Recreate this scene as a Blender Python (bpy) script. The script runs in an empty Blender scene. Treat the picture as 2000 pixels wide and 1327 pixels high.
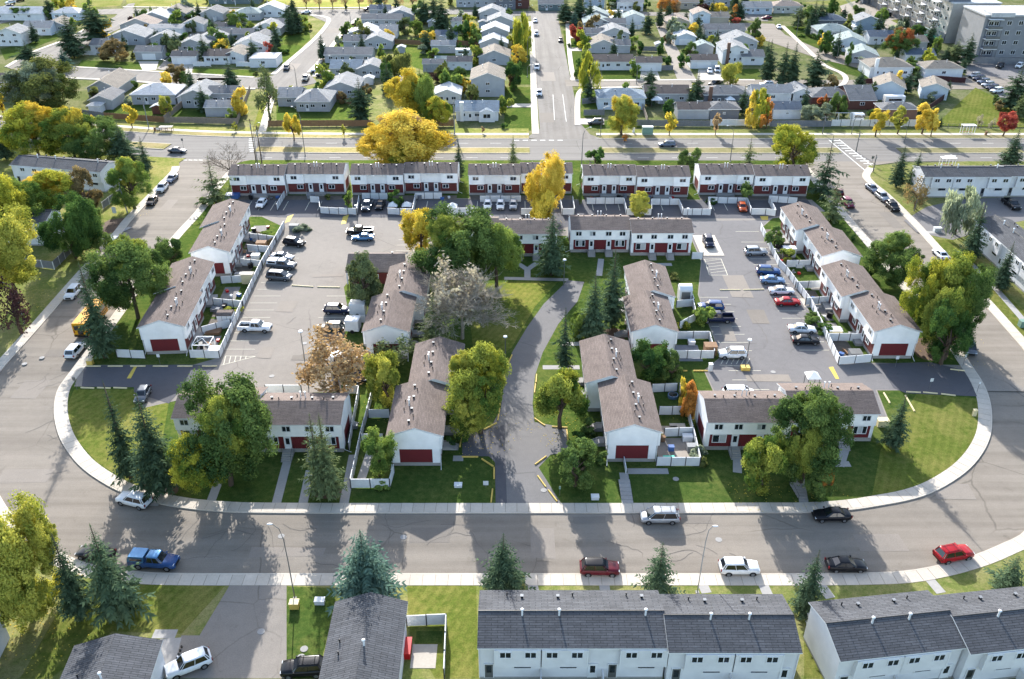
import bpy, math, random
import numpy as np
from mathutils import Vector
R = math.radians
rnd = random.Random(7)
scene = bpy.context.scene
COL = scene.collection

# ---------------------------------------------------------------- camera, sky, sun, exposure
H_CAM, F_PX, V_HOR = 77.0, 1700.0, -360.0          # drone height (m), focal length and horizon row of the 2000 px wide photograph
PITCH = math.atan((663.5 - V_HOR) / F_PX)
cd = bpy.data.cameras.new('camera'); cam = bpy.data.objects.new('camera', cd); COL.objects.link(cam)
cam.location = (0, 0, H_CAM); cam.rotation_euler = (math.pi / 2 - PITCH, 0, 0)
cd.sensor_width = 36; cd.lens = 36 * F_PX / 2000; cd.clip_start = 1; cd.clip_end = 6000
scene.camera = cam
SUN_EL, SUN_AZ = 24.5, -10.0                       # sun beyond the frame, a little to the left
w = bpy.data.worlds.new('World'); scene.world = w; w.use_nodes = True
nt = w.node_tree; nt.nodes.clear()
sky = nt.nodes.new('ShaderNodeTexSky'); sky.sky_type = 'NISHITA'; sky.sun_disc = False
sky.sun_elevation = R(SUN_EL); sky.sun_rotation = R(SUN_AZ); sky.air_density = 1.0; sky.dust_density = 1.4; sky.ozone_density = 0.4
bg = nt.nodes.new('ShaderNodeBackground'); bg.inputs[1].default_value = 0.15
wo = nt.nodes.new('ShaderNodeOutputWorld')
nt.links.new(sky.outputs[0], bg.inputs[0]); nt.links.new(bg.outputs[0], wo.inputs[0])
sl = bpy.data.lights.new('sun', 'SUN'); sl.energy = 3.9; sl.angle = R(0.5); sl.color = (1, 0.985, 0.955)
so = bpy.data.objects.new('sun', sl); COL.objects.link(so)
so.rotation_euler = Vector((-math.sin(R(SUN_AZ)) * math.cos(R(SUN_EL)), -math.cos(R(SUN_AZ)) * math.cos(R(SUN_EL)), -math.sin(R(SUN_EL)))).to_track_quat('-Z', 'Y').to_euler()
scene.view_settings.view_transform = 'Standard'; scene.view_settings.look = 'None'
scene.view_settings.exposure = 1.58; scene.view_settings.gamma = 1; scene.view_settings.use_curve_mapping = False
scene.render.engine = 'CYCLES'
scene.cycles.max_bounces = 5; scene.cycles.diffuse_bounces = 3; scene.cycles.transmission_bounces = 3; scene.cycles.transparent_max_bounces = 4
scene.cycles.use_denoising = True; scene.cycles.caustics_reflective = False; scene.cycles.caustics_refractive = False

# ---------------------------------------------------------------- surveying: where a spot of the aerial photograph lies on the ground
CP, SP = math.cos(PITCH), math.sin(PITCH)
def at(px, py, z=0.0):
    a, b = px - 1000.0, 663.5 - py
    t = (H_CAM - z) / (F_PX * SP - b * CP)
    return (a * t, (F_PX * CP + b * SP) * t)
def row_of(x, y, z):
    h = H_CAM - z; d = y * CP + h * SP
    return 663.5 + F_PX * (-y * SP + h * CP) / d
def height_of(px, pyb, pyt):
    x, y = at(px, pyb); lo, hi = 0.3, 60
    for _ in range(40):
        m = (lo + hi) / 2
        lo, hi = (m, hi) if row_of(x, y, m) > pyt else (lo, m)
    return lo
def ppm(y, z=0.0): return F_PX / (y * CP + (H_CAM - z) * SP)      # photo px per metre there
def PL(pts, z=0.0): return [at(a, b, z) for a, b in pts]
def smooth(pts, n=6, closed=False):
    out = []; N = len(pts)
    for i in range(N if closed else N - 1):
        g = lambda k: pts[k % N] if closed else pts[max(0, min(N - 1, k))]
        p0, p1, p2, p3 = g(i - 1), g(i), g(i + 1), g(i + 2)
        for k in range(n):
            t = k / n
            out.append(tuple(.5 * (2 * p1[j] + (p2[j] - p0[j]) * t + (2 * p0[j] - 5 * p1[j] + 4 * p2[j] - p3[j]) * t * t + (3 * p1[j] - p0[j] - 3 * p2[j] + p3[j]) * t ** 3) for j in (0, 1)))
    if not closed: out.append(tuple(pts[-1]))
    return out
def resample(pts, step):
    out = [pts[0]]; acc = 0
    for a, b in zip(pts, pts[1:]):
        L = math.dist(a, b); s = step - acc
        while s <= L:
            out.append((a[0] + (b[0] - a[0]) * s / L, a[1] + (b[1] - a[1]) * s / L)); s += step
        acc = (acc + L) % step
    return out
def offset(pts, d):                                                # to the left of the direction of travel
    out = []
    for i, p in enumerate(pts):
        a = pts[max(0, i - 1)]; b = pts[min(len(pts) - 1, i + 1)]
        L = math.dist(a, b) or 1
        out.append((p[0] - (b[1] - a[1]) / L * d, p[1] + (b[0] - a[0]) / L * d))
    return out

# ---------------------------------------------------------------- mesh buffer
class MB:
    def __init__(s): s.v = []; s.f = []; s.m = []
    def poly(s, pts, mi=0):
        n = len(s.v); s.v += [tuple(p) for p in pts]; s.f.append(tuple(range(n, n + len(pts)))); s.m.append(mi); return s
    def box(s, x0, y0, z0, x1, y1, z1, mi=0):
        n = len(s.v)
        s.v += [(x0, y0, z0), (x1, y0, z0), (x1, y1, z0), (x0, y1, z0), (x0, y0, z1), (x1, y0, z1), (x1, y1, z1), (x0, y1, z1)]
        for q in ((3, 2, 1, 0), (4, 5, 6, 7), (0, 1, 5, 4), (1, 2, 6, 5), (2, 3, 7, 6), (3, 0, 4, 7)):
            s.f.append(tuple(n + k for k in q)); s.m.append(mi)
        return s
    def prism(s, pts, z0, z1, mi=0, ms=None, bottom=False):
        A = sum(a[0] * b[1] - b[0] * a[1] for a, b in zip(pts, pts[1:] + pts[:1]))
        if A < 0: pts = pts[::-1]
        n = len(s.v); N = len(pts)
        s.v += [(p[0], p[1], z0) for p in pts] + [(p[0], p[1], z1) for p in pts]
        s.f.append(tuple(range(n + N, n + 2 * N))); s.m.append(mi)
        if bottom: s.f.append(tuple(range(n + N - 1, n - 1, -1))); s.m.append(mi)
        for k in range(N):
            j = (k + 1) % N
            s.f.append((n + k, n + j, n + N + j, n + N + k)); s.m.append(mi if ms is None else ms)
        return s
    def sheet(s, pts, z, mi=0):
        A = sum(a[0] * b[1] - b[0] * a[1] for a, b in zip(pts, pts[1:] + pts[:1]))
        if A < 0: pts = pts[::-1]
        return s.poly([(p[0], p[1], z) for p in pts], mi)
    def profile(s, pts, x0, x1, mi=0, me=None):                    # (y,z) outline, anticlockwise seen from +x, extruded along x
        n = len(s.v); N = len(pts)
        s.v += [(x0, p[0], p[1]) for p in pts] + [(x1, p[0], p[1]) for p in pts]
        me = mi if me is None else me
        s.f.append(tuple(range(n + N - 1, n - 1, -1))); s.m.append(me)
        s.f.append(tuple(range(n + N, n + 2 * N))); s.m.append(me)
        for k in range(N):
            j = (k + 1) % N
            s.f.append((n + k, n + j, n + N + j, n + N + k)); s.m.append(mi)
        return s
    def tube(s, pts, rads, n=6, mi=0, cap=True):
        if not hasattr(rads, '__len__'): rads = [rads] * len(pts)
        b = len(s.v); P = [Vector(p) for p in pts]
        for i, p in enumerate(P):
            d = (P[min(i + 1, len(P) - 1)] - P[max(i - 1, 0)]).normalized()
            u = d.orthogonal().normalized() if abs(d.z) > .95 else d.cross(Vector((0, 0, 1))).normalized()
            if abs(d.z) > .95: u = (Vector((1, 0, 0)) - d * d.x).normalized()
            v = d.cross(u)
            for k in range(n):
                a = 2 * math.pi * k / n
                s.v.append(tuple(p + (u * math.cos(a) + v * math.sin(a)) * rads[i]))
        for i in range(len(P) - 1):
            for k in range(n):
                j = (k + 1) % n
                s.f.append((b + i * n + k, b + i * n + j, b + (i + 1) * n + j, b + (i + 1) * n + k)); s.m.append(mi)
        if cap:
            s.f.append(tuple(b + (len(P) - 1) * n + k for k in range(n))); s.m.append(mi)
            s.f.append(tuple(b + k for k in range(n - 1, -1, -1))); s.m.append(mi)
        return s
    def ell(s, c, r, nu=8, nv=5, mi=0):
        b = len(s.v)
        for i in range(nv + 1):
            t = math.pi * i / nv
            for k in range(nu):
                a = 2 * math.pi * k / nu
                s.v.append((c[0] + r[0] * math.sin(t) * math.cos(a), c[1] + r[1] * math.sin(t) * math.sin(a), c[2] - r[2] * math.cos(t)))
        for i in range(nv):
            for k in range(nu):
                j = (k + 1) % nu
                s.f.append((b + i * nu + k, b + i * nu + j, b + (i + 1) * nu + j, b + (i + 1) * nu + k)); s.m.append(mi)
        return s
    def mesh(s, name, mats, smooth=False):
        me = bpy.data.meshes.new(name); me.from_pydata(s.v, [], s.f)
        for m in (mats if isinstance(mats, (list, tuple)) else [mats]): me.materials.append(m)
        me.polygons.foreach_set('material_index', s.m)
        if smooth: me.polygons.foreach_set('use_smooth', [True] * len(s.f))
        return me
    def build(s, name, mats, parent=None, loc=(0, 0, 0), rz=0, smooth=False):
        return put(s.mesh(name, mats, smooth), name, parent, loc, rz)
def put(me, name, parent=None, loc=(0, 0, 0), rz=0, scale=None, mat=None):
    o = bpy.data.objects.new(name, me); COL.objects.link(o)
    o.location = loc
    if rz: o.rotation_euler = (0, 0, rz)
    if scale: o.scale = scale
    if parent: o.parent = parent
    if mat:
        for i, m in enumerate(mat if isinstance(mat, (list, tuple)) else [mat]):
            if m: o.material_slots[i].link = 'OBJECT'; o.material_slots[i].material = m
    return o
def tag(o, label, cat, group=None, kind=None):
    o['label'] = label; o['category'] = cat
    if group: o['group'] = group
    if kind: o['kind'] = kind
    return o
def thing(name, label, cat, loc=(0, 0, 0), rz=0, group=None):
    o = bpy.data.objects.new(name, None); COL.objects.link(o); o.empty_display_size = .5
    o.location = loc; o.rotation_euler = (0, 0, rz)
    return tag(o, label, cat, group)
def struct(mb, name, mats):
    o = mb.build(name, mats); o['kind'] = 'structure'; return o

# ---------------------------------------------------------------- materials
def lin(c): return tuple(((v / 255) / 12.92 if v <= 10 else ((v / 255 + .055) / 1.055) ** 2.4) for v in c)
_M = {}
class NB:                                                          # tiny node-building helper
    def __init__(s, name):
        s.m = bpy.data.materials.new(name); s.m.use_nodes = True; s.t = s.m.node_tree; s.t.nodes.clear()
        s.out = s.t.nodes.new('ShaderNodeOutputMaterial')
    def n(s, typ, **kw):
        o = s.t.nodes.new('ShaderNode' + typ)
        for k, v in kw.items(): setattr(o, k, v)
        return o
    def l(s, a, b): s.t.links.new(a, b)
    def pos(s, kind='pos', scale=(1, 1, 1), rot=0):
        src = s.n('NewGeometry').outputs['Position'] if kind == 'pos' else s.n('TexCoord').outputs['Object']
        mp = s.n('Mapping'); mp.inputs['Scale'].default_value = scale; mp.inputs['Rotation'].default_value = (0, 0, rot)
        s.l(src, mp.inputs[0]); return mp.outputs[0]
    def noise(s, vec, scale, detail=3, rough=.55, dist=0):
        o = s.n('TexNoise'); o.inputs['Scale'].default_value = scale; o.inputs['Detail'].default_value = detail
        o.inputs['Roughness'].default_value = rough; o.inputs['Distortion'].default_value = dist
        s.l(vec, o.inputs['Vector']); return o.outputs['Fac']
    def ramp(s, fac, stops):
        o = s.n('ValToRGB'); cr = o.color_ramp
        while len(cr.elements) < len(stops): cr.elements.new(.5)
        for e, (p, c) in zip(cr.elements, stops): e.position = p; e.color = (*c, 1) if len(c) == 3 else c
        s.l(fac, o.inputs[0]); return o.outputs[0]
    def mix(s, fac, a, b, typ='MIX'):
        o = s.n('MixRGB', blend_type=typ)
        for i, v in enumerate((fac, a, b)):
            if isinstance(v, (int, float)): o.inputs[i].default_value = v if i == 0 else (v, v, v, 1)
            elif isinstance(v, tuple): o.inputs[i].default_value = (*v, 1)
            else: s.l(v, o.inputs[i])
        return o.outputs[0]
    def math(s, op, a, b=0.0):
        o = s.n('Math', operation=op)
        for i, v in enumerate((a, b)):
            if isinstance(v, (int, float)): o.inputs[i].default_value = v
            else: s.l(v, o.inputs[i])
        return o.outputs[0]
    def surf(s, col, rough=.8, spec=.3, metal=0, bump=None, bd=.02, coat=0, alpha=None):
        p = s.n('BsdfPrincipled')
        if isinstance(col, tuple): p.inputs['Base Color'].default_value = (*col, 1)
        else: s.l(col, p.inputs['Base Color'])
        if isinstance(rough, (int, float)): p.inputs['Roughness'].default_value = rough
        else: s.l(rough, p.inputs['Roughness'])
        p.inputs['Specular IOR Level'].default_value = spec; p.inputs['Metallic'].default_value = metal; p.inputs['Coat Weight'].default_value = coat
        if bump is not None:
            b = s.n('Bump'); b.inputs['Distance'].default_value = bd; b.inputs['Strength'].default_value = 1
            s.l(bump, b.inputs['Height']); s.l(b.outputs[0], p.inputs['Normal'])
        s.l(p.outputs[0], s.out.inputs[0]); return p
def sc(c, k): return tuple(min(1, v * k) for v in c)
def plain(name, col, rough=.7, spec=.3, metal=0, var=.18, s1=.7, s2=9, coords='pos'):
    if name in _M: return _M[name]
    b = NB(name); v = b.pos(coords); c = lin(col)
    f = b.math('ADD', b.math('MULTIPLY', b.noise(v, s1, 4), .65), b.math('MULTIPLY', b.noise(v, s2, 2), .35))
    b.surf(b.ramp(f, [(.3, sc(c, 1 - var)), (.7, sc(c, 1 + var))]), rough, spec, metal)
    _M[name] = b.m; return b.m
def asphalt(name, col, var=.16, crack=.5, streak=(0, 0), grain=.1):
    b = NB(name); v = b.pos(); c = lin(col)
    f = b.math('ADD', b.math('MULTIPLY', b.noise(v, .07, 5, .6), .6), b.math('MULTIPLY', b.noise(v, .9, 5, .65), .4))
    base = b.ramp(f, [(.3, sc(c, 1 - var)), (.5, c), (.7, sc(c, 1 + var * .8))])
    if streak != (0, 0):                                            # wheel tracks and seams along the road
        st = b.noise(b.pos('pos', (*streak, 1)), 1, 4, .6)
        base = b.mix(.55, base, b.ramp(st, [(.32, (.66, .65, .64)), (.62, (1.12, 1.12, 1.12))]), 'MULTIPLY')
    fine = b.noise(v, 7, 3)
    base = b.mix(1, base, b.ramp(fine, [(.3, (1 - grain,) * 3), (.7, (1 + grain,) * 3)]), 'MULTIPLY')
    if crack:
        wv = b.n('TexVoronoi', feature='DISTANCE_TO_EDGE'); wv.inputs['Scale'].default_value = .085
        dv = b.n('MixRGB', blend_type='ADD'); dv.inputs[0].default_value = 9
        nz = b.n('TexNoise'); nz.inputs['Scale'].default_value = .22; nz.inputs['Detail'].default_value = 5
        b.l(v, nz.inputs['Vector']); b.l(v, dv.inputs[1]); b.l(nz.outputs['Color'], dv.inputs[2]); b.l(dv.outputs[0], wv.inputs['Vector'])
        line = b.ramp(wv.outputs[0], [(.0, (1 - crack,) * 3), (.006, (1 - crack * .6,) * 3), (.008, (1, 1, 1))])
        gate = b.ramp(b.noise(v, .05, 2), [(.5, (0, 0, 0)), (.62, (1, 1, 1))])
        base = b.mix(gate, base, b.mix(1, base, line, 'MULTIPLY'))
        stain = b.ramp(b.noise(v, .33, 4, .7, 1.2), [(.62, (1, 1, 1)), (.74, (.78, .77, .76))])
        base = b.mix(.8, base, stain, 'MULTIPLY')
    b.surf(base, .92, .12, bump=fine, bd=.01); _M[name] = b.m; return b.m
def grass(name, a, bcol, dry, pdry=.5, mow=0):
    b = NB(name); v = b.pos()
    n1 = b.noise(v, .12, 5, .65); n2 = b.noise(v, 1.1, 5, .7); n3 = b.noise(v, 6, 3, .7)
    c = b.mix(b.ramp(n2, [(.35, (0,) * 3), (.65, (1,) * 3)]), lin(a), lin(bcol))
    d = b.math('ADD', b.math('MULTIPLY', n1, .65), b.math('MULTIPLY', n2, .35))
    c = b.mix(b.ramp(d, [(pdry - .1, (0,) * 3), (pdry + .12, (1,) * 3)]), c, lin(dry))
    if mow:
        wv = b.n('TexWave'); wv.inputs['Scale'].default_value = .28; wv.inputs['Distortion'].default_value = 1.2; wv.inputs['Detail'].default_value = 1
        b.l(b.pos('pos', (1, 1, 1), R(28)), wv.inputs['Vector'])
        c = b.mix(mow, c, b.ramp(wv.outputs[0], [(.3, (.72, .75, .7)), (.7, (1.15, 1.12, 1.1))]), 'MULTIPLY')
    c = b.mix(1, c, b.ramp(n3, [(.25, (.66,) * 3), (.75, (1.3,) * 3)]), 'MULTIPLY')
    d_ = b.n('BsdfDiffuse'); g_ = b.n('BsdfGlossy'); g_.inputs['Roughness'].default_value = .62; m_ = b.n('MixShader'); m_.inputs[0].default_value = .08   # blades pass sunlight on towards the viewer opposite the sun
    b.l(b.mix(1, c, (.97, 1, .97), 'MULTIPLY'), d_.inputs[0]); b.l(b.mix(1, c, (1.9, 1.75, 1.2), 'MULTIPLY'), g_.inputs[0])
    b.l(d_.outputs[0], m_.inputs[1]); b.l(g_.outputs[0], m_.inputs[2]); b.l(m_.outputs[0], b.out.inputs[0]); _M[name] = b.m; return b.m
def concrete(name, col, rv=.08):
    b = NB(name); v = b.pos(); c = lin(col)
    f = b.math('ADD', b.math('MULTIPLY', b.noise(v, .25, 5, .6), .6), b.math('MULTIPLY', b.noise(v, 4, 4), .4))
    base = b.ramp(f, [(.3, sc(c, .84)), (.7, sc(c, 1.1))])
    oi = b.n('ObjectInfo').outputs['Random']
    base = b.mix(1, base, b.ramp(oi, [(0, (1 - rv,) * 3), (1, (1 + rv,) * 3)]), 'MULTIPLY')
    b.surf(base, .85, .2); _M[name] = b.m; return b.m
def shingle(name, col, var=.2, course=.22, line=.25):               # asphalt shingles: courses across the slope, tab-to-tab tint
    b = NB(name); v = b.n('TexCoord').outputs['Object']; c = lin(col)
    br = b.n('TexBrick'); br.offset = .5; br.inputs['Scale'].default_value = 1
    br.inputs['Brick Width'].default_value = course * 5; br.inputs['Row Height'].default_value = course; br.inputs['Mortar Size'].default_value = .028
    br.inputs['Color1'].default_value = (*sc(c, 1 - var), 1); br.inputs['Color2'].default_value = (*sc(c, 1 + var), 1); br.inputs['Mortar'].default_value = (*sc(c, 1 - line * 2), 1)
    b.l(v, br.inputs['Vector'])
    n = b.noise(v, .5, 5, .65); n2 = b.noise(v, 5, 3, .7)
    base = b.mix(.8, br.outputs[0], b.ramp(n, [(.3, (.8,) * 3), (.7, (1.18,) * 3)]), 'MULTIPLY')
    base = b.mix(.7, base, b.ramp(n2, [(.3, (.75,) * 3), (.7, (1.22,) * 3)]), 'MULTIPLY')
    b.surf(base, .9, .12, bump=br.outputs['Fac'], bd=-.02); _M[name] = b.m; return b.m
def siding(name, col, step=.2, dark=.82, vert=False):
    b = NB(name); v = b.n('TexCoord').outputs['Object']; c = lin(col)
    wv = b.n('TexWave', wave_type='BANDS', bands_direction='X' if vert else 'Z', wave_profile='SAW'); wv.inputs['Scale'].default_value = .314 / step
    b.l(v, wv.inputs['Vector'])
    ln = b.ramp(wv.outputs[0], [(0, (dark,) * 3), (.14, (1, 1, 1)), (1, (1.02,) * 3)])
    n = b.noise(b.pos(), .6, 4)
    base = b.mix(1, b.ramp(n, [(.3, sc(c, .92)), (.7, sc(c, 1.06))]), ln, 'MULTIPLY')
    b.surf(base, .65, .3, bump=wv.outputs[0], bd=.012); _M[name] = b.m; return b.m
def leafmat(name, a, c, trans=.42):                                 # per-leaf tint attribute mixes the two autumn colours
    b = NB(name)
    at_ = b.n('Attribute'); at_.attribute_name = 'tint'
    oi = b.n('ObjectInfo').outputs['Random']
    f = b.math('ADD', at_.outputs['Fac'], b.math('MULTIPLY', b.math('SUBTRACT', oi, .5), .25))
    col = b.ramp(f, [(.1, lin(a)), (.9, lin(c))])
    d = b.n('BsdfDiffuse'); t = b.n('BsdfTranslucent'); m = b.n('MixShader'); m.inputs[0].default_value = trans
    b.l(col, d.inputs[0]); b.l(b.mix(1, col, (1.0, 1.0, .78), 'MULTIPLY'), t.inputs[0])
    b.l(d.outputs[0], m.inputs[1]); b.l(t.outputs[0], m.inputs[2]); b.l(m.outputs[0], b.out.inputs[0])
    _M[name] = b.m; return b.m
def glassm(name, col=(30, 36, 44), rough=.08):
    b = NB(name); v = b.pos(); c = lin(col)
    b.surf(b.ramp(b.noise(v, .9, 2), [(.35, sc(c, .6)), (.7, sc(c, 1.8))]), rough, .8); _M[name] = b.m; return b.m
def paint(name, col, metal=.0):
    if name in _M: return _M[name]
    b = NB(name); v = b.pos('obj'); c = lin(col)
    b.surf(b.ramp(b.noise(v, 1.5, 3), [(.3, sc(c, .9)), (.7, sc(c, 1.08))]), .3, .22, metal, coat=.1); _M[name] = b.m; return b.m

M = dict(
    ground=grass('dry_ground', (78, 88, 54), (96, 100, 68), (122, 116, 96), .55),
    road=asphalt('crescent_asphalt', (127, 119, 109), .14, .34, (.02, .55)),
    avenue=asphalt('avenue_asphalt', (118, 114, 109), .12, .34, (.015, .9)),
    street=asphalt('old_concrete_street', (118, 113, 107), .2, .5, (.6, .02)),
    alley=asphalt('alley_concrete', (138, 130, 120), .12, .3),
    lot_left=asphalt('faded_lot_asphalt', (130, 123, 115), .15, .34),
    lot_right=asphalt('grey_lot_asphalt', (110, 107, 106), .15, .34),
    new_asphalt=asphalt('new_dark_asphalt', (84, 83, 86), .14, .2),
    path=asphalt('path_asphalt', (112, 109, 107), .14, .3),
    slab=concrete('sidewalk_concrete', (186, 176, 162)), joint=plain('sidewalk_joint', (138, 128, 117)),
    conc=concrete('grey_concrete', (150, 147, 143), .04), drive=concrete('driveway_concrete', (172, 164, 152), .1),
    lawn=grass('watered_lawn', (54, 72, 34), (70, 84, 42), (92, 96, 54), .58, 0),
    lawn_mown_suntoned=grass('suntoned_mown_lawn', (78, 90, 40), (94, 100, 50), (114, 110, 64), .55, .3),  # mowing stripes, plus tones brightened to paint in the sun on open lawns
    lawn_dry=grass('tired_lawn', (92, 102, 54), (108, 112, 66), (134, 126, 90), .54, 0),
    boulevard=grass('boulevard_grass', (104, 104, 70), (118, 114, 84), (134, 124, 100), .5),
    soil=plain('bark_soil', (92, 74, 60), .95), white_line=plain('white_road_paint', (205, 203, 196), .8, var=.1),
    cream_line=plain('worn_stall_paint', (190, 184, 166), .8, var=.15, s1=1.5), yellow_line=plain('yellow_road_paint', (190, 165, 75), .8),
    brown_roof=shingle('brown_shingles', (114, 102, 96), .13, .2, .12), brown_roof2=shingle('weathered_brown_shingles', (112, 102, 97), .18, .2, .14),
    grey_roof=shingle('charcoal_shingles', (84, 85, 88), .14, .26, .27),
    white_side=siding('white_siding', (242, 240, 238), .2, .88), grey_side=siding('pale_grey_siding', (212, 212, 214), .2, .87), cream_side=siding('plain_white_siding', (234, 233, 232), .2, .9),
    red=siding('red_panel', (100, 34, 38), .25, .9, True), brick=siding('red_brick', (98, 46, 44), .16, .7), brown_panel=siding('brown_red_siding', (84, 58, 60), .2, .75),
    trim=plain('white_trim', (215, 216, 217), .5, var=.05), fence_white=plain('white_fence_board', (206, 207, 207), .6, var=.1, s1=1.2),
    post=plain('dark_fence_post', (52, 50, 54), .7), black=plain('black_metal', (28, 28, 30), .4), rubber=plain('tyre_rubber', (26, 26, 27), .9),
    rim=plain('wheel_rim', (140, 142, 146), .35, .5, .7), glass=glassm('window_glass'), car_glass=glassm('car_glass', (18, 22, 28), .05),
    curtain=plain('pale_curtain', (170, 172, 172), .8), steel=plain('galvanised_steel', (128, 130, 132), .6, .3, .1), dark_steel=plain('weathered_steel', (105, 106, 106), .5, .4, .4),
    lamp_red=plain('tail_lamp', (120, 16, 18), .3), lamp_white=plain('head_lamp', (215, 218, 220), .15, .6),
    bark=plain('grey_brown_bark', (88, 74, 62), .95, s1=3), bark_pale=plain('pale_bark', (140, 132, 120), .95, s1=3), wood=plain('weathered_fence_wood', (136, 124, 112), .85, s1=1.5),
    wood_brown=plain('brown_fence_wood', (128, 98, 72), .85, s1=1.5), wood_grey=plain('grey_fence_wood', (112, 114, 118), .85, s1=1.5), maroon=plain('dark_red_fence', (62, 34, 36), .8),
    yellow=plain('yellow_kerb_paint', (198, 168, 84), .7, var=.15, s1=2), cream=plain('cream_kerb_paint', (205, 190, 150), .7, var=.12, s1=2),
    green_box=plain('green_cabinet', (112, 140, 126), .5), blue_tarp=plain('blue_tarp', (62, 96, 150), .5), red_thing=plain('bright_red_plastic', (170, 26, 30), .4), teal=plain('teal_tarp', (70, 190, 165), .5),
)

# ---------------------------------------------------------------- ground, roads, lots, lawns
struct(MB().sheet([(-1500, -200), (1500, -200), (1500, 2500), (-1500, 2500)], -.08), 'ground', M['ground'])
outer = [(350, 318), (350, 329), (341, 343), (264, 423), (236, 458), (159, 545), (77, 640), (0, 727), (-32, 775), (-45, 830), (-35, 890), (-8, 955), (35, 1020), (100, 1070), (180, 1105), (269, 1118), (350, 1121.5), (500, 1122), (800, 1122), (1100, 1122), (1400, 1122), (1560, 1122), (1688, 1120.6), (1769, 1116.6), (1836, 1104.5), (1903, 1085.7), (1960, 1062), (2000, 1040), (2045, 985), (2075, 910), (2085, 830), (2060, 760), (2000, 685), (1961, 640), (1900, 571), (1836, 501), (1782, 441), (1725.5, 384), (1697, 361), (1684, 345), (1690, 332), (1700, 322)]
inner = [(490, 313.8), (462, 321), (436, 346), (410, 377), (379, 417.6), (333, 468), (262, 560), (192, 655), (138, 727), (113, 763), (106, 804), (113, 845), (128, 876), (154, 909), (190, 937), (238, 963), (298.6, 982), (363, 994), (430, 1000), (500, 1002.5), (700, 1003.5), (1000, 1003.5), (1300, 1003.3), (1500, 1002.5), (1585, 1002), (1661, 997), (1715, 989), (1782, 976), (1833, 957), (1884, 924.5), (1915, 891), (1933, 855), (1937, 819), (1933, 783.5), (1920, 750), (1895, 712), (1859, 660.5), (1810, 602), (1757, 539), (1705, 476.6), (1654, 418), (1610, 368), (1588, 338), (1570, 320), (1545, 313.8)]
OUT = resample(smooth(PL(outer), 5), 1.5); INN = resample(smooth(PL(inner), 5), 1.5)
struct(MB().sheet(OUT + [(118, 223)] + [(-118, 223)], 0), 'road', M['road'])
nwalk = smooth([(-330, 345), (-200, 277), (-153, 258), (-122, 250), (-97, 244.8), (-76, 242.2), (-40, 240.9), (0, 240.8), (60, 240.8), (150, 240.8), (330, 240.8)], 5)
NK, MN, MS_, SK = (offset(nwalk, -d) for d in (4.8, 12.6, 17.0, 23.2))
struct(MB().sheet(NK + SK[::-1], .006), 'avenue', M['avenue'])
def clipx(path, x0, x1): return [p for p in resample(path, 1.0) if x0 <= p[0] <= x1]
def band(path, x0, x1, a, b):
    q = clipx(path, x0, x1); return offset(q, a) + offset(q, b)[::-1]
mb = MB()
for x0, x1 in ((-330, -91), (-69, 5), (23, 88), (103, 137)):
    mb.prism(band(nwalk, x0, x1, -12.7, -16.9), 0, .15)
struct(mb, 'median', M['boulevard'])
mb = MB(); mb.prism(band(nwalk, 137, 330, -13.6, -14.6), 0, .16)
for x0, x1 in ((-330, -91), (-69, 5), (23, 88), (103, 137)):
    mb.prism(band(nwalk, x0, x1, -12.45, -12.7), 0, .155); mb.prism(band(nwalk, x0, x1, -16.9, -17.15), 0, .155)
struct(mb, 'median_kerb', M['slab'])
mb = MB()
for x0, x1 in ((-330, 5), (24, 330)):
    mb.prism(band(nwalk, x0, x1, -1.7, -4.6), -.1, .12)
struct(mb, 'boulevard', M['boulevard'])
mb = MB()
for x0, x1 in ((-330, 5.5), (23, 330)):
    mb.prism(band(nwalk, x0, x1, .0, -1.7), -.1, .135); mb.prism(band(nwalk, x0, x1, -4.6, -4.85), -.1, .13)
struct(mb, 'sidewalk', M['slab'])
mb = MB()
mb.prism(band(nwalk, -330, 5, 0, 4.2), -.1, .12); mb.prism(band(nwalk, 24, 330, 0, 3.6), -.1, .12)
struct(mb, 'verge', M['lawn_dry'])

# far streets
def road(pts, name, m, z=0.0, px=True): return struct(MB().sheet(PL(pts) if px else pts, z), name, M[m])
road([(6.8, 236), (4, 237), (8, 245), (8.2, 300), (8.4, 418), (20.6, 418), (20, 304), (20, 250), (22, 240), (25, 236)], 'straight_street', 'street', .01, False)
road([(18, 299), (18, 291), (60, 291), (112, 289.5), (150, 287), (168, 290), (172, 297), (166, 303), (146, 307), (133, 318), (118, 345), (112, 370), (113, 392), (96, 394), (101, 360), (113, 330), (128, 308), (120, 299)], 'side_street', 'road', .014, False)
road([(1279, 44), (1323, 156), (1360, 156), (1292, 44)], 'alley', 'alley', .018)
road([(13, 132), (60, 105), (127, 79), (180, 55), (224, 33), (250, 8), (264, 6), (258, 20), (262, 45), (223, 61), (160, 95), (130, 118), (142, 131), (282, 140), (436, 149), (500, 152), (533, 148), (612, 79), (640, 45), (605, 30), (600, 19), (760, 17), (760, 27), (698, 36), (675, 57), (632, 112), (603, 142), (620, 162), (560, 176), (500, 173), (372, 169), (272, 159), (140, 152), (60, 147)], 'crooked_street', 'street', .012)
road([(0, 36), (60, 22), (250, 17), (600, 19), (600, 27), (250, 27), (60, 33), (0, 47)], 'far_road', 'street', .004)
road([(760, 15), (1000, 22), (1300, 24), (1300, 31), (1000, 31), (760, 25)], 'far_cross_street', 'street', .006)
road([(1300, 24), (1500, 29), (1500, 42), (1300, 33)], 'far_east_street', 'street', .008)
road([(306, 135), (345, 141), (440, 32), (470, 22), (420, 20), (395, 42)], 'back_alley', 'alley', .02)
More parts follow.
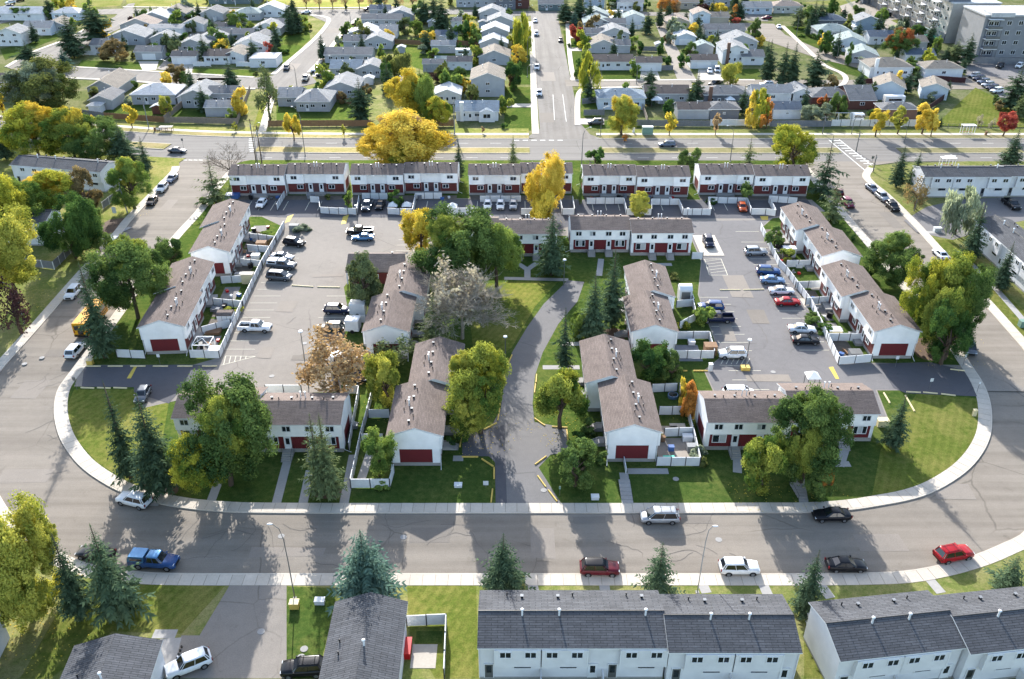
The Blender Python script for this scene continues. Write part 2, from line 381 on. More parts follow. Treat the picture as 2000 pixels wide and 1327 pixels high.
road([(1856, 110), (2010, 113), (2010, 196), (1952, 190), (1886, 146)], 'apartment_car_park', 'lot_right', .0)
road([(1640, 12), (1655, 40), (1700, 66), (1790, 66), (1740, 40), (1850, 20), (1850, -8), (1700, -8)], 'storage_yard_road', 'alley', .0)
road([(1706, 6), (1800, 2), (1850, 12), (1790, 26), (1720, 22)], 'storage_yard', 'lot_right', .01)
struct(MB().sheet(PL([(240, -20), (620, -20), (780, 12), (600, 17), (250, 15)]), -.03), 'playing_field', M['lawn_dry'])
struct(MB().sheet(PL([(40, 20), (110, 8), (120, -10), (250, -20), (235, 12), (120, 18), (40, 30)]), -.025), 'school_field', M['lawn_dry'])
struct(MB().prism(PL([(1826, 246), (1905, 172), (1942, 190), (2000, 232), (2010, 250)]), -.1, .13), 'vacant_lawn', M['lawn_mown_suntoned'])
struct(MB().sheet(PL([(1560, 6), (1690, -4), (1800, 40), (1780, 48), (1700, 40), (1640, 12)]), -.02), 'roadside_lawn', M['lawn_dry'])
for pts in ([(1110, 233), (1105, 178), (1170, 172), (1175, 228)], [(1136, 250), (1136, 236), (1270, 236), (1270, 250)]): struct(MB().sheet(PL(pts), -.02), 'corner_lawn', M['lawn'])
struct(MB().sheet(PL([(487, 262), (492, 255), (520, 172), (542, 172), (541, 185), (516, 255), (516, 262)]), -.01), 'alley_lawn', M['lawn_mown_suntoned'])
mb = MB()                                                              # front lawns along the far streets
for q in ([(148, 132), (160, 118), (280, 122), (283, 138)], [(375, 146), (380, 132), (500, 138), (500, 150)], [(540, 143), (606, 76), (600, 30), (560, 30), (520, 130)], [(612, 150), (690, 42), (720, 42), (660, 130)],
          [(1108, 148), (1100, 60), (1150, 60), (1175, 150)], [(1176, 155), (1176, 138), (1260, 138), (1262, 155)], [(1532, 52), (1590, 102), (1645, 142), (1700, 156), (1730, 150), (1640, 100), (1570, 50)], [(985, 255), (985, 170), (1036, 170), (1038, 255)], [(1000, 165), (1000, 60), (1036, 40), (1037, 165)],
          [(10, 118), (60, 96), (120, 72), (105, 66), (0, 96)], [(640, 100), (650, 55), (700, 40), (690, 80)], [(1360, 154), (1372, 138), (1480, 134), (1490, 154)], [(540, 235), (540, 200), (720, 200), (720, 235)], [(170, 235), (230, 205), (470, 205), (455, 235)], [(760, 90), (860, 60), (900, 60), (940, 150), (860, 150), (780, 120)]):
    mb.sheet(PL(q), -.03 - .002 * len(mb.f))
struct(mb, 'front_lawns', M['lawn'])
mb = MB()                                                              # sidewalks of the far streets
for path, wd in ((PL([(1046, 262), (1043, 200), (1040, 100), (1036, 42)]), 2.0), (PL([(1108, 40), (1112, 100), (1120, 150), (1135, 157), (1360, 156.5), (1480, 157)]), 1.7), (PL([(1128, 245), (1128, 200), (1134, 178), (1160, 172), (1300, 171), (1500, 174)]), 1.7),
                 (PL([(1528, 51), (1582, 102), (1610, 128), (1643, 143), (1652, 156), (1634, 170), (1560, 175)]), 1.8), (PL([(533, 146), (612, 79), (642, 42), (632, 33), (605, 30)]), 1.8), (PL([(604, 142), (632, 112), (675, 57), (700, 36)]), 1.8),
                 (PL([(142, 131), (282, 139), (436, 148), (505, 152)]), 1.4), (PL([(60, 148), (140, 153), (272, 160), (372, 170), (500, 174)]), 1.4), (PL([(13, 131), (60, 104), (127, 78), (170, 56)]), 1.6), (PL([(512, 258), (535, 176)]), 2.2), (PL([(240, 14), (600, 16), (780, 14)]), 1.6)):
    q = resample(smooth(path, 4), 2.0); mb.prism(offset(q, wd / 2) + offset(q, -wd / 2)[::-1], -.1, .1 + .0007 * len(mb.f) ** .5)
struct(mb, 'far_sidewalks', M['slab'])
mb = MB()                                                              # driveways of the far houses
for k, q in enumerate(([(278, 137), (270, 120), (310, 120), (305, 137)], [(345, 141), (352, 126), (378, 126), (374, 144)], [(610, 150), (612, 138), (655, 138), (650, 150)], [(668, 75), (674, 62), (700, 62), (692, 76)], [(1130, 243), (1132, 232), (1180, 232), (1180, 244)], [(1362, 155), (1364, 136), (1408, 136), (1412, 155)], [(1352, 190), (1354, 178), (1376, 178), (1380, 190)], [(1108, 75), (1106, 71), (1150, 70), (1150, 75)], [(1112, 100), (1110, 94), (1152, 92), (1152, 100)], [(1250, 156), (1252, 140), (1284, 140), (1290, 156)], [(1440, 244), (1640, 244), (1640, 236), (1440, 236)], [(990, 210), (990, 203), (1040, 203), (1040, 210)], [(1690, 165), (1770, 165), (1770, 155), (1700, 152)])):
    mb.sheet(PL(q), .022 + .002 * k)
struct(mb, 'driveways', M['drive'])

# the crescent's island and the blocks around it
ISL = INN
def slab_lawn(pts, name, m, top=.12): return struct(MB().prism(pts, -.3, top), name, M[m])
slab_lawn(ISL, 'island_lawn', 'lawn')
left_k = [p for p in OUT if p[0] < -20 and p[1] > 80]; right_k = [p for p in OUT if p[0] > 20 and p[1] > 80]
iL = [i for i, p in enumerate(OUT)]
lw = [p for p in OUT[:len(OUT) // 2] if p[1] > 88]; rw = [p for p in OUT[len(OUT) // 2:] if p[1] > 88]
sb = [p for p in OUT if p[1] <= 90]
slab_lawn(lw + [(lw[-1][0] - 4, 88), (-260, 88), (-260, 232)] + [p for p in clipx(SK, -260, -85)], 'west_lawn', 'lawn_dry')
slab_lawn(rw + [(118, 217.4), (320, 217.4), (320, 88)], 'east_lawn', 'lawn_dry')
slab_lawn(sb + [(260, 89), (260, 20), (-260, 20), (-260, 89)], 'south_lawn', 'lawn_dry')
def patch(pts, name, m, z): return struct(MB().sheet(pts, z), name, M[m])
patch(PL([(620, 1327), (655, 1180), (655, 1150), (560, 1147), (560, 1250), (530, 1327)]), 'watered_patch', 'lawn', .126)
patch(PL([(795, 1145), (930, 1145), (935, 1327), (850, 1327), (800, 1240)]), 'mown_strip', 'lawn_mown_suntoned', .126)
patch(PL([(140, 1150), (250, 1143), (440, 1146), (355, 1240), (220, 1235), (100, 1327), (40, 1327)]), 'shaded_patch', 'lawn_mown_suntoned', .126)
patch(PL([(1570, 1327), (1570, 1240), (1600, 1240), (1650, 1327)]), 'side_strip', 'lawn_mown_suntoned', .126)
patch(PL([(145, 762), (260, 762), (330, 790), (300, 960), (260, 948), (190, 905), (140, 850), (130, 800)]), 'corner_turf', 'lawn_mown_suntoned', .126)
patch(PL([(1700, 985), (1720, 880), (1790, 770), (1912, 780), (1912, 840), (1895, 880), (1860, 918), (1800, 955)]), 'corner_turf_east', 'lawn_mown_suntoned', .126)
patch(PL([(930, 730), (910, 560), (985, 552), (1090, 552), (1045, 600), (1000, 680)]), 'courtyard_turf', 'lawn_mown_suntoned', .126)
patch(PL([(1820, 470), (1860, 470), (2010, 620), (2010, 670), (1990, 650)]), 'east_verge', 'lawn_mown_suntoned', .126)
mb = MB().sheet(PL([(0, 570), (170, 500), (230, 440), (300, 340), (330, 340), (140, 570), (0, 715)]), .126); struct(mb, 'west_verge', M['lawn_dry'])

# lots and paths on the island
lot = [(-68.8, 113.4), (-70.3, 119.6), (-52, 119.7), (-48.7, 121.8), (-50, 175.4), (-56, 181), (-64, 181), (-64, 191.8), (-39, 191.8), (-37, 191.8), (10, 191.8), (16, 191), (70, 191), (71, 184), (58, 180), (54.5, 175), (53.6, 122.8), (54, 120.6), (76.5, 119.4), (81, 112), (63.5, 112.3), (57, 112.3), (56, 105), (51.8, 105), (51.5, 108), (35, 110), (31.5, 109), (31, 118), (34.5, 122), (34.8, 144), (38, 158), (38, 170), (11, 170.6), (-15, 170.6), (-17, 157), (-30, 158), (-32, 147), (-29, 135), (-29, 122), (-26.5, 112), (-49, 110.6), (-56, 107.5), (-57.5, 113.2)]
patch(lot, 'car_park', 'lot_left', .128)
patch([(22, 170.4), (38.2, 170.4), (38.2, 158), (35, 144), (34.7, 122), (31.2, 118), (31.7, 109.2), (35.2, 110.2), (51.6, 108.2), (52, 105.2), (55.8, 105.2), (56.8, 112.5), (63.3, 112.5), (60, 119.9), (53.8, 120.5), (53.4, 122.7), (54.3, 175), (57, 179), (22, 178)], 'east_car_park', 'lot_right', .134)
patch([(-63.5, 183), (-63.5, 191.5), (-37, 191.5), (10, 191.5), (16, 190.7), (69, 190.7), (69, 185.5), (57, 180), (20, 180), (10, 174), (-14, 174), (-20, 180.5), (-52, 180.5)], 'parking_pads', 'new_asphalt', .14)
patch(PL([(160, 757), (165, 716), (360, 714), (425, 716), (390, 745), (350, 768), (330, 790), (262, 768), (262, 758)]), 'west_entry', 'new_asphalt', .146)
patch(PL([(1715, 712), (1815, 709), (1884, 725), (1908, 776), (1770, 770), (1745, 760)]), 'east_entry', 'new_asphalt', .146)
patch(PL([(968, 985), (967, 905), (955, 893), (903, 893), (903, 842), (958, 838), (978, 800), (986, 740), (1000, 690), (1030, 640), (1062, 595), (1098, 560), (1108, 549), (1141, 552), (1128, 590), (1090, 635), (1060, 690), (1045, 735), (1040, 790), (1044, 826), (1108, 838), (1110, 885), (1075, 890), (1052, 915), (1096, 985)]), 'path', 'path', .136)
patch(PL([(968, 985), (967, 905), (955, 893), (903, 893), (903, 842), (958, 838), (985, 832), (990, 985)]), 'path_pad', 'new_asphalt', .142)
mb = MB()
def walk(a, b, wd=1.2, z=.132):
    p, q = at(*a), at(*b); d = math.dist(p, q); ox, oy = -(q[1] - p[1]) / d * wd / 2, (q[0] - p[0]) / d * wd / 2
    mb.sheet([(p[0] + ox, p[1] + oy), (q[0] + ox, q[1] + oy), (q[0] - ox, q[1] - oy), (p[0] - ox, p[1] - oy)], z + .0006 * (len(mb.f) % 9))
for a, b in (((985, 545), (1110, 548)), ((1060, 719), (1132, 719)), ((1098, 674), (1132, 673)), ((411, 985), (437, 915)), ((540, 985), (562, 900)), ((592, 985), (606, 920)), ((672, 985), (690, 890)), ((1030, 545), (1030, 525)), ((1030, 528), (1010, 515)), ((1030, 528), (1048, 515)), ((1170, 540), (1174, 507)), ((1275, 518), (1312, 518)),
             ((1440, 925), (1440, 895)), ((1545, 905), (1600, 900)), ((1550, 905), (1552, 925)), ((1640, 912), (1650, 880)), ((1600, 908), (1660, 908)), ((885, 897), (905, 897)), ((1225, 922), (1305, 922)), ((1226, 985), (1218, 925)), ((1570, 985), (1560, 925)), ((300, 990), (320, 950)), ((725, 880), (705, 940)), ((1040, 1143), (1043, 1158)), ((1180, 1143), (1182, 1158)), ((1372, 1143), (1380, 1160)), ((1490, 1143), (1500, 1165)), ((1602, 1143), (1622, 1170)), ((1815, 1133), (1838, 1160)), ((1795, 455), (1840, 455)), ((1880, 500), (1940, 560)), ((1940, 560), (2010, 640)), ((300, 1240), (345, 1240)), ((255, 445), (175, 480)), ((200, 462), (225, 462))):
    walk(a, b)
struct(mb, 'footpaths', M['conc'])
patch(PL([(390, 1243), (355, 1243), (352, 1250), (300, 1327), (560, 1327), (560, 1250), (560, 1143), (450, 1143), (440, 1160)]), 'south_driveway', 'lot_left', .13)
patch(PL([(313, 1250), (355, 1247), (335, 1327), (300, 1327)]), 'garage_apron', 'conc', .136)
patch(PL([(1765, 432), (1790, 455), (1860, 470), (1960, 440), (2010, 430), (2010, 385), (1880, 390), (1810, 405)]), 'east_court', 'lot_right', .13)
patch(PL([(260, 425), (232, 452), (175, 470), (170, 455), (215, 430)]), 'dirt_track', 'soil', .13)
for q in ([(275, 945), (315, 930), (345, 940), (345, 965), (300, 968)], [(618, 940), (662, 940), (666, 972), (615, 972)], [(1175, 650), (1212, 646), (1220, 690), (1175, 690)], [(1788, 665), (1846, 664), (1846, 705), (1792, 698)]):
    patch(smooth(PL(q), 5, True), 'planting_bed', 'soil', .129)

# sidewalks laid slab by slab
def slab_walk(path, wd, name, inward, x0=None):
    """kerb strip along the road edge and concrete slabs behind it, each slab a part"""
    base = MB().prism(offset(path, -.02 * inward) + offset(path, (wd + .12) * inward)[::-1], -.3, .128)
    o = base.build(name, M['joint']); o['kind'] = 'structure'
    k = MB().prism(offset(path, -.04 * inward) + offset(path, .16 * inward)[::-1], -.3, .142); k.build('kerb', M['slab'], o)
    a, b = offset(path, .18 * inward), offset(path, (wd + .1) * inward)
    many = MB(); cnt = 0
    for i in range(len(path) - 1):
        e = .02
        q = [(a[i][0] + (a[i + 1][0] - a[i][0]) * t, a[i][1] + (a[i + 1][1] - a[i][1]) * t) for t in (e, 1 - e)]
        r = [(b[i][0] + (b[i + 1][0] - b[i][0]) * t, b[i][1] + (b[i + 1][1] - b[i][1]) * t) for t in (1 - e, e)]
        dz = rnd.uniform(-.006, .006)
        near = min(p[1] for p in q) < 175
        if near and cnt < 295: MB().prism(q + r, .05, .15 + dz).build('slab', M['slab'], o); cnt += 1
        else: many.prism(q + r, .05, .15 + dz)
    if many.f: s = many.build('slab', M['slab'], o); s['kind'] = 'stuff'
slab_walk([p for p in INN if p[1] < 214], 1.75, 'inner_sidewalk', 1)
half = len(OUT) // 2
slab_walk([p for p in OUT[:half] if p[1] < 214 and p[0] < 200], 1.75, 'outer_sidewalk_west', -1)
slab_walk([p for p in OUT[half:] if p[1] < 214 and p[0] < 200], 1.75, 'outer_sidewalk_east', -1)

# painted lines
mb = MB()
def line(a, b, wd=.12, z=.15, mi=0, px=True):
    p, q = (at(*a), at(*b)) if px else (a, b); d = math.dist(p, q); ox, oy = -(q[1] - p[1]) / d * wd / 2, (q[0] - p[0]) / d * wd / 2
    mb.sheet([(p[0] + ox, p[1] + oy), (q[0] + ox, q[1] + oy), (q[0] - ox, q[1] - oy), (p[0] - ox, p[1] - oy)], z + .0004 * (len(mb.f) % 11), mi)
for yy in [124.5 + 2.7 * k for k in range(17)]:
    line((-48.2, yy), (-43.2, yy), px=False)
    if yy < 146 and not 138 < yy < 141: line((-34.6, yy), (-29.6, yy), px=False)
for yy in [160.5, 163.2, 165.9, 168.6]: line((-24, yy), (-18.5, yy), px=False)
for yy in [124.2 + 2.7 * k for k in range(19)]:
    if not 170 < yy < 172: line((48.2, yy), (53.2, yy), px=False)
for yy in [112.5, 115.2, 117.9, 124, 126.7, 129.4, 132.1, 134.8, 137.5, 140.2, 142.9]: line((35, yy), (40.2, yy), px=False)
for xx in [-60.5, -57.7, -54.9, -52, -47, -44.2, -25, -22.3, -19.6, -8, -5.3, -2.6, .2, 3, 18.5, 21.5, 24.5, 31.5, 34.3, 46, 49, 52]: line((xx, 184.5), (xx, 190), px=False)
for k in range(5): line((441 + 10 * k, 697.2 + .2 * k), (437 + 10.6 * k, 714 - 2.6 * k))
line((433, 715), (499, 698)); line((441, 697), (499, 698))
for k in range(5): line((1379 + k * 2.2, 512 + k * 5.6), (1408 + k * 2.8, 508 + k * 5.6), .1)
line((1376, 508), (1408, 507)); line((1408, 507), (1421, 539)); line((1421, 539), (1385, 539)); line((1376, 508), (1385, 539))
for k in range(6): line((1408 + k * 10, 713), (1414 + k * 10, 702), .12)
line((1405, 715), (1456, 717)); line((1403, 702), (1456, 702))
struct(mb, 'parking_lines', [M['cream_line']])
mb = MB()
for yy, xs in ((232.2, range(-60, 140, 9)), (220.4, range(-66, 150, 9))):
    for xx in xs:
        if not (2 < xx < 25 or 84 < xx < 104): line((xx, yy), (xx + 3, yy), .14, .02, 0, False)
for k in range(11): line((1622 + k * 7.2, 275 + k * 5.0), (1640 + k * 7.4 - .2 * k, 275 + k * 5.0), .5, .03)
line((1619, 274), (1690, 334), .25, .03); line((1639, 273), (1712, 331), .25, .03)
for k in range(8): line((486, 272 + k * 3.4), (496 + k * .3, 272 + k * 3.4), .45, .03)
for k in range(6): line((1004 + k * 17, 274.5), (1014 + k * 17, 274.5), .5, .03)
line((1080, 185), (1083, 235), .14, .03); line((1099, 185), (1106, 238), .14, .03)
for k in range(8): line((318 + k * 10, 313), (326 + k * 10, 313.4), .4, .03)
for a in ((1845, 305), (1850, 319)): line(a, (a[0] + 22, a[1]), .5, .03)
line((1857, 303), (1862, 306), .5, .03)
struct(mb, 'road_markings', [M['white_line']])
mb = MB()
for q in ([(556, 437), (562, 424), (574, 420), (566, 434)], [(666, 440), (670, 425), (682, 420), (676, 438)], [(248, 741), (262, 718), (268, 718), (256, 741)], [(1618, 719), (1627, 718), (1639, 742), (1632, 742)], [(1484, 424), (1500, 424), (1500, 431), (1488, 431)]): mb.sheet(PL(q), .156)
struct(mb, 'yellow_patches', [M['yellow_line']])

# patches cut into the asphalt and sealed cracks
g_ = random.Random(5); mb = MB()
def blob(px, py, w_, d_, mi, k):
    x, y = at(px, py); c = [(x - w_ / 2, y - d_ / 2), (x + w_ / 2, y - d_ / 2 + g_.uniform(-.3, .3)), (x + w_ / 2 + g_.uniform(-.3, .3), y + d_ / 2), (x - w_ / 2, y + d_ / 2 + g_.uniform(-.2, .2))]
    mb.sheet(c, (.158 if 112 < y < 192 and abs(x) < 70 else .012) + .0005 * (k % 9), mi)
for k, a in enumerate(((840, 1046, 5, 2.6, 0), (560, 1080, 9, 1.6, 1), (1060, 1060, 3, 5, 1), (1150, 1016, 4, 1.4, 0), (1345, 1016, 6, 1.3, 0), (1720, 1060, 6, 3, 1), (1860, 960, 5, 3, 1), (60, 760, 4, 5, 1), (110, 690, 3.4, 2.4, 0), (50, 930, 7, 3, 1), (250, 480, 2.4, 8, 1), (330, 400, 2.4, 6, 1), (560, 600, 3, 4, 1), (640, 540, 6, 1.4, 1), (600, 700, 5, 1.6, 0), (520, 690, 2.4, 3.4, 1), (1440, 560, 4, 9, 1), (1480, 620, 3, 5, 0), (1500, 740, 7, 2, 1), (1420, 650, 2, 6, 1), (1740, 430, 2.4, 9, 0), (1690, 380, 3, 6, 1), (1950, 740, 3, 6, 1), (1070, 150, 5, 12, 1), (1068, 230, 4, 10, 0), (570, 130, 5, 8, 1), (650, 60, 6, 9, 0), (420, 155, 12, 3, 1), (500, 1210, 3, 4, 1), (460, 1290, 4, 2, 0))): blob(*a, k)
for k in range(46):                                               # sealed cracks wander along and across the carriageways
    px, py, dx, dy = g_.choice(((g_.uniform(250, 1600), g_.uniform(1012, 1112), 1, .1), (g_.uniform(250, 1700), g_.uniform(1012, 1112), .15, 1), (g_.uniform(480, 680), g_.uniform(460, 740), .6, .8), (g_.uniform(1390, 1560), g_.uniform(450, 740), .4, .9), (g_.uniform(20, 100), g_.uniform(740, 940), .8, .6)))
    x, y = at(px, py); pts = [(x, y)]; a = math.atan2(dy, dx) + g_.gauss(0, .2)
    for _ in range(g_.randint(4, 12)):
        a += g_.gauss(0, .35); pts.append((pts[-1][0] + math.cos(a) * .7, pts[-1][1] + math.sin(a) * .7))
    w_ = g_.uniform(.025, .05)
    mb.sheet(offset(pts, w_) + offset(pts, -w_)[::-1], (.17 if y > 110 and abs(x) < 60 else .018) + .0003 * (k % 7), 2)
struct(mb, 'asphalt_repairs', [asphalt('dark_patch', (118, 111, 103), .12, 0), asphalt('pale_patch', (131, 123, 114), .12, 0), plain('tar_seal', (98, 92, 86), .9)])

mb = MB()                                                         # bare and paved yards behind the townhouses
_ca, _sa = math.cos(R(3.7)), math.sin(R(3.7))
for k, (m_, w0, w1) in enumerate(((1, .3, 3.6), (0, .3, 2.2), (0, .3, 1.8), (1, .3, 3.2), (0, .2, 3.9), (1, .3, 3.9), (0, .3, 2.6), (1, .3, 3.4))):
    u = .4 + k * 6.1 + (4.6 if k > 3 else 0)
    mb.sheet([(-53.3 - _sa * a + _ca * o, 122.9 + _ca * a + _sa * o) for a, o in ((u, w0), (u + 5.4, w0), (u + 5.4, w1), (u, w1))], .1305 + .0006 * k, m_)
    if k != 4: mb.sheet([(57.2, 122 + k * 6.1 + (4 if k > 3 else 0)), (57.2, 127.3 + k * 6.1 + (4 if k > 3 else 0)), (57.2 - w1 + (0 if k < 5 else .5), 127.3 + k * 6.1 + (4 if k > 3 else 0)), (57.2 - w1, 122 + k * 6.1 + (4 if k > 3 else 0))], .1355 + .0006 * k, 1 - m_)
for x0, x1 in ((-65.5, -40), (-37.5, -13), (-10, 14), (17, 41), (44, 69)): mb.sheet([(x0, 190.9), (x1, 190.9), (x1, 193.6), (x0, 193.6)], .1415 + .0004 * len(mb.f), 0)
struct(mb, 'yard_paving', [plain('packed_earth', (96, 88, 78), .95, var=.3, s1=1.2), plain('grey_pavers', (118, 114, 110), .9, var=.2, s1=2)])

# ---------------------------------------------------------------- parts shared by buildings
_W = {}
def cached(key, fn):
    if key not in _W: _W[key] = fn()
    return _W[key]
def frame_mesh(w, h, n):
    b = MB(); t = .09
    b.box(-w / 2, -.07, -h / 2, w / 2, .01, -h / 2 + t); b.box(-w / 2, -.07, h / 2 - t, w / 2, .01, h / 2)
    b.box(-w / 2, -.07, -h / 2 + t, -w / 2 + t, .01, h / 2 - t); b.box(w / 2 - t, -.07, -h / 2 + t, w / 2, .01, h / 2 - t)
    for k in range(1, n): x = -w / 2 + w * k / n; b.box(x - .04, -.065, -h / 2 + t, x + .04, .0, h / 2 - t)
    return b.mesh('window', M['trim'])
def window(par, pos, rz, w, h, n=2, panes=True, curtain=None):
    o = put(cached(('wf', w, h, n), lambda: frame_mesh(w, h, n)), 'window', par, pos, rz)
    if panes:
        pw = (w - .18 - .08 * (n - 1)) / n
        me = cached(('wp', w, h, n), lambda: MB().box(-pw / 2, -.03, -h / 2 + .09, pw / 2, -.01, h / 2 - .09).mesh('pane', M['glass']))
        for k in range(n):
            put(me, 'pane', o, (-w / 2 + .09 + pw / 2 + k * (pw + .08), 0, 0), 0, None, M['curtain'] if curtain == k else None)
    else:
        put(cached(('wg', w, h), lambda: MB().box(-w / 2 + .09, -.03, -h / 2 + .09, w / 2 - .09, -.01, h / 2 - .09).mesh('pane', M['glass'])), 'pane', o)
    return o
def door(par, pos, rz, mat='trim', h=2.1):
    def mk():
        b = MB(); b.box(-.5, -.08, 0, -.42, .01, h); b.box(.42, -.08, 0, .5, .01, h); b.box(-.42, -.08, h - .08, .42, .01, h); b.box(-.42, -.05, 0, .42, .0, h - .08, 1); return b.mesh('door', [M['trim'], M[mat]])
    o = put(cached(('door', mat, h), mk), 'door', par, pos, rz)
    put(cached('dg', lambda: MB().box(-.26, -.065, .75, .26, -.045, 1.8).mesh('pane', M['glass'])), 'pane', o)
    return o
def vent_mesh(): return MB().box(-.12, -.12, -.15, .12, .12, .3, 0).box(-.17, -.17, .3, .17, .17, .35, 1).mesh('roof_vent', [M['black'], M['steel']])
def stub_mesh(): return MB().tube([(0, 0, -.15), (0, 0, .35)], .07, 6).ell((0, 0, .38), (.11, .11, .07), 6, 4).mesh('roof_stub', M['black'])
def flue_mesh(): return MB().tube([(0, 0, -.15), (0, 0, 1.0)], .07, 8).tube([(0, 0, 1.0), (0, 0, 1.1)], .14, 8).mesh('vent_pipe', M['trim'])
def cap_mesh(): return MB().tube([(0, 0, -.15), (0, 0, .8)], .1, 8).ell((0, 0, .88), (.2, .2, .11), 8, 5).mesh('chimney_cap', M['trim'])

def townhouse(x, y, rz, label, A=None, B=None, ends='', roof='brown_roof', L=11.9, z0=.12, near=True, group='brown roofed townhouse blocks', hidden=0):
    t = thing('townhouse', label, 'townhouse', (x, y, z0), rz, group)
    h = L / 2 - .08; e = 5.1; D = 3.25; RH = 6.55
    w_ = MB(); w_.profile([(-D, .6), (D, .6), (D, e), (0, RH - .14), (-D, e)], -h, h, 0, 0); w_.build('wall', M['cream_side'], t)
    MB().box(-h - .03, -D - .03, -.3, h + .03, D + .03, .6).build('foundation', M['conc'], t)
    r = MB(); s = .12
    r.profile([(-3.92, 5.06), (0, RH - s), (3.92, 5.06), (3.92, 5.2), (0, RH), (-3.92, 5.2)], -L / 2 - .1, L / 2 + .1, 0, 1)
    for f in range(len(r.f)):
        vs = [r.v[k] for k in r.f[f]]
        if max(v[2] for v in vs) - min(v[2] for v in vs) < .2: r.m[f] = 1
    ro = r.build('roof', [M[roof], M['trim']], t)
    for sgn, kind in ((-1, A), (1, B)):
        if not kind: continue
        q = 0 if sgn < 0 else math.pi
        P = lambda u, o, z: (u * -sgn, sgn * (D + o), z)
        k = L / 11.9
        def bx(name, u0, u1, o0, o1, za, zb, m):
            a = sorted((P(u0, 0, 0)[0], P(u1, 0, 0)[0])); c = sorted((sgn * (D + o0), sgn * (D + o1)))
            return MB().box(a[0], c[0], za, a[1], c[1], zb).build(name, M[m], t)
        if kind == 'rear':
            for sd in (-1, 1):
                u0, u1 = sorted((sd * 2.3 * k, sd * h)); v0, v1 = sorted((sd * 2.15 * k, sd * (h - .12)))
                bx('bay', u0, u1, -.05, .5, 2.8, 5.04, 'white_side')
                bx('brick_panel', v0, v1, -.05, .06, .6, 2.78, 'brick')
                window(t, P(sd * 4.3 * k, .51, 4.3), q, 1.5, .95, 2, near, 0 if rnd.random() < .25 else None)
                window(t, P(sd * 3.25 * k, .08, 1.9), q, 1.45, 1.05, 2, near, 1 if rnd.random() < .3 else None)
                door(t, P(sd * 1.1 * k, .05, .62), q, 'trim')
            bx('entry_panel', -2.12 * k, 2.12 * k, -.05, .04, .6, 2.78, 'brown_panel')
            bx('porch_step', -2.0 * k, 2.0 * k, .1, 1.3, -.3, .5, 'conc')
        elif kind == 'front':
            bx('upper_storey', -h, h, -.05, .35, 2.95, 5.04, 'white_side')
            for sd in (-1, 1):
                u0, u1 = sorted((0, sd * (h - .5)))
                bx('red_panel', u0, u1, -.05, .05, .65, 2.93, 'red')
                window(t, P(sd * 4.4 * k, .36, 4.3), q, 1.25, 1.0, 2, near); window(t, P(sd * 1.6 * k, .36, 4.3), q, 1.25, 1.0, 2, near, 0 if rnd.random() < .3 else None)
                window(t, P(sd * 4.0 * k, .07, 2.05), q, 2.0, 1.4, 3 if rnd.random() < .5 else 2, near, 1)
                door(t, P(sd * 1.75 * k, .06, .68), q, 'trim')
                c = sorted((sgn * (D + .08), sgn * (D + 1.3))); st = MB()
                for j in range(4):
                    yy = sorted((sgn * (D + 1.0 + .32 * j), sgn * (D + 1.0 + .32 * (j + 1)))); st.box(-.75, yy[0], -.3, .75, yy[1], .62 - .15 * (j + 1))
                yy = sorted((sgn * (D + .06), sgn * (D + 1.0))); st.box(-.75, yy[0], -.3, .75, yy[1], .62)
                so_ = st.build('stairs', M['conc'], t, (P(sd * 1.75 * k, 0, 0)[0], 0, 0))
                for uu in (-.72, .72):
                    rl = MB().tube([(uu, sgn * (D + .15), .6), (uu, sgn * (D + .15), 1.5), (uu, sgn * (D + 1.0), 1.5), (uu, sgn * (D + 2.2), .95), (uu, sgn * (D + 2.2), 0)], .025, 4)
                    rl.build('handrail', M['black'], so_)
        # roof furniture on this side's slope
    vs = -1 if A == 'rear' else (1 if B == 'rear' else -1)
    if A == 'front' and B is None: vs = 1
    def on(u, o): return (u, vs * o, RH - (RH - 5.2) * o / 3.92)
    V, S, Fl = cached('vent', vent_mesh), cached('stub', stub_mesh), cached('flue', flue_mesh)
    for u in (-4.3, -1.5, 1.4, 4.3): put(V, 'roof_vent', ro, on(u * L / 11.9, .75 + (abs(u) > 3) * .15))
    for u in (-.32, .32): put(Fl, 'vent_pipe', ro, on(u, 1.25))
    for u, o in ((-1.0, 1.9), (.95, 1.9), (-3.2, .4), (3.1, .4)): put(S, 'roof_stub', ro, on(u * L / 11.9, o))
    # gable ends with their white frame and red inset
    for sg, ch in ((-1, '-'), (1, '+')):
        if ch not in ends: continue
        g = MB()
        a, b = sorted((sg * (h - .05), sg * (h + .16)))
        g.profile([(-D - .3, 2.95), (D + .3, 2.95), (D + .3, e - .02), (0, RH - .18), (-D - .3, e - .02)], a, b)
        for yy in ((-D - .02, -D + 1.0), (D - 1.0, D + .02)): g.box(a, yy[0], .6, b - .002, yy[1], 2.96)
        g.build('gable_end', M['trim'] if False else M['cream_side'], t)
        a, b = sorted((sg * (h - .05), sg * (h + .05)))
        MB().box(a, -D + 1.0, .6, b, D - 1.0, 2.94).build('red_panel', M['red'], t)
        dp = MB(); xx = sg * (h + .2)
        for yy in (-D - .12, D + .12): dp.tube([(xx, yy, 4.9), (xx, yy, .5), (xx + sg * .9, yy * 1.02, .12)], .05, 5)
        dp.build('downspout', M['trim'], t)
    return t

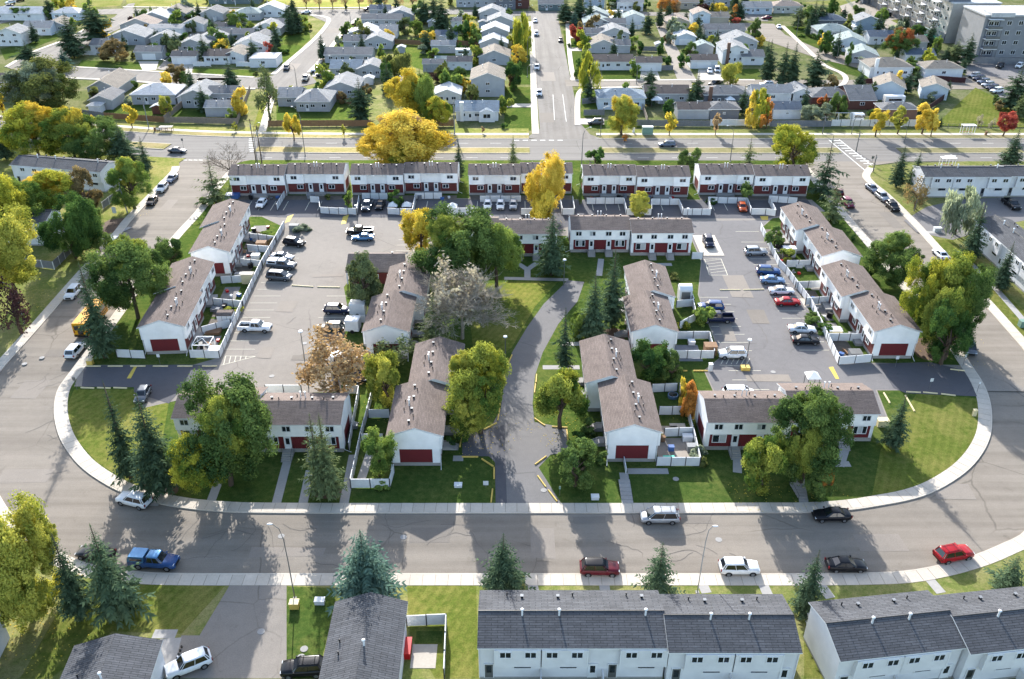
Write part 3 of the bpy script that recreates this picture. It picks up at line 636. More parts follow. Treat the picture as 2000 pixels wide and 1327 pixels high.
hp = math.pi / 2
row = 'avenue row block'
for k, (x0, x1, ye, lb) in enumerate(((-66, -53, 192.85, 'first white and brick {} counting from the left'), (-53, -39.4, 193.8, 'second white and brick {}, beside a bare gap with garbage bins'), (-37.8, -25.4, 193.3, 'third white and brick {}, under the left of the great golden elm'), (-25.4, -12.8, 194.3, 'fourth white and brick {}, its roof shaded by the great golden elm'), (-10.2, 2, 193.2, 'fifth white and brick {}, with white cars at its pads'), (2, 14.2, 194.2, 'sixth white and brick {}, hidden behind a round orange tree'), (16.6, 29, 192.8, 'seventh white and brick {}, just right of the lane and its hedge'), (29, 41.4, 192, 'eighth white and brick {}, behind the bright green bush'), (44, 56.5, 193.3, 'ninth white and brick {}, behind the orange hatchback'), (56.5, 69.4, 192.5, 'tenth white and brick {}, last before the right street'))):
    townhouse((x0 + x1) / 2, ye + 3.92, 0, lb.format(row), A='rear', ends='-' if x0 > 10 and k % 2 == 0 else ('+' if x1 < 0 and k % 2 else ''), L=x1 - x0 - .05, near=False)
for x0, x1, ye, lb in ((-15, -2.8, 161, 'white townhouse block behind the leafy green trees of the courtyard'), (-2.8, 9.1, 159.9, 'white townhouse block with red front half hidden by a tall spruce'), (11.95, 24, 161.8, 'white and red townhouse block facing the courtyard, left of its twin'), (24.05, 36.4, 160.3, 'white and red townhouse block facing the courtyard beside the white carport pad')):
    townhouse((x0 + x1) / 2, ye + 3.92, 0, lb, A='front', ends='-' if x0 > 10 and x0 < 20 else '', L=x1 - x0 - .05)
for x0, x1, ye, lb in ((-47.3, -35.7, 97.8, 'brown roofed front block behind the two dark spruces on the left corner'), (-35.6, -23.6, 96.3, 'brown roofed front block behind the forked spruce beside the lane'), (27.1, 38.9, 96.8, 'brown roofed front block with red panels right of the cluttered patio'), (39.1, 51.5, 98.8, 'brown roofed front block next to the big sunlit corner lawn')):
    townhouse((x0 + x1) / 2, ye + 3.92, 0, lb, A='front', ends=('+' if x1 < -20 and x0 > -36 else '') + ('-' if 20 < x0 < 30 else ''), L=x1 - x0 - .05)
for xl, y0, lb, e_ in ((-17.05, 93.9, 'brown roofed end block with red gable panel left of the entry path', '-'), (-15.3, 105.8, 'brown roofed block set behind the end block left of the entry path', ''), (-24.4, 121.5, 'brown roofed block beside the two white box trailers', '-'), (-22.7, 133.4, 'brown roofed block between the bare grey tree and the small office', '')):
    townhouse(xl + 3.92, y0 + 5.95, hp, lb, A='front', B='rear', ends=e_)
for xl, y0, lb, e_ in ((12.6, 94.75, 'brown roofed end block with red gable panel right of the entry path', '+'), (10.7, 106.65, 'brown roofed block with tree shadow on its roof right of the path', ''), (19.25, 121.5, 'brown roofed block beside the navy pickup in the right car park', '+'), (20.65, 133.45, 'brown roofed block behind the two tall courtyard spruces', '')):
    townhouse(xl + 3.92, y0 + 5.95, -hp, lb, A='front', B='rear', ends=e_)
for xl, y0, lb, e_ in ((58.7, 121.55, 'nearest brown roofed block of the right column, red gable by the exit', '+'), (57.3, 133.5, 'second brown roofed block of the right column, beside the red sedan', ''), (58.75, 149.7, 'third brown roofed block of the right column, with white awning shed', '+'), (57.3, 161.8, 'farthest brown roofed block of the right column, below the street spruces', '')):
    townhouse(xl + 3.92, y0 + 5.98, -hp, lb, A='rear', ends=e_)
ca, sa = math.cos(R(3.7)), math.sin(R(3.7))
for px_, py_, off, lb, e_ in ((-61.35, 122.75, 0, 'nearest brown roofed block of the left column, red gable by the entry', '-'), (-62.75, 134.7, 0, 'second brown roofed block of the left column, behind the maple', ''), (-61.9, 151.2, 0, 'third brown roofed block of the left column, across from parked vans', '-'), (-63.5, 163.2, 0, 'farthest brown roofed block of the left column, by the street lawn', '')):
    lx, ly = 5.95, 3.92
    townhouse(px_ - sa * lx + ca * ly, py_ + ca * lx + sa * ly, hp + R(3.7), lb, A='rear', ends=e_)

# grey townhouses of the neighbouring streets
def grey_block(x, y, rz, units, label, ends='', z0=.12, pitch_l=None, yard=True, roof='grey_roof', near=True):
    """x, y: left end of the camera-facing eave; units along local x"""
    U = pitch_l or 6.4; L = U * units
    t = thing('grey_townhouse', label, 'townhouse', (x, y, z0), rz, 'grey townhouse blocks')
    MB().profile([(.45, .3), (7.1, .3), (7.1, 5.05), (3.85, 6.1), (.45, 5.05)], .08, L - .08).build('wall', M['grey_side'], t)
    MB().box(.05, .42, -.3, L - .05, 7.13, .3).build('foundation', M['conc'], t)
    r = MB().profile([(0, 5.04), (3.85, 6.14), (7.7, 5.04), (7.7, 5.18), (3.85, 6.3), (0, 5.18)], -.1, L + .1, 0, 1)
    for f in range(len(r.f)):
        vs = [r.v[k] for k in r.f[f]]
        if max(v[2] for v in vs) - min(v[2] for v in vs) < .2: r.m[f] = 1
    ro = r.build('roof', [M[roof], M['trim']], t)
    MB().tube([(-.1, 3.85, 6.3), (L + .1, 3.85, 6.3)], .07, 5).build('ridge_cap', M['black'] if roof == 'grey_roof' else M[roof], ro)
    Cp, V, S = cached('cap', cap_mesh), cached('vent', vent_mesh), cached('stub', stub_mesh)
    for k in range(units):
        u = (k + .5) * U; sd = -1 if k % 2 == 0 else 1
        MB().box(*sorted((u - U * .24, u + U * .5 - .04))[:1], -.1, 2.5, u + U * .5 - .04, .5, 5.0).build('bay', M['grey_side'], t) if sd < 0 else MB().box(u - U * .5 + .04, -.1, 2.5, u + U * .24, .5, 5.0).build('bay', M['grey_side'], t)
        c0, c1 = (u - U * .24, u + U * .5) if sd < 0 else (u - U * .5, u + U * .24)
        m = (c0 + c1) / 2; bw = c1 - c0
        for q in (-.27, .27): window(t, (m + q * bw, -.11, 4.35), 0, 1.25, .95, 2, near)
        window(t, (m + .1 * bw, .43, 2.0), 0, 1.9, .75, 1, near); door(t, (u + sd * U * .34, .42, .3), 0, 'trim' if k % 3 == 1 else 'dark_steel')
        MB().box(c0 - .05, -.14, 2.5, c0 + .07, -.08, 5.0).box(c1 - .07, -.14, 2.5, c1 + .05, -.08, 5.0).build('corner_trim', M['trim'], t)
        put(Cp, 'chimney_cap', ro, (u - sd * U * .2, 3.4, 6.13)); put(V, 'roof_vent', ro, (u - sd * U * .2, 6.3, 5.58)); put(S, 'roof_stub', ro, (u + sd * U * .05, 6.6, 5.5))
        if yard and k:
            MB().box(k * U - .05, -3.2, -.12, k * U + .05, .4, 1.6).build('privacy_screen', M['grey_side'], t)
    for ch, xx in (('-', 0), ('+', L)):
        if ch in ends: MB().profile([(.3, .35), (7.2, .35), (7.2, 5.02), (3.85, 6.08), (.3, 5.02)], *sorted((xx, xx + (.09 if ch == '-' else -.09)))).build('gable_end', M['grey_side'], t)
    return t
grey_block(-3.4, 58.9, 0, 3, 'long grey townhouse block at the bottom centre, three white flue caps', '-', pitch_l=6.36)
grey_block(15.75, 58.35, 0, 2, 'shorter grey townhouse block stepped down at the right of the long one', '+', pitch_l=6.6)
a7 = R(7.2)
grey_block(32.6, 57.3, a7, 2, 'slanted grey townhouse block with a tall pale gable at bottom right', '-', pitch_l=6.65)
grey_block(32.6 + 13.3 * math.cos(a7) + .08, 57.3 + 13.3 * math.sin(a7) - .8, a7, 2, 'slanted grey townhouse block cut off by the bottom right corner', '', pitch_l=6.65)
grey_block(95.8, 192, 0, 3, 'grey townhouse block beside the avenue, right of the street spruces', '-', pitch_l=6.6, yard=False)
grey_block(115.7, 192.4, 0, 3, 'grey townhouse block beside the avenue at the right edge', '', pitch_l=6.6, yard=False)
grey_block(95.8, 167, -hp, 4, 'grey townhouse block running down the right edge behind the willow', '-', pitch_l=6.5, yard=False)
grey_block(97.2, 140.2, -hp, 4, 'grey townhouse block at the right edge below the taller one', '', pitch_l=6.5, yard=False)

def plain_block(name, label, x, y, rz, W, D, eave, ridge, wall, roof, cat='house', wins=(), oh=.4, z0=.12, vents=0, group=None, cap=False):
    """gabled block, ridge along local y; x, y = middle of the camera-facing gable"""
    t = thing(name, label, cat, (x, y, z0), rz, group)
    w2 = W / 2 - oh
    b = MB()
    for yy, s in ((oh, -1), (D - oh, 1)): pass
    pts = [(-w2, 0), (w2, 0), (w2, eave - .05), (0, ridge - .14), (-w2, eave - .05)]
    n = len(b.v); b.v += [(p[0], oh * .5, p[1] - (.3 if p[1] == 0 else 0)) for p in pts] + [(p[0], D - oh * .5, p[1] - (.3 if p[1] == 0 else 0)) for p in pts]
    b.f += [tuple(range(n, n + 5)), tuple(range(n + 9, n + 4, -1))]; b.m += [0, 0]
    for k in range(5): j = (k + 1) % 5; b.f.append((n + j, n + k, n + 5 + k, n + 5 + j)); b.m.append(0)
    b.build('wall', M[wall], t)
    r = MB(); sl_ = (ridge - eave) / (W / 2 - oh) ; ev = ridge - sl_ * W / 2
    o = [(-W / 2, ev), (0, ridge), (W / 2, ev), (W / 2, ev - .14), (0, ridge - .14), (-W / 2, ev - .14)]
    n = len(r.v); r.v += [(p[0], 0, p[1]) for p in o] + [(p[0], D, p[1]) for p in o]
    r.f += [tuple(n + k for k in (5, 4, 3, 2, 1, 0)), tuple(n + 6 + k for k in range(6))]; r.m += [1, 1]
    for k in range(6): j = (k + 1) % 6; r.f.append((n + k, n + j, n + 6 + j, n + 6 + k)); r.m.append(0 if k < 2 else 1)
    ro = r.build('roof', [M[roof], M['trim']], t)
    for u in range(vents): put(cached('vent', vent_mesh), 'roof_vent', ro, (-.9, D * (u + .6) / (vents + .4), ridge - sl_ * .9))
    if cap: put(cached('cap', cap_mesh), 'chimney_cap', ro, (.25, D * .55, ridge - .2)); put(cached('stub', stub_mesh), 'roof_stub', ro, (-2.4, D * .62, ridge - sl_ * 2.4)); put(cached('stub', stub_mesh), 'roof_stub', ro, (-2.3, D * .52, ridge - sl_ * 2.3))
    for (u, z, ww, hh) in wins: window(t, (u, oh * .5 - .01, z), 0, ww, hh, 2, False)
    return t
plain_block('grey_house', 'dark grey gabled house cut by the bottom edge, spruce shadow on its roof', -14.85, 50, R(.6), 7.8, 15.2, 5.1, 6.4, 'grey_side', 'grey_roof', cap=True)
gx, gy = (-44.8 + -36) / 2, 60.55
plain_block('garage_building', 'dark grey gabled building in the bottom left corner beside a white apron', gx + 12 * math.sin(R(4.6)), gy - 12 * math.cos(R(4.6)), R(4.6), 8.9, 12, 4.2, 5.5, 'grey_side', 'grey_roof', 'garage', cap=True)
plain_block('white_roofed_house', 'pale roofed house just cut by the left edge at the bottom', -57.6, 50, R(5), 9, 14.5, 4.4, 6, 'grey_side', 'grey_roof')
# small office behind the trees
t = thing('office_building', 'low brown roofed office beside the left car park, dark tree before it', 'office', (-26.1, 148, .12), 0)
MB().box(-5.0, .4, -.3, 5.0, 8.0, 2.6).build('wall', M['brick'], t)
ro = MB().profile([(0, 2.55), (4.3, 4.3), (8.6, 2.55), (8.6, 2.75), (4.3, 4.5), (0, 2.75)], -5.5, 5.5, 0, 1).build('roof', [M['brown_roof2'], M['trim']], t)
for u in (-3.8, 2.9): put(cached('vent', vent_mesh), 'roof_vent', ro, (u, 5.2, 4.1))
MB().box(-5.45, .25, .0, -5.2, .35, 2.5).box(5.2, .25, 0, 5.45, .35, 2.5).build('downspout', M['trim'], t)
for u in (-3, 0, 3): window(t, (u, .39, 1.6), 0, 1.4, .9, 2, False)
# grey townhouses at the left edge
lt = grey_block(-120.5, 200.2, R(-12), 3, 'grey townhouse block behind the golden trees at the left edge', '+', pitch_l=8.1, yard=False)
grey_block(-111, 165.2, R(0), 2, 'pale roofed grey block among the trees at the left edge', '+', pitch_l=7.5, yard=False)

# ---------------------------------------------------------------- houses beyond the avenue
ROOFS = dict(grey=(112, 112, 113), pale=(136, 137, 138), white=(182, 183, 184), beige=(130, 122, 112), pink=(146, 132, 122), brown=(96, 87, 83), dark=(80, 80, 84), blue=(124, 136, 146), mint=(138, 149, 146), slate=(88, 98, 110))
WALLS = dict(white=(208, 209, 211), grey=(160, 162, 166), cream=(188, 184, 174), blue=(142, 156, 170), dark=(98, 102, 110), beige=(176, 166, 150), teal=(96, 110, 112), brick=(92, 60, 54), lblue=(186, 196, 206), brown=(110, 84, 72), slab=(128, 130, 134), wing=(158, 156, 152))
for k_, c_ in ROOFS.items(): M['r_' + k_] = shingle(k_ + '_shingles', c_, .1, .25, .08)
for k_, c_ in WALLS.items(): M['w_' + k_] = siding(k_ + '_house_siding', c_, .22, .88)
def small_window(w_=1.4, h_=1.0):
    return cached(('sw', w_, h_), lambda: MB().box(-w_ / 2, -.06, -h_ / 2, w_ / 2, .02, h_ / 2, 0).box(-w_ / 2 + .1, -.075, -h_ / 2 + .1, -.05, -.055, h_ / 2 - .1, 1).box(.05, -.075, -h_ / 2 + .1, w_ / 2 - .1, -.055, h_ / 2 - .1, 1).mesh('window', [M['trim'], M['glass']]))
_HL = []
GROUP_H = 'houses beyond the avenue'
def house(px, py, W, D, axis, roof, wall, label, eave=2.9, rise=None, rot=0, kind='house', wins=None, gdoor=False, chim=False, bay=False, vents=2, flat=False, oh=.45):
    x, y = at(px, py); y += 0
    t = thing(kind, label, 'garage' if kind == 'garage' else ('shed' if kind == 'shed' else 'house'), (x, y, 0), R(rot), GROUP_H if kind == 'house' else 'garages and sheds beyond the avenue')
    h = W / 2
    span = W if axis == 'y' else D
    rs = rise if rise is not None else min(2.6, span * .19)
    rg = eave + rs
    b = MB(); r = MB(); e0, e1 = eave, eave + .16
    if flat:
        b.box(-h, 0, -.3, h, D, eave); r.box(-h - .1, -.1, eave, h + .1, D + .1, eave + .25)
    elif axis == 'y':
        b.v += [(p, yy, z) for yy in (0, D) for p, z in ((-h, -.3), (h, -.3), (h, eave), (0, rg - .05), (-h, eave))]
        b.f += [(0, 1, 2, 3, 4), (9, 8, 7, 6, 5)] + [(k, 5 + k, 5 + (k + 1) % 5, (k + 1) % 5) for k in range(5)]; b.m += [0] * 7
        b.f = [f[::-1] if k > 1 else f for k, f in enumerate(b.f)]
        sl_ = rs / h; ev = eave - sl_ * oh
        o = [(-h - oh, ev + .16), (0, rg + .16), (h + oh, ev + .16), (h + oh, ev), (0, rg), (-h - oh, ev)]
        r.v += [(p, yy, z) for yy in (-oh, D + oh * .5) for p, z in o]
        r.f += [(5, 4, 3, 2, 1, 0), (6, 7, 8, 9, 10, 11)] + [(k, (k + 1) % 6, 6 + (k + 1) % 6, 6 + k) for k in range(6)]
        r.m += [1, 1, 0, 0, 1, 1, 1, 1]
    elif axis == 'x':
        b.profile([(0, -.3), (D, -.3), (D, eave), (D / 2, rg - .05), (0, eave)], -h, h)
        sl_ = rs / (D / 2); ev = eave - sl_ * oh
        r.profile([(-oh, ev), (D / 2, rg), (D + oh, ev), (D + oh, ev + .16), (D / 2, rg + .16), (-oh, ev + .16)], -h - oh * .7, h + oh * .7, 0, 1)
        for f in range(len(r.f)):
            vs = [r.v[k] for k in r.f[f]]
            if max(v[2] for v in vs) - min(v[2] for v in vs) < .25: r.m[f] = 1
    else:                                                            # hip
        b.box(-h, 0, -.3, h, D, eave)
        X, m = h + oh, D / 2; q = max(.4, h - D / 2)
        n = [(-X, -oh, e0), (X, -oh, e0), (X, D + oh, e0), (-X, D + oh, e0), (-X, -oh, e1), (X, -oh, e1), (X, D + oh, e1), (-X, D + oh, e1), (-q, m, rg + .2), (q, m, rg + .2)]
        r.v += n; r.f += [(0, 1, 5, 4), (1, 2, 6, 5), (2, 3, 7, 6), (3, 0, 4, 7), (4, 5, 9, 8), (5, 6, 9), (6, 7, 8, 9), (7, 4, 8), (3, 2, 1, 0)]; r.m += [1, 1, 1, 1, 0, 0, 0, 0, 1]
    b.build('wall', M['w_' + wall], t)
    ro = r.build('roof', [M['r_' + roof], M['trim']], t)
    if kind != 'shed':
        nw = wins if wins is not None else max(1, int(W // 4))
        if gdoor:
            gw = min(4.9, W - 1.4); MB().box(-gw / 2, -.05, .0, gw / 2, .05, 2.2).build('garage_door', M['trim'], t)
        else:
            for k in range(nw):
                u = -h + W * (k + .5) / nw
                put(small_window(1.4 if kind == 'house' else .8, 1.0 if kind == 'house' else .6), 'window', t, (u, 0, min(eave - .75, 1.75)))
                if eave > 4.4: put(small_window(), 'window', t, (u, 0, 4.1))
            if kind == 'house' and nw > 1: put(cached('sdoor', lambda: MB().box(-.5, -.06, 0, .5, .02, 2.1, 0).box(-.3, -.07, .9, .3, -.05, 1.9, 1).mesh('door', [M['trim'], M['glass']])), 'door', t, (-h + W / nw, 0, .1))
        V, S = cached('vent', vent_mesh), cached('stub', stub_mesh)
        if not flat:
            for k in range(vents):
                f = (k + .7) / (vents + .4)
                loc = (-W * .18, D * f, rg - rs * .36) if axis == 'y' else ((-h + W * f) * .6, D * .36, rg - rs * (.28 if axis == 'x' else .22))
                put(V if k % 2 == 0 else cached('flue', flue_mesh), 'roof_vent' if k % 2 == 0 else 'vent_pipe', ro, loc)
    if chim: MB().box(-h + 1.2, -.5, -.2, -h + 2.3, .25, rg + .9).build('chimney', M['trim'] if chim == 1 else M['w_brown'], t)
    if bay:
        g = MB(); g.profile([(0, 0)] * 3, 0, 0) if False else None
        bw = 2.3; u0 = h - bw - 1
        g.v += [(u0 + dx, yy, z) for yy in (-1.2, 1) for dx, z in ((-bw, -.3), (bw, -.3), (bw, eave - .1), (0, eave + .75), (-bw, eave - .1))]
        g.f += [(0, 1, 2, 3, 4)] + [((k + 1) % 5, k, 5 + k, 5 + (k + 1) % 5) for k in range(5)]; g.m += [0, 0, 0, 1, 1, 0]
        g.build('bay', [M['w_' + wall], M['r_' + roof]], t); put(small_window(2.2, 1.3), 'window', t, (u0, -1.2, 1.7))
    _HL.append((x, y, W, D, label)); return t
A_ = 'near the left edge of the picture beyond the avenue'
HS = [
 # north west, along the crooked street
 (22, 90, 9.5, 9, 'y', 'pale', 'white', 'white two storey house at the left edge beside the round lawn path', dict(eave=4.8)),
 (74, 69, 11.5, 9, 'x', 'pale', 'lblue', 'pale blue house with a long porch roof left of the big spruces', dict(rise=1.8)),
 (107, 64, 10, 10, 'y', 'beige', 'grey', 'grey bungalow with dark brick corner left of the big spruces', {}),
 (130, 40, 12, 9, 'hip', 'white', 'lblue', 'white roofed house whose right half is behind the twin spruces', {}),
 (30, 40, 26, 10, 'x', 'white', 'white', 'long white roofed building in the upper left corner', dict(vents=0, wins=2)),
 (338, 40, 12, 11, 'y', 'beige', 'grey', 'grey gabled house near the top with a beige roof, facing the back alley', {}),
 (415, 40, 9.8, 10, 'y', 'grey', 'grey', 'grey gabled garage house beside the white alley fence at the top', dict(wins=0)),
 (302, 50, 13, 10, 'y', 'white', 'grey', 'white roofed gabled house above the pinkish roof', dict(wins=2)),
 (270, 64, 14, 10, 'y', 'pink', 'grey', 'house with a pinkish beige roof between two pale roofs', dict(wins=2)),
 (249, 88, 14.5, 12, 'y', 'pale', 'grey', 'large pale gabled house right of the twin spruces', dict(wins=2)),
 (205, 104, 10, 8, 'x', 'grey', 'white', 'low house with a white porch behind the round bronze tree', {}),
 (324, 70, 14, 8, 'x', 'pale', 'white', 'white walled flat looking bungalow by the back alley', dict(rise=.7, wins=2)),
 (378, 62, 9, 8, 'y', 'grey', 'white', 'small gabled white building with a yellow shrub beside the alley', dict(wins=1)),
 (377, 103, 10.5, 9, 'y', 'pale', 'grey', 'pale gabled house directly behind the dark roofed carport', {}),
 (425, 126, 9.2, 8, 'x', 'brown', 'white', 'white porch bungalow with brown roof by the crooked street', dict(wins=3)),
 (458, 124, 7.5, 11, 'y', 'beige', 'white', 'front gabled white house with shuttered windows behind the lone spruce', {}),
 (412, 91, 10, 9, 'y', 'pale', 'grey', 'grey walled house with pale roof behind the porch bungalow', {}),
 (461, 81, 14, 7, 'x', 'grey', 'grey', 'long low grey roofed house beside the dark garage', dict(wins=2)),
 (489, 104, 12, 12, 'y', 'pale', 'white', 'wide pale gabled house with a white deck above the lone spruce', {}),
 (484, 40, 11, 9, 'hip', 'mint', 'grey', 'pale green roofed house near the top beside a leafy tree', {}),
 (528, 34, 13, 10, 'y', 'white', 'white', 'white roofed house left of the spruce pair at the top', {}),
 (551, 62, 14, 8, 'x', 'grey', 'white', 'grey roofed house with open porch just left of the spruce pair', dict(wins=2)),
 (522, 70, 11, 10, 'y', 'pale', 'white', 'pale gabled house with dark porch below the spruce pair', {}),
 (512, 89, 9, 8, 'y', 'grey', 'grey', 'small grey roofed house behind the slim red tree', {}),
 (515, 132, 9.5, 9, 'x', 'white', 'white', 'white flat roofed house with dark roof panels on the corner lawn', dict(flat=True, wins=1)),
 # along the avenue, left
 (203, 190, 9.5, 16, 'y', 'beige', 'grey', 'large grey gabled house beside the giant round willow', dict(rise=2.3)),
 (302, 204, 13.5, 11, 'hip', 'white', 'grey', 'white hip roofed bungalow above the red shed', {}),
 (384, 211, 8.4, 13, 'y', 'pale', 'grey', 'grey gabled house with back lawn behind the wooden corner fence', dict(eave=3.8)),
 (436, 205, 8.6, 7, 'x', 'grey', 'grey', 'grey wing of the corner lot behind the small garage', dict(eave=3.6)),
 (15, 178, 11, 9, 'x', 'brown', 'brown', 'brown roofed house at the left edge below the round street corner', {}),
 (16, 196, 9, 7, 'y', 'brown', 'cream', 'low brown house at the left edge beside the giant round willow', {}),
 # between the crooked street and the straight street
 (612, 218, 10, 12, 'hip', 'pale', 'grey', 'pale hip roofed corner house behind the brown fence', dict(wins=3)),
 (566, 208, 7, 9, 'x', 'pale', 'grey', 'set back wing of the pale corner house beside the tall pine', dict(wins=1)),
 (668, 191, 10.5, 13, 'y', 'pale', 'grey', 'grey gabled house behind the fence beside the yard spruce', {}),
 (676, 150, 10.5, 9, 'x', 'blue', 'grey', 'blue grey roofed house by the parked pickups', {}),
 (725, 152, 9, 9, 'y', 'pale', 'grey', 'pale front gabled house left of the yellow and green trees', {}),
 (681, 123, 17, 9, 'x', 'grey', 'grey', 'very long grey roofed house on the right of the crooked street', dict(rise=1.6)),
 (692, 96, 8, 8, 'x', 'grey', 'grey', 'low grey wing beside the front gabled house on the crooked street', dict(wins=1)),
 (738, 96, 11, 9, 'y', 'pale', 'grey', 'gabled house with ridge toward us above the very long roof', {}),
 (713, 81, 12.5, 10, 'y', 'white', 'grey', 'white gabled house beside a dark parked vehicle', {}),
 (759, 75, 7, 8, 'x', 'pale', 'white', 'small pale wing with a white end wall near the brown garden fence', dict(wins=1)),
 (746, 52, 17, 8, 'x', 'grey', 'grey', 'long grey house with a white patio awning near the top', {}),
 (782, 43, 11, 9, 'y', 'pale', 'grey', 'pale gabled house left of the tallest dark spruces', {}),
 (742, 32, 9, 7, 'x', 'slate', 'grey', 'dark roofed low house by the far cross street', dict(wins=1)),
 (961, 39, 11, 10, 'y', 'pale', 'grey', 'topmost gabled house in the row left of the straight street', {}),
 (978, 56, 11, 10, 'y', 'pale', 'grey', 'second gabled house from the top left of the straight street', dict(wins=0)),
 (967, 86, 10.5, 10, 'y', 'white', 'grey', 'tall white roofed house left of the straight street', dict(eave=4.6, wins=0)),
 (964, 100, 10.5, 9, 'y', 'white', 'grey', 'bright roofed gable in the row left of the straight street, above the dark porch', dict(wins=0)),
 (965, 127, 11, 11, 'y', 'beige', 'grey', 'gabled house with a dark glazed back porch left of the straight street', dict(wins=1)),
 (953, 189, 10.6, 14, 'y', 'beige', 'grey', 'tall gabled house with stepped front left of the straight street', dict(eave=5.4, wins=1)),
 (932, 236, 12.4, 9, 'x', 'blue', 'white', 'white bungalow with bay window facing the avenue corner', dict(bay=True, chim=1)),
 (874, 203, 8, 9, 'y', 'white', 'white', 'white roofed house with dark skylights beside the pale yellow tree', dict(vents=0)),
 (933, 14, 20, 10, 'x', 'pale', 'grey', 'grey two storey house with a white garage door at the top edge', dict(eave=5.5)),
 (988, 19, 9, 10, 'x', 'dark', 'dark', 'dark brick house at the top edge left of the straight street', dict(eave=5)),
 # right of the straight street
 (1015, 17, 9, 10, 'x', 'dark', 'brick', 'brown brick house at the top edge closing the straight street', dict(eave=5, wins=1)),
 (1076, 21, 11.5, 9, 'x', 'grey', 'teal', 'teal bungalow at the top edge beside tall spruces', dict(wins=3)),
 (1161, 21, 9, 10, 'x', 'grey', 'blue', 'blue grey two storey house at the top behind the tall spruces', dict(eave=5.3)),
 (1230, 22, 12, 9, 'x', 'pale', 'white', 'white house with dark balcony and garage at the top', dict(eave=4)),
 (1330, 18, 16, 9, 'x', 'beige', 'beige', 'beige house behind the large orange trees at the top', {}),
 (1400, 14, 12, 9, 'y', 'pale', 'grey', 'pale gabled house behind the yellow and purple trees', {}),
 (1479, 28, 13, 9, 'x', 'pale', 'lblue', 'pale blue bungalow at the top above the pink car', dict(wins=3)),
 (1163, 44, 11, 10, 'y', 'mint', 'grey', 'topmost gabled house right of the straight street', {}),
 (1166, 59, 11, 10, 'y', 'mint', 'grey', 'second gabled house right of the straight street, above the red tree', dict(wins=1)),
 (1200, 60, 9, 7, 'x', 'grey', 'grey', 'grey wing behind the white trailer and gazebo', dict(wins=1)),
 (1199, 81, 12, 10, 'y', 'pale', 'grey', 'pale gabled house set back right of the straight street', {}),
 (1160, 80, 7, 7, 'x', 'grey', 'grey', 'low grey wing right of the red street tree', dict(wins=0)),
 (1178, 104, 10, 11, 'y', 'beige', 'grey', 'beige gabled house right of the straight street above the white bungalow', dict(wins=1)),
 (1212, 104, 7, 7, 'x', 'grey', 'grey', 'grey wing with pergola beside the beige gabled house', dict(wins=0)),
 (1197, 137, 14, 8, 'x', 'brown', 'white', 'white bungalow with brown roof behind the weeping birch', dict(wins=4)),
 (1238, 49, 9, 8, 'y', 'mint', 'white', 'pale green roofed garage house above the white yard fence', dict(wins=0)),
 (1323, 57, 9.5, 9, 'y', 'pink', 'beige', 'beige gabled house at the top of the back alley', {}),
 (1369, 50, 7.2, 9, 'y', 'pink', 'lblue', 'tall pale blue house between beige roofs', dict(eave=4.6, wins=1)),
 (1402, 47, 9, 7, 'x', 'beige', 'beige', 'beige roofed wing beside the tall pale blue house', dict(wins=0)),
 (1415, 73, 16, 8, 'x', 'grey', 'grey', 'long grey roofed house with a white end gable near the pink tree', {}),
 (1446, 97, 12.5, 10, 'y', 'pale', 'grey', 'wide gabled house behind the white chimney house', {}),
 (1434, 125, 9, 12, 'y', 'pale', 'white', 'white two storey house with a dark brick chimney', dict(eave=4.8, chim=2)),
 (1469, 127, 8, 8, 'x', 'grey', 'white', 'porch wing of the chimney house beside the tall spruce', dict(wins=1)),
 # along the avenue, right
 (1213, 214, 14.2, 9, 'hip', 'blue', 'lblue', 'pale blue hip roofed bungalow behind the round yellow maple', dict(wins=3, eave=3.4)),
 (1302, 203, 13.6, 8, 'x', 'brown', 'grey', 'grey bungalow with brown roof and a deck gazebo', dict(wins=3, eave=3.2)),
 (1418, 206, 14, 9, 'hip', 'grey', 'dark', 'dark sided hip roofed bungalow behind the three autumn trees', dict(wins=3, eave=3.2, chim=2)),
 (1508, 200, 12.5, 8, 'x', 'pale', 'white', 'white house with long pale roof behind the blue garage', dict(wins=1)),
 (1564, 200, 6.5, 9, 'y', 'pale', 'white', 'white gabled end below the spruce clump beside the cul-de-sac', dict(wins=1)),
 (1622, 208, 12, 9, 'hip', 'grey', 'brick', 'dark brick house with grey hip roof and red end wall', dict(wins=2)),
 (1682, 214, 8, 14, 'x', 'grey', 'brick', 'grey roofed wing reaching toward the swing set', dict(wins=1)),
 (1733, 196, 8.8, 11, 'y', 'beige', 'lblue', 'pale blue gabled house beside the maroon yard fence', dict(rot=-18, eave=4, wins=0, rise=2)),
 (1822, 194, 7.8, 10, 'y', 'beige', 'lblue', 'smaller pale blue gabled house beside the open lawn', dict(rot=-18, eave=3.4, wins=0)),
 (1738, 152, 14.5, 11, 'hip', 'beige', 'white', 'white house with a broad chimney above the maroon fence', dict(chim=1, eave=3.4)),
 (1841, 152, 13, 9, 'hip', 'beige', 'white', 'beige hip roofed house inside the maroon fence by the parked row', dict(wins=1)),
 (1684, 124, 10, 10, 'y', 'mint', 'grey', 'pale green roofed house right of the columnar cedar', dict(rot=-12)),
 (1659, 101, 11, 11, 'y', 'mint', 'lblue', 'pale mint roofed house behind the round street spruce', dict(rot=-12, eave=3.4)),
 (1628, 76, 13, 10, 'hip', 'mint', 'grey', 'mint roofed house with two cone shrubs in front', {}),
 (1622, 54, 12, 9, 'hip', 'slate', 'dark', 'dark slate roofed house in the shade of the upper spruces', dict(wins=1)),
 (1695, 60, 11, 9, 'y', 'pale', 'blue', 'blue grey building with pale roof beside white trailers', dict(wins=0, eave=3.6)),
 (1721, 87, 10, 8, 'x', 'slate', 'white', 'white house left of the orange tree', {}),
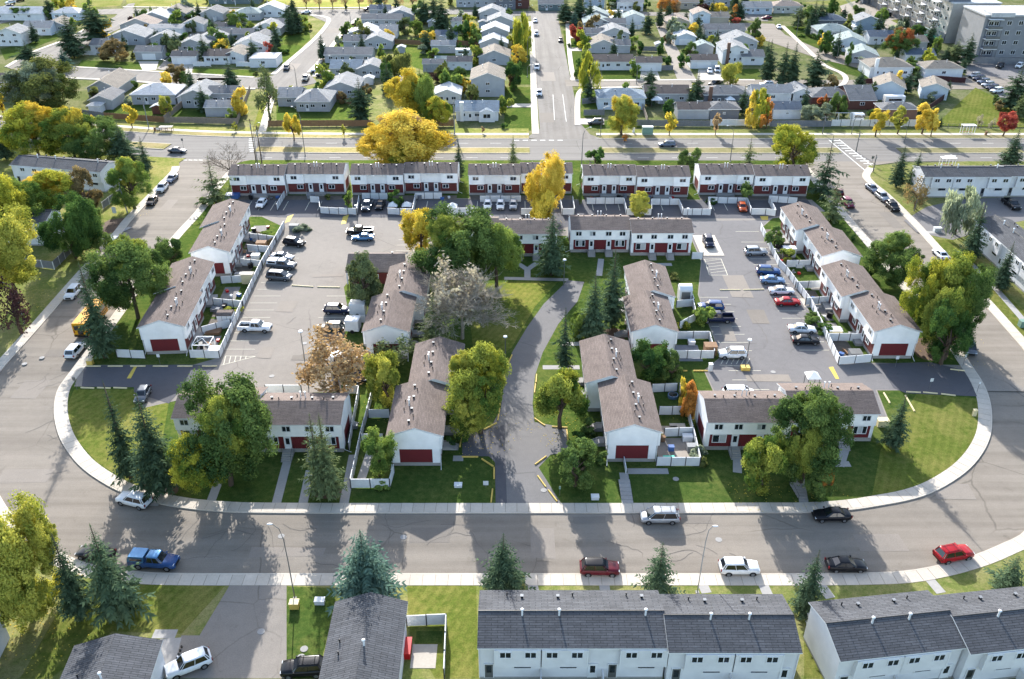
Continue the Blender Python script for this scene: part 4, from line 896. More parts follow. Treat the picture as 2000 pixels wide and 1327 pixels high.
 (1786, 97, 9, 8, 'x', 'beige', 'grey', 'small beige roofed house right of the orange tree', dict(wins=1)),
 (1538, 26, 13, 9, 'hip', 'pink', 'cream', 'tan roofed bungalow at the top near the tall curved lamps', {}),
 (1703, 8, 9, 8, 'x', 'slate', 'dark', 'dark blue building at the top edge by the storage yard', dict(flat=True, wins=0, eave=5)),
 (457, 8, 24, 10, 'x', 'grey', 'teal', 'long grey green building at the top edge beside sandy ground', dict(flat=True, eave=5, wins=3)),
]
for a in HS: house(*a[:8], **a[8])
GS = [
 (292, 117, 10, 7, 'x', 'grey', 'grey', 'grey garage with white door beside the back alley entrance', dict(gdoor=True)),
 (361, 126, 9, 6, 'x', 'dark', 'white', 'dark roofed garage with white door facing the crooked street', dict(gdoor=True)),
 (320, 90, 9.5, 7, 'y', 'pale', 'grey', 'pale gabled garage with a slim cypress beside the alley', {}),
 (446, 67, 9, 6, 'x', 'dark', 'grey', 'charcoal roofed garage beside the alley below the leafy tree', {}),
 (200, 214, 6.6, 10, 'y', 'grey', 'grey', 'grey garage in front of the large gabled house by the willow', dict(wins=0)),
 (430, 228, 8.4, 6, 'x', 'pale', 'grey', 'low pale garage behind the wooden corner fence', dict(wins=0)),
 (872, 83, 8.5, 6, 'x', 'slate', 'white', 'slate blue roofed garage below the tallest spruces', {}),
 (866, 104, 9, 6, 'x', 'pale', 'grey', 'pale roofed garage with white trim in the garden block', {}),
 (898, 137, 8.6, 6, 'x', 'dark', 'white', 'dark roofed garage with white walls in the garden block', {}),
 (846, 141, 7, 5, 'x', 'grey', 'grey', 'lower grey garage among garden shrubs', {}),
 (891, 55, 4.5, 5, 'x', 'grey', 'white', 'small white garden house right of the tallest spruces', {}),
 (786, 186, 6, 8, 'y', 'grey', 'grey', 'grey garage left of the yellow and green trees', dict(wins=0)),
 (1267, 139, 8.8, 6.5, 'x', 'brown', 'white', 'white garage with brown roof beside the back alley', dict(gdoor=True)),
 (1338, 88, 8, 8, 'y', 'white', 'lblue', 'pale garage with a row of door windows beside the alley', dict(gdoor=True)),
 (1374, 134, 9.5, 6.5, 'x', 'brown', 'white', 'brown roofed double garage with two white vehicles before it', dict(gdoor=True)),
 (1374, 107, 7, 6, 'y', 'mint', 'grey', 'small pale green garage behind the leafy alley tree', dict(wins=0)),
 (1354, 233, 9.4, 6.5, 'x', 'brown', 'grey', 'dark roofed garage behind the grey wooden fence', dict(wins=0)),
 (1413, 233, 8.8, 7, 'hip', 'grey', 'dark', 'grey hip roofed garage behind the white fence', dict(wins=1)),
 (1536, 233, 8.2, 7, 'x', 'slate', 'white', 'blue shingled garage behind the grey fence by the big shrubs', dict(wins=1)),
 (1754, 233, 10.5, 6, 'hip', 'grey', 'brown', 'low grey roofed garage with maroon walls behind the panel fence', dict(wins=0)),
 (1795, 123, 10.5, 7, 'x', 'slate', 'white', 'dark green roofed white garage near the apartment block', {}),
]
for a in GS: house(*a[:8], kind='garage', **a[8])
for a in ((310, 223, 3.6, 3, 'y', 'white', 'brick', 'dark red garden shed behind the brown fence', {}), (356, 204, 2.6, 2.6, 'y', 'white', 'white', 'small white shed between two yards by the avenue', {}), (1287, 98, 2.6, 3, 'y', 'white', 'grey', 'little grey shed beside the back alley', {}),
          (843, 53, 3, 3, 'y', 'white', 'grey', 'small gabled shed left of the tallest spruces', {}), (939, 33, 3.5, 3, 'y', 'white', 'white', 'white shed near the topmost house of the row', {}), (943, 54, 3.4, 3, 'y', 'pale', 'blue', 'bluish shed beside the second gable of the row', {}), (862, 84, 3, 2.5, 'y', 'white', 'white', 'white playhouse before the slate blue garage', {}),
          (861, 126, 4, 2.6, 'x', 'mint', 'grey', 'mint roofed shed beside the dark roofed garage', {}), (784, 104, 2.6, 2.6, 'y', 'white', 'grey', 'pale little shed by the brown garden fence', {}), (720, 166, 3, 3, 'y', 'white', 'white', 'white peaked shed right of the yard spruce', {}), (186, 221, 3.5, 3.5, 'hip', 'white', 'white', 'white covered shelter beside the left avenue fence', {})):
    house(*a[:8], kind='shed', eave=2.1, **a[8])

# the apartment block
t = thing('apartment_building', 'four storey grey apartment block with white roofs and stacked balconies', 'apartment building', (172, 331, 0))
H4 = 14.6
MB().box(0, 0, -.3, 110, 18, H4).build('wall', M['w_slab'], t)
MB().box(-1.5, 24, -.3, 17, 110, H4).build('wing_wall', M['w_wing'], t)
MB().box(-1.7, 24, -.3, -1.4, 109, 3.4).build('stone_base', M['w_dark'], t)
MB().box(8, 17.9, -.3, 17.05, 24.1, H4 - .5).build('stair_tower', M['w_brown'], t)
MB().box(-.3, -.3, H4, 110, 18.2, H4 + .5).build('roof', M['r_white'], t); MB().box(-1.8, 23.8, H4, 17.3, 110, H4 + .5).build('roof', M['r_white'], t)
for a in ((1.5, -.9, 10, 6), (24, -.9, 32, 6), (46, -.9, 54, 6)): MB().box(a[0], a[1], H4 - .2, a[2], a[3], H4 + 1.3).build('roof_parapet', M['r_white'], t)
for a in ((-2.6, 26, 6, 33), (-2.6, 52, 6, 60), (-2.6, 80, 6, 88), (24, 8, 34, 14), (50, 7, 60, 15), (40, 9, 48, 14)): MB().box(a[0], a[1], H4 + .4, a[2], a[3], H4 + 1.9).build('roof_box', [M['w_dark']], t)
win = small_window(1.71, 1.5)
for lv in range(4):
    z = 1.9 + lv * 3.45
    for u in (2.8, 9.2, 13.4, 17.8, 26, 30.5, 36.5, 41, 48, 52.5, 58): put(win, 'window', t, (u, -.01, z))
    for v in (27, 31.5, 40, 44.5, 53, 58, 66, 70.5, 79, 84, 92, 97): put(win, 'window', t, (-1.51, v, z), -hp)
    if lv < 3:
        zb = 3.3 + lv * 3.45
        for u in (3.5, 22.5, 33, 45.5):
            bl = MB().box(u - 2.6, -2.2, zb, u + 2.6, .0, zb + .2).build('balcony', M['trim'], t)
            g = MB().box(u - 2.6, -2.25, zb + .25, u + 2.6, -2.15, zb + 1.2)
            for q in (-2.5, 2.5): g.box(u + q - .08, -2.2, zb - 3.3 if lv == 0 else zb - 3.2, u + q + .08, -2.04, zb)
            g.build('railing', M['dark_steel'], bl)
        for v in (35.5, 49, 62, 75, 88.5, 101):
            bl = MB().box(-4.2, v - 2.6, zb, -1.5, v + 2.6, zb + .2).build('balcony', M['trim'], t)
            g = MB().box(-4.25, v - 2.6, zb + .25, -4.15, v + 2.6, zb + 1.2)
            for q in (-2.5, 2.5): g.box(-4.2, v + q - .08, zb - 3.2, -4.04, v + q + .08, zb)
            g.build('railing', M['dark_steel'], bl)

for u in (3.5, 22.5, 33, 45.5): MB().box(u - 2.5, -.06, .2, u + 2.5, .02, H4 - .6).build('recess_shade_panel', M['w_dark'], t); MB().box(u - 2.5, -2.1, H4 - 1.0, u + 2.5, 0, H4 - .8).build('balcony_roof', M['trim'], t)  # dark strips paint in the shade of the balcony recesses
for v in (35.5, 49, 62, 75, 88.5, 101): MB().box(-1.58, v - 2.5, .2, -1.45, v + 2.5, H4 - .6).build('recess_shade_panel', M['w_dark'], t); MB().box(-4.1, v - 2.5, H4 - 1.0, -1.5, v + 2.5, H4 - .8).build('balcony_roof', M['trim'], t)
for lv in range(4):
    for u in (3.5, 22.5, 33, 45.5): put(win, 'window', t, (u - 1, -.07, 1.7 + lv * 3.45)); put(win, 'window', t, (u + 1, -.07, 1.7 + lv * 3.45))
    for v in (35.5, 49, 62, 75, 88.5, 101): put(win, 'window', t, (-1.59, v - 1, 1.7 + lv * 3.45), -hp); put(win, 'window', t, (-1.59, v + 1, 1.7 + lv * 3.45), -hp)

# ---------------------------------------------------------------- fences
def panel_mesh(m, h):
    b = MB().box(0, -.03, .08, 1, .03, h).box(0, -.05, h - .1, 1, .05, h + .02)
    return b.mesh('fence_panel', M[m])
def post_mesh(m, h): return MB().box(-.06, -.06, -.2, .06, .06, h + .06).mesh('fence_post', M[m])
def open_mesh(m, h): return MB().box(0, -.02, h - .06, 1, .02, h).box(0, -.02, .1, 1, .02, .15).box(.32, -.015, .1, .335, .015, h).box(.65, -.015, .1, .665, .015, h).mesh('fence_panel', M[m])
def board_mesh(m, h):
    b = MB()
    for k in range(8): b.box(k / 8 + .004, -.03 - .012 * (k % 2), .05, (k + 1) / 8 - .004, .0, h + (.02 if k % 3 else 0))
    return b.box(0, .0, .4, 1, .04, .5).box(0, .0, h - .4, 1, .04, h - .3).mesh('fence_panel', M[m])
def fence(pts, label, m='fence_white', pm='post', h=1.55, plen=2.3, px=True, z0=.12, kind='panel', group=None):
    P = PL(pts) if px else pts
    t = thing('fence', label, 'fence', (P[0][0], P[0][1], z0), 0, group)
    fn = {'panel': panel_mesh, 'open': open_mesh, 'board': board_mesh}[kind]
    pan = cached(('fp', kind, m, h), lambda: fn(m, h)); pos = cached(('po', pm, h), lambda: post_mesh(pm, h))
    for i, (a, b) in enumerate(zip(P, P[1:])):
        L = math.dist(a, b); n = max(1, round(L / plen)); an = math.atan2(b[1] - a[1], b[0] - a[0]); ux, uy = (b[0] - a[0]) / L, (b[1] - a[1]) / L
        for k in range(n):
            s = L * k / n
            put(pan, 'fence_panel', t, (a[0] - P[0][0] + ux * (s + .05), a[1] - P[0][1] + uy * (s + .05), rnd.uniform(-.03, .03)), an + rnd.uniform(-.006, .006), (L / n - .1, 1, 1))
            put(pos, 'fence_post', t, (a[0] - P[0][0] + ux * s, a[1] - P[0][1] + uy * s, 0), an)
        if i == len(P) - 2: put(pos, 'fence_post', t, (b[0] - P[0][0], b[1] - P[0][1], 0), an)
    return t
WF = 'white yard fences of the townhouses'
ly = lambda u, o: (-53.3 - math.sin(R(3.7)) * u + math.cos(R(3.7)) * o, 122.9 + math.cos(R(3.7)) * u + math.sin(R(3.7)) * o)
fence([(556, 446), (512, 524), (474, 604), (430, 702)], 'long white fence between the left yards and the car park', group=WF)
fence([(430, 702), (372, 701)], 'white fence beside the red gable of the left column', group=WF)
fence([(285, 702), (230, 700)], 'short white fence left of the red gable by the entry', group=WF)
for a, b, lb in (((396, 655), (452, 640), 'white cross fence above the hot tub gazebo patio'), ((418, 598), (476, 604), 'white cross fence below the shady green yard'), ((433, 556), (496, 552), 'white cross fence above the shady green yard'), ((470, 520), (514, 524), 'white cross fence beside the tan storage cabinet'), ((484, 492), (528, 496), 'white cross fence below the rusty shrub'), ((489, 470), (540, 476), 'white cross fence topmost in the left yards')):
    fence([a, b], lb, group=WF)
fence([(1484, 449), (1520, 522), (1534, 536), (1582, 600), (1636, 714)], 'long white fence between the right yards and the car park', group=WF)
fence([(1636, 714), (1700, 709)], 'white fence left of the red gable in the right column', group=WF)
for a, b, lb in (((1534, 524), (1582, 523), 'white cross fence below the round yard shrub'), ((1552, 566), (1602, 564), 'white cross fence below the sunny yard of the right column'), ((1572, 598), (1622, 594), 'white cross fence beside the vegetable bed'), ((1614, 668), (1680, 668), 'white cross fence above the dark hot tub')): fence([a, b], lb, group=WF)
# yards along the avenue row
for pts, lb in (([(541, 413), (557, 386)], 'slanting white fence right of the white hatchback'), ([(606, 397), (624, 398), (626, 418), (662, 420), (698, 421), (702, 395)], 'white fence round the yard with garbage bins'), ([(707, 391), (758, 391)], 'white fence behind the grey pickup at the pads'), ([(757, 420), (806, 422), (812, 390)], 'white fence round the yard with two white pop up tents'), ([(812, 390), (864, 390)], 'white fence behind the empty shaded pads'), ([(863, 420), (934, 420)], 'white fence before the yard with a white cover'), ([(937, 396), (1018, 396)], 'white fence behind the row of white cars'), ([(1017, 421), (1040, 421)], 'short white fence under the yellow tree'), ([(1093, 396), (1098, 421), (1122, 421), (1118, 396)], 'white fence round the little dark lawn beside the lane'), ([(1145, 400), (1218, 400), (1223, 422), (1272, 422), (1271, 402), (1325, 402)], 'white fence round the bright green bush'), ([(1325, 402), (1333, 422), (1388, 422), (1382, 398)], 'white fence beside the carport roof and sunny strip'), ([(1382, 398), (1458, 400), (1466, 421), (1494, 421)], 'white fence behind the orange hatchback'), ([(1494, 421), (1514, 424), (1500, 396), (1556, 400)], 'white fence at the right end of the avenue row')):
    fence(pts, lb, group=WF)
# courtyard columns
for pts, lb in (([(686, 955), (762, 955), (770, 925)], 'bright white fence at the front corner left of the entry path'), ([(686, 955), (706, 860), (722, 800), (735, 745)], 'grey white fence along the lane left of the entry path'), ([(720, 818), (762, 818)], 'white cross fence with leaf shadows behind the round shrub'), ([(706, 866), (750, 866)], 'white cross fence above the front yard with the green tree'), ([(690, 632), (716, 632)], 'white fence beside the white box trailers'), ([(672, 771), (702, 771), (682, 885)], 'pale fence beside the narrow lane behind the front block'), ([(590, 770), (520, 770)], 'low wire fence behind the left front block')):
    fence(pts, lb, group=WF)
for pts, lb in (([(1315, 702), (1394, 702), (1384, 664), (1322, 664)], 'white fence round the patio with the rusty shed'), ([(1281, 912), (1366, 912), (1352, 852)], 'white fence round the cluttered patio by the front gable'), ([(1296, 855), (1352, 853), (1340, 806)], 'white fence below the yard of bright turf'), ([(1286, 812), (1338, 812), (1326, 765)], 'white cross fence above the yard of bright turf'), ([(1272, 768), (1322, 766)], 'white cross fence above the yard with a small round pool'), ([(1326, 645), (1358, 628), (1352, 598)], 'white fence beside the navy pickup'), ([(1320, 603), (1354, 600), (1344, 570)], 'white fence around the patio with the tall white shed'), ([(1350, 508), (1372, 508)], 'short white fence beside the carport pad')):
    fence(pts, lb, group=WF)
fence([(795, 1225), (872, 1222), (868, 1330)], 'white fence round the small turf yard behind the dark grey house', group=WF, h=1.7)
fence([(1573, 1215), (1602, 1300)], 'white fence beside the pale gable of the slanted grey block', group=WF)
WL = 'white framed fences at the left edge'
fence([(18, 517), (107, 528)], 'white framed fence below the yellow green tree at the left', 'wood_grey', 'trim', 1.7, 2.6, group=WL)
fence([(107, 528), (158, 478)], 'white framed fence slanting up beside the dirt verge', 'wood_grey', 'trim', 1.7, 2.6, group=WL)
fence([(202, 410), (238, 382)], 'white framed fence with a small sign beside the leaning pole', 'wood_grey', 'trim', 1.7, 2.6, group=WL)
# along the avenue
kw = dict(h=1.8, plen=2.44, z0=.0, kind='board')
fence([(90, 222), (149, 224), (205, 232)], 'grey wooden fence in front of the giant round willow', 'wood_grey', 'wood_grey', **kw)
fence([(205, 232), (322, 240)], 'new tan wooden fence behind the slim yellow tree and red shed', 'wood_brown', 'wood_brown', **kw)
fence([(322, 240), (464, 243), (489, 178)], 'weathered wooden corner fence beside the green walkway', 'wood', 'wood', **kw)
fence([(322, 238), (365, 202)], 'bleached wooden fence between two yards above the avenue', 'wood', 'wood', **kw)
fence([(525, 248), (640, 247), (724, 247)], 'brown wooden fence in front of the pale corner house', 'wood_brown', 'wood_brown', **kw)
fence([(640, 186), (690, 208)], 'slanting brown fence beside the grey gabled house and spruce', 'wood_brown', 'wood_brown', **kw)
fence([(845, 247), (886, 247)], 'brown wooden fence behind the giant golden elm', 'wood_brown', 'wood_brown', **kw)
fence([(1236, 246), (1300, 247), (1386, 248)], 'grey wooden fence behind the green utility cabinet', 'wood_grey', 'wood_grey', **kw)
fence([(1137, 204), (1178, 200)], 'dark wooden fence behind the weeping birch', 'wood_grey', 'wood_grey', **kw)
fence([(1140, 226), (1180, 226)], 'dark wooden fence behind the car on the corner driveway', 'wood_grey', 'wood_grey', **kw)
fence([(1264, 240), (1255, 215), (1252, 204)], 'narrow weathered fence between the two bungalow yards', 'wood', 'wood', **kw)
fence([(1387, 246), (1504, 246)], 'long white board fence under the three autumn trees', 'fence_white', 'trim', 1.8, 2.4, z0=0)
fence([(1504, 248), (1622, 248)], 'grey board fence before the blue shingled garage', 'wood_grey', 'wood_grey', **kw)
fence([(1622, 247), (1812, 247)], 'white panel fence with tall black posts along the avenue', 'fence_white', 'black', 1.9, 2.7, z0=0)
fence([(1830, 250), (2000, 252)], 'low wire fence along the open lawn', 'dark_steel', 'dark_steel', 1.1, 3, z0=.1, kind='open')
for pts, lb in (([(1756, 214), (1808, 220), (1845, 194)], 'maroon fence round the shaded patio of the pale blue houses'), ([(1672, 164), (1800, 166)], 'maroon slat fence below the white chimney house'), ([(1818, 158), (1884, 163)], 'maroon fence under the beige hip roof by the parked row'), ([(1772, 146), (1808, 146)], 'short maroon fence between two beige roofed houses')):
    fence(pts, lb, 'maroon', 'maroon', 1.8, 2.5, z0=0)
fence([(418, 43), (444, 30)], 'long white fence along the back alley at the top', 'fence_white', 'trim', 1.7, 2.4, z0=0)
fence([(328, 100), (335, 92)], 'short grey fence beside the pale gabled garage', 'wood_grey', 'wood_grey', **kw)
fence([(292, 47), (355, 60)], 'white fence in front of the grey gabled house at the top', 'fence_white', 'trim', 1.5, 2.4, z0=0) if False else None
fence([(764, 86), (840, 90)], 'reddish brown garden fence across the garden block', 'wood_brown', 'wood_brown', **kw)
fence([(892, 88), (935, 92)], 'brown garden fence beside the row of gables', 'wood_brown', 'wood_brown', **kw)
fence([(892, 67), (942, 71)], 'dark garden fence under the golden round tree', 'wood_grey', 'wood_grey', **kw)
fence([(1222, 58), (1256, 58)], 'white panel fence below the pale green garage house', 'fence_white', 'dark_steel', 1.6, 2.4, z0=0)
fence([(1248, 100), (1284, 101)], 'grey fence of the yard beside the little grey shed', 'wood_grey', 'wood_grey', **kw)
fence([(1288, 138), (1314, 138)], 'grey fence joining the white garage and the alley', 'wood_grey', 'wood_grey', **kw)
fence([(1645, -6), (1664, 14), (1700, 30)], 'pale green wire fence at the top beside the dry lawn', 'green_box', 'green_box', 1.6, 3, z0=0, kind='open')
fence([(1900, 125), (2010, 128)], 'long grey wooden fence in front of the apartment block', 'wood_grey', 'wood_grey', 2.4, 2.6, z0=0, kind='board')
fence([(1345, 206), (1372, 206)], 'white gate fence beside the dark car on the pad', 'fence_white', 'trim', 1.6, 2.0, z0=0)
fence([(330, 80), (360, 66)], 'white fence behind the flat looking bungalow', 'fence_white', 'trim', 1.6, 2.4, z0=0) if False else None
fence([(378, 130), (412, 130)], 'white fence between the carport and the porch bungalow', 'fence_white', 'trim', 1.6, 2.4, z0=0)
fence([(462, 130), (500, 131)], 'white fence before the wide pale gabled house', 'fence_white', 'trim', 1.6, 2.4, z0=0)
fence([(150, 108), (188, 108)], 'white fence under the twin spruces at the street corner', 'fence_white', 'trim', 1.5, 2.4, z0=0)

# ---------------------------------------------------------------- trees
np.random.seed(3)
def quads_mesh(name, C, U, V, tint, mat):
    """many four-cornered leaves: centres C, half-axes U and V"""
    n = len(C); co = np.empty((n, 4, 3), np.float32)
    co[:, 0] = C - U - V * .4; co[:, 1] = C - U * .1 - V; co[:, 2] = C + U; co[:, 3] = C - U * .1 + V
    me = bpy.data.meshes.new(name); me.vertices.add(n * 4); me.loops.add(n * 4); me.polygons.add(n)
    me.vertices.foreach_set('co', co.ravel()); me.loops.foreach_set('vertex_index', np.arange(n * 4, dtype=np.int32))
    me.polygons.foreach_set('loop_start', np.arange(0, n * 4, 4, dtype=np.int32)); me.polygons.foreach_set('loop_total', np.full(n, 4, np.int32))
    at_ = me.attributes.new('tint', 'FLOAT', 'FACE'); at_.data.foreach_set('value', np.clip(tint, 0, 1).astype(np.float32))
    me.update(); me.materials.append(mat); return me
def unit(v): return v / (np.linalg.norm(v, axis=-1, keepdims=True) + 1e-9)
def crown_mesh(R_, Hc, n_clump, per, leaf, seed, droop=0.0, shape=1.0, gap=.16, lopside=.2):
    """crown centred on the origin: radius R_, height Hc, leaf clumps spread through an uneven volume"""
    g = np.random.RandomState(seed)
    nl = 5 + int(n_clump / 16)                                      # big boughs, each a billow of its own
    ld = unit(g.normal(size=(nl, 3)) * np.array([1, 1, .8]) + np.array([0, 0, .12])); lc = ld * (.42 + .34 * g.rand(nl, 1)); lr = (.22 + .18 * g.rand(nl)) * (1 + lopside * g.normal(size=nl) * .5)
    li = g.randint(0, nl, n_clump); d = unit(g.normal(size=(n_clump, 3)) + ld[li] * .55 + np.array([0, 0, .25]))
    cc = lc[li] + d * (lr[li] * (.55 + .5 * g.rand(n_clump) ** .5))[:, None]
    if shape != 1: cc[:, :2] *= (1 - (shape - 1) * cc[:, 2:3] * .5)
    cc /= max(1.0, np.percentile(np.linalg.norm(cc, axis=1), 90) / .95)
    cs = (gap + .13 * g.rand(n_clump))
    idx = np.repeat(np.arange(n_clump), per); N = len(idx)
    o = unit(g.normal(size=(N, 3))); r = g.rand(N, 1) ** .45
    P = cc[idx] + o * r * cs[idx][:, None] * np.array([1, 1, .75])
    if droop: P[:, 2] -= droop * g.rand(N) ** 2 * np.clip(np.linalg.norm(P[:, :2], axis=1), 0, 1)
    P[:, :2] /= np.percentile(np.linalg.norm(P[:, :2], axis=1), 97); zl, zh = np.percentile(P[:, 2], (1.5, 98.5)); P[:, 2] = (P[:, 2] - (zl + zh) / 2) * 2 / (zh - zl)
    P = P * np.array([R_, R_, Hc / 2])
    nrm = unit(o * .6 + unit(P) * .5 + g.normal(size=(N, 3)) * .5)
    a = unit(np.cross(nrm, g.normal(size=(N, 3)))); b_ = np.cross(nrm, a)
    if droop: a = unit(a * .3 + np.array([0, 0, -1.0])); b_ = unit(np.cross(nrm, a))
    L = leaf * (.6 + .8 * g.rand(N, 1))
    lt = g.normal(0, .2, nl); ct = np.clip(.5 + lt[li] + g.normal(0, .18, n_clump) + .1 * d[:, 2], 0, 1)
    tint = ct[idx] + g.normal(0, .12, N)
    return quads_mesh('crown', P.astype(np.float32), a * L * (1.5 if droop else 1), b_ * L * (.35 if droop else .62), tint, M['leaf_green'])
def trunk_mesh(h, r, seed, crownh, spread, limbs=6):
    g = random.Random(seed); b = MB()
    b.tube([(0, 0, -.2), (g.uniform(-.1, .1), g.uniform(-.1, .1), h * .5), (g.uniform(-.2, .2), g.uniform(-.2, .2), h), (0, 0, h + crownh * .45)], [r * 1.25, r, r * .8, r * .3], 7)
    for k in range(limbs):
        a = 2 * math.pi * (k + g.random() * .6) / limbs; z = h * g.uniform(.75, 1.05); e = g.uniform(.45, .8)
        p1 = (math.cos(a) * spread * .3, math.sin(a) * spread * .3, z + crownh * .2); p2 = (math.cos(a) * spread * e, math.sin(a) * spread * e, z + crownh * g.uniform(.3, .65))
        b.tube([(0, 0, z), p1, p2], [r * .55, r * .4, r * .12], 5)
        for q in range(2):
            a2 = a + g.uniform(-.8, .8); b.tube([p1, (math.cos(a2) * spread * .8, math.sin(a2) * spread * .8, p1[2] + crownh * g.uniform(.1, .35))], [r * .28, r * .07], 4)
    return b.mesh('trunk', M['bark'], True)
def twig_mesh(R_, Hc, seed, n1=16, n2=9, n3=6, tw=.018):
    g = random.Random(seed); b = MB()
    def br(p, d, L, r, lev):
        q = (p[0] + d[0] * L, p[1] + d[1] * L, p[2] + d[2] * L); m = tuple((p[i] + q[i]) / 2 + g.uniform(-.06, .06) * L for i in range(3))
        b.tube([p, m, q], [r, r * .75, r * .45], 3 if lev else 5, 0, False)
        if lev >= 3: return
        for _ in range((n2, n3, 4)[lev]):
            t = g.uniform(.35, 1); s = tuple(p[i] + (q[i] - p[i]) * t for i in range(3))
            v = Vector(d) + Vector((g.gauss(0, .55), g.gauss(0, .55), g.gauss(.12, .4))); v.normalize()
            br(s, tuple(v), L * g.uniform(.38, .62), max(tw, r * .42), lev + 1)
    for k in range(n1):
        a = 2 * math.pi * k / n1 + g.uniform(-.3, .3); el = g.uniform(.25, 1.35)
        br((0, 0, -Hc * .42), (math.cos(a) * math.cos(el), math.sin(a) * math.cos(el), math.sin(el)), R_ * g.uniform(.6, .95), .075, 0)
    return b.mesh('crown', M['bark_pale'])
def spruce_mesh(seed, rad=.24, dens=1.0, ragged=.18, whorls=32, sparse=0.0, wid=1.0):
    """unit-height conifer: whorls of drooping boughs made of narrow needle sprays"""
    g = np.random.RandomState(seed); C, U, V, T = [], [], [], []
    for k in range(whorls):
        f = (k + .4) / whorls; z = .1 + .89 * f
        if g.rand() < sparse: continue
        rr = rad * min(1, .62 + f * 2.6) * (1 - f) ** .82 * (1 + ragged * g.normal()) + .012
        nb = int((15 - 8 * f) * dens)
        a0 = g.rand() * 6.28
        for j in range(nb):
            a = a0 + 6.283 * j / nb + g.normal() * .16; L = rr * (1 + ragged * g.normal()); ds = -.30 + .5 * f + .1 * g.normal()
            dr = np.array([math.cos(a), math.sin(a), ds]); dr /= np.linalg.norm(dr); sd = np.array([-math.sin(a), math.cos(a), 0])
            ns = max(3, int(7 * (1 - f) + 2)); tb = g.rand()
            for s in range(ns):
                t = (s + .5) / ns; p = dr * L * t; p = np.array([p[0], p[1], z + p[2] + .25 * L * t * t * .35 + g.normal() * .004])
                wd = wid * L * .3 * (1 - t * .55) * (.75 + .5 * g.rand())
                for sg in (-1, 1):
                    u = unit(dr * .75 + sd * sg * (.85 - .3 * t) + np.array([0, 0, -.22 + .2 * g.normal()]))
                    nn = unit(np.cross(u, sd * sg) + g.normal(size=3) * .35); v = np.cross(nn, u)
                    C.append(p + u * wd * .55); U.append(u * wd * .75); V.append(v * wd * .26); T.append(.28 + .3 * t + .22 * tb + .1 * g.normal())
    C.append(np.array([0, 0, .985])); U.append(np.array([0, 0, .03])); V.append(np.array([.006, 0, 0])); T.append(.6)
    return quads_mesh('crown', np.array(C, np.float32), np.array(U), np.array(V), np.array(T), M['leaf_spruce'])
LEAF = dict(green=((70, 94, 54), (124, 144, 80)), dark=((54, 82, 48), (100, 128, 66)), light=((90, 116, 58), (148, 164, 84)), olive=((86, 98, 56), (136, 138, 82)), yellow=((180, 162, 60), (230, 208, 92)), gold=((200, 172, 64), (238, 212, 102)), orange=((164, 110, 54), (212, 154, 84)),
            yg=((98, 120, 52), (194, 188, 76)), turning=((84, 112, 54), (162, 166, 78)), bronze=((104, 92, 66), (156, 136, 94)), tan=((152, 126, 96), (198, 170, 132)), red=((146, 66, 60), (198, 108, 94)), orered=((80, 98, 52), (206, 116, 76)), purple=((54, 40, 44), (92, 66, 66)), silver=((108, 120, 100), (166, 174, 148)), pine=((76, 88, 62), (122, 132, 88)),
            spruce=((46, 62, 48), (90, 108, 80)), blue=((48, 68, 60), (92, 116, 102)), twig=((142, 134, 126), (184, 176, 160)), lime=((134, 142, 64), (206, 198, 96)))
for k_, (a_, c_) in LEAF.items(): M['leaf_' + k_] = leafmat('leaf_' + k_, a_, c_, .15 if k_ in ('spruce', 'blue', 'pine') else .35)
PR = {}
PR['S'] = [crown_mesh(1, 2, 26, 34, .17, s, gap=.26) for s in (1, 2, 3)]                      # crowns are unit sized, leaves in crown radii
PR['Mz'] = [crown_mesh(1, 2, 140, 150, .042, s + 10, gap=.12) for s in (1, 2, 3, 4)]
PR['L'] = [crown_mesh(1, 2, 260, 190, .025, s + 20, gap=.085, lopside=.26) for s in (1, 2, 3)]
PR['col'] = [crown_mesh(1, 2, 50, 46, .09, s + 40, gap=.2, shape=1.7) for s in (1, 2)]
PR['weep'] = [crown_mesh(1, 2, 60, 80, .075, s + 50, droop=.75, gap=.15) for s in (1, 2)]
PR['thin'] = [crown_mesh(1, 2, 46, 26, .06, s + 60, gap=.2) for s in (1, 2)]
SPR = [spruce_mesh(1), spruce_mesh(2, .24, 1.05, .24), spruce_mesh(3, .24, .95, .3, 28, .05), spruce_mesh(4, .24, 1.1, .15, 34), spruce_mesh(5, .24, .7, .35, 23, .1)]
SPR_F = [spruce_mesh(7, .24, .95, .18, 22, 0, 1.5), spruce_mesh(8, .24, .9, .24, 20, 0, 1.5)]
TRK = [trunk_mesh(1, .1, s, 1.2, .9) for s in (1, 2, 3)]
def strunk(): return MB().tube([(0, 0, -.02), (0, 0, .5), (0, 0, .97)], [.018, .011, .003], 6).mesh('trunk', M['bark'], True)
STR = strunk()
_tc = [0]
def ground_z(y): return .12 if y < 214 else 0.0
def conifer(px, pyb, pyt, wpx, label, scheme='spruce', var=None, group='spruce trees', h=None, kind='spruce_tree', cat='spruce tree'):
    x, y = at(px, pyb, ground_z(0)); H = h or height_of(px, pyb, pyt); s = ppm(y, H * .3); rad = .92 * wpx / 2 / s
    _tc[0] += 1; far = y > 250
    me = (SPR_F if far else SPR)[(var if var is not None else _tc[0]) % (2 if far else 5)]
    t = thing(kind, label, cat, (x, y, ground_z(y)), rnd.uniform(0, 6.28), group)
    put(STR, 'trunk', t, (0, 0, 0), 0, (H, H, H))
    lift = 0.0
    put(me, 'crown', t, (0, 0, lift), 0, (rad / .235, rad / .235 * rnd.uniform(.92, 1.08), H), M['leaf_' + scheme])
    return t
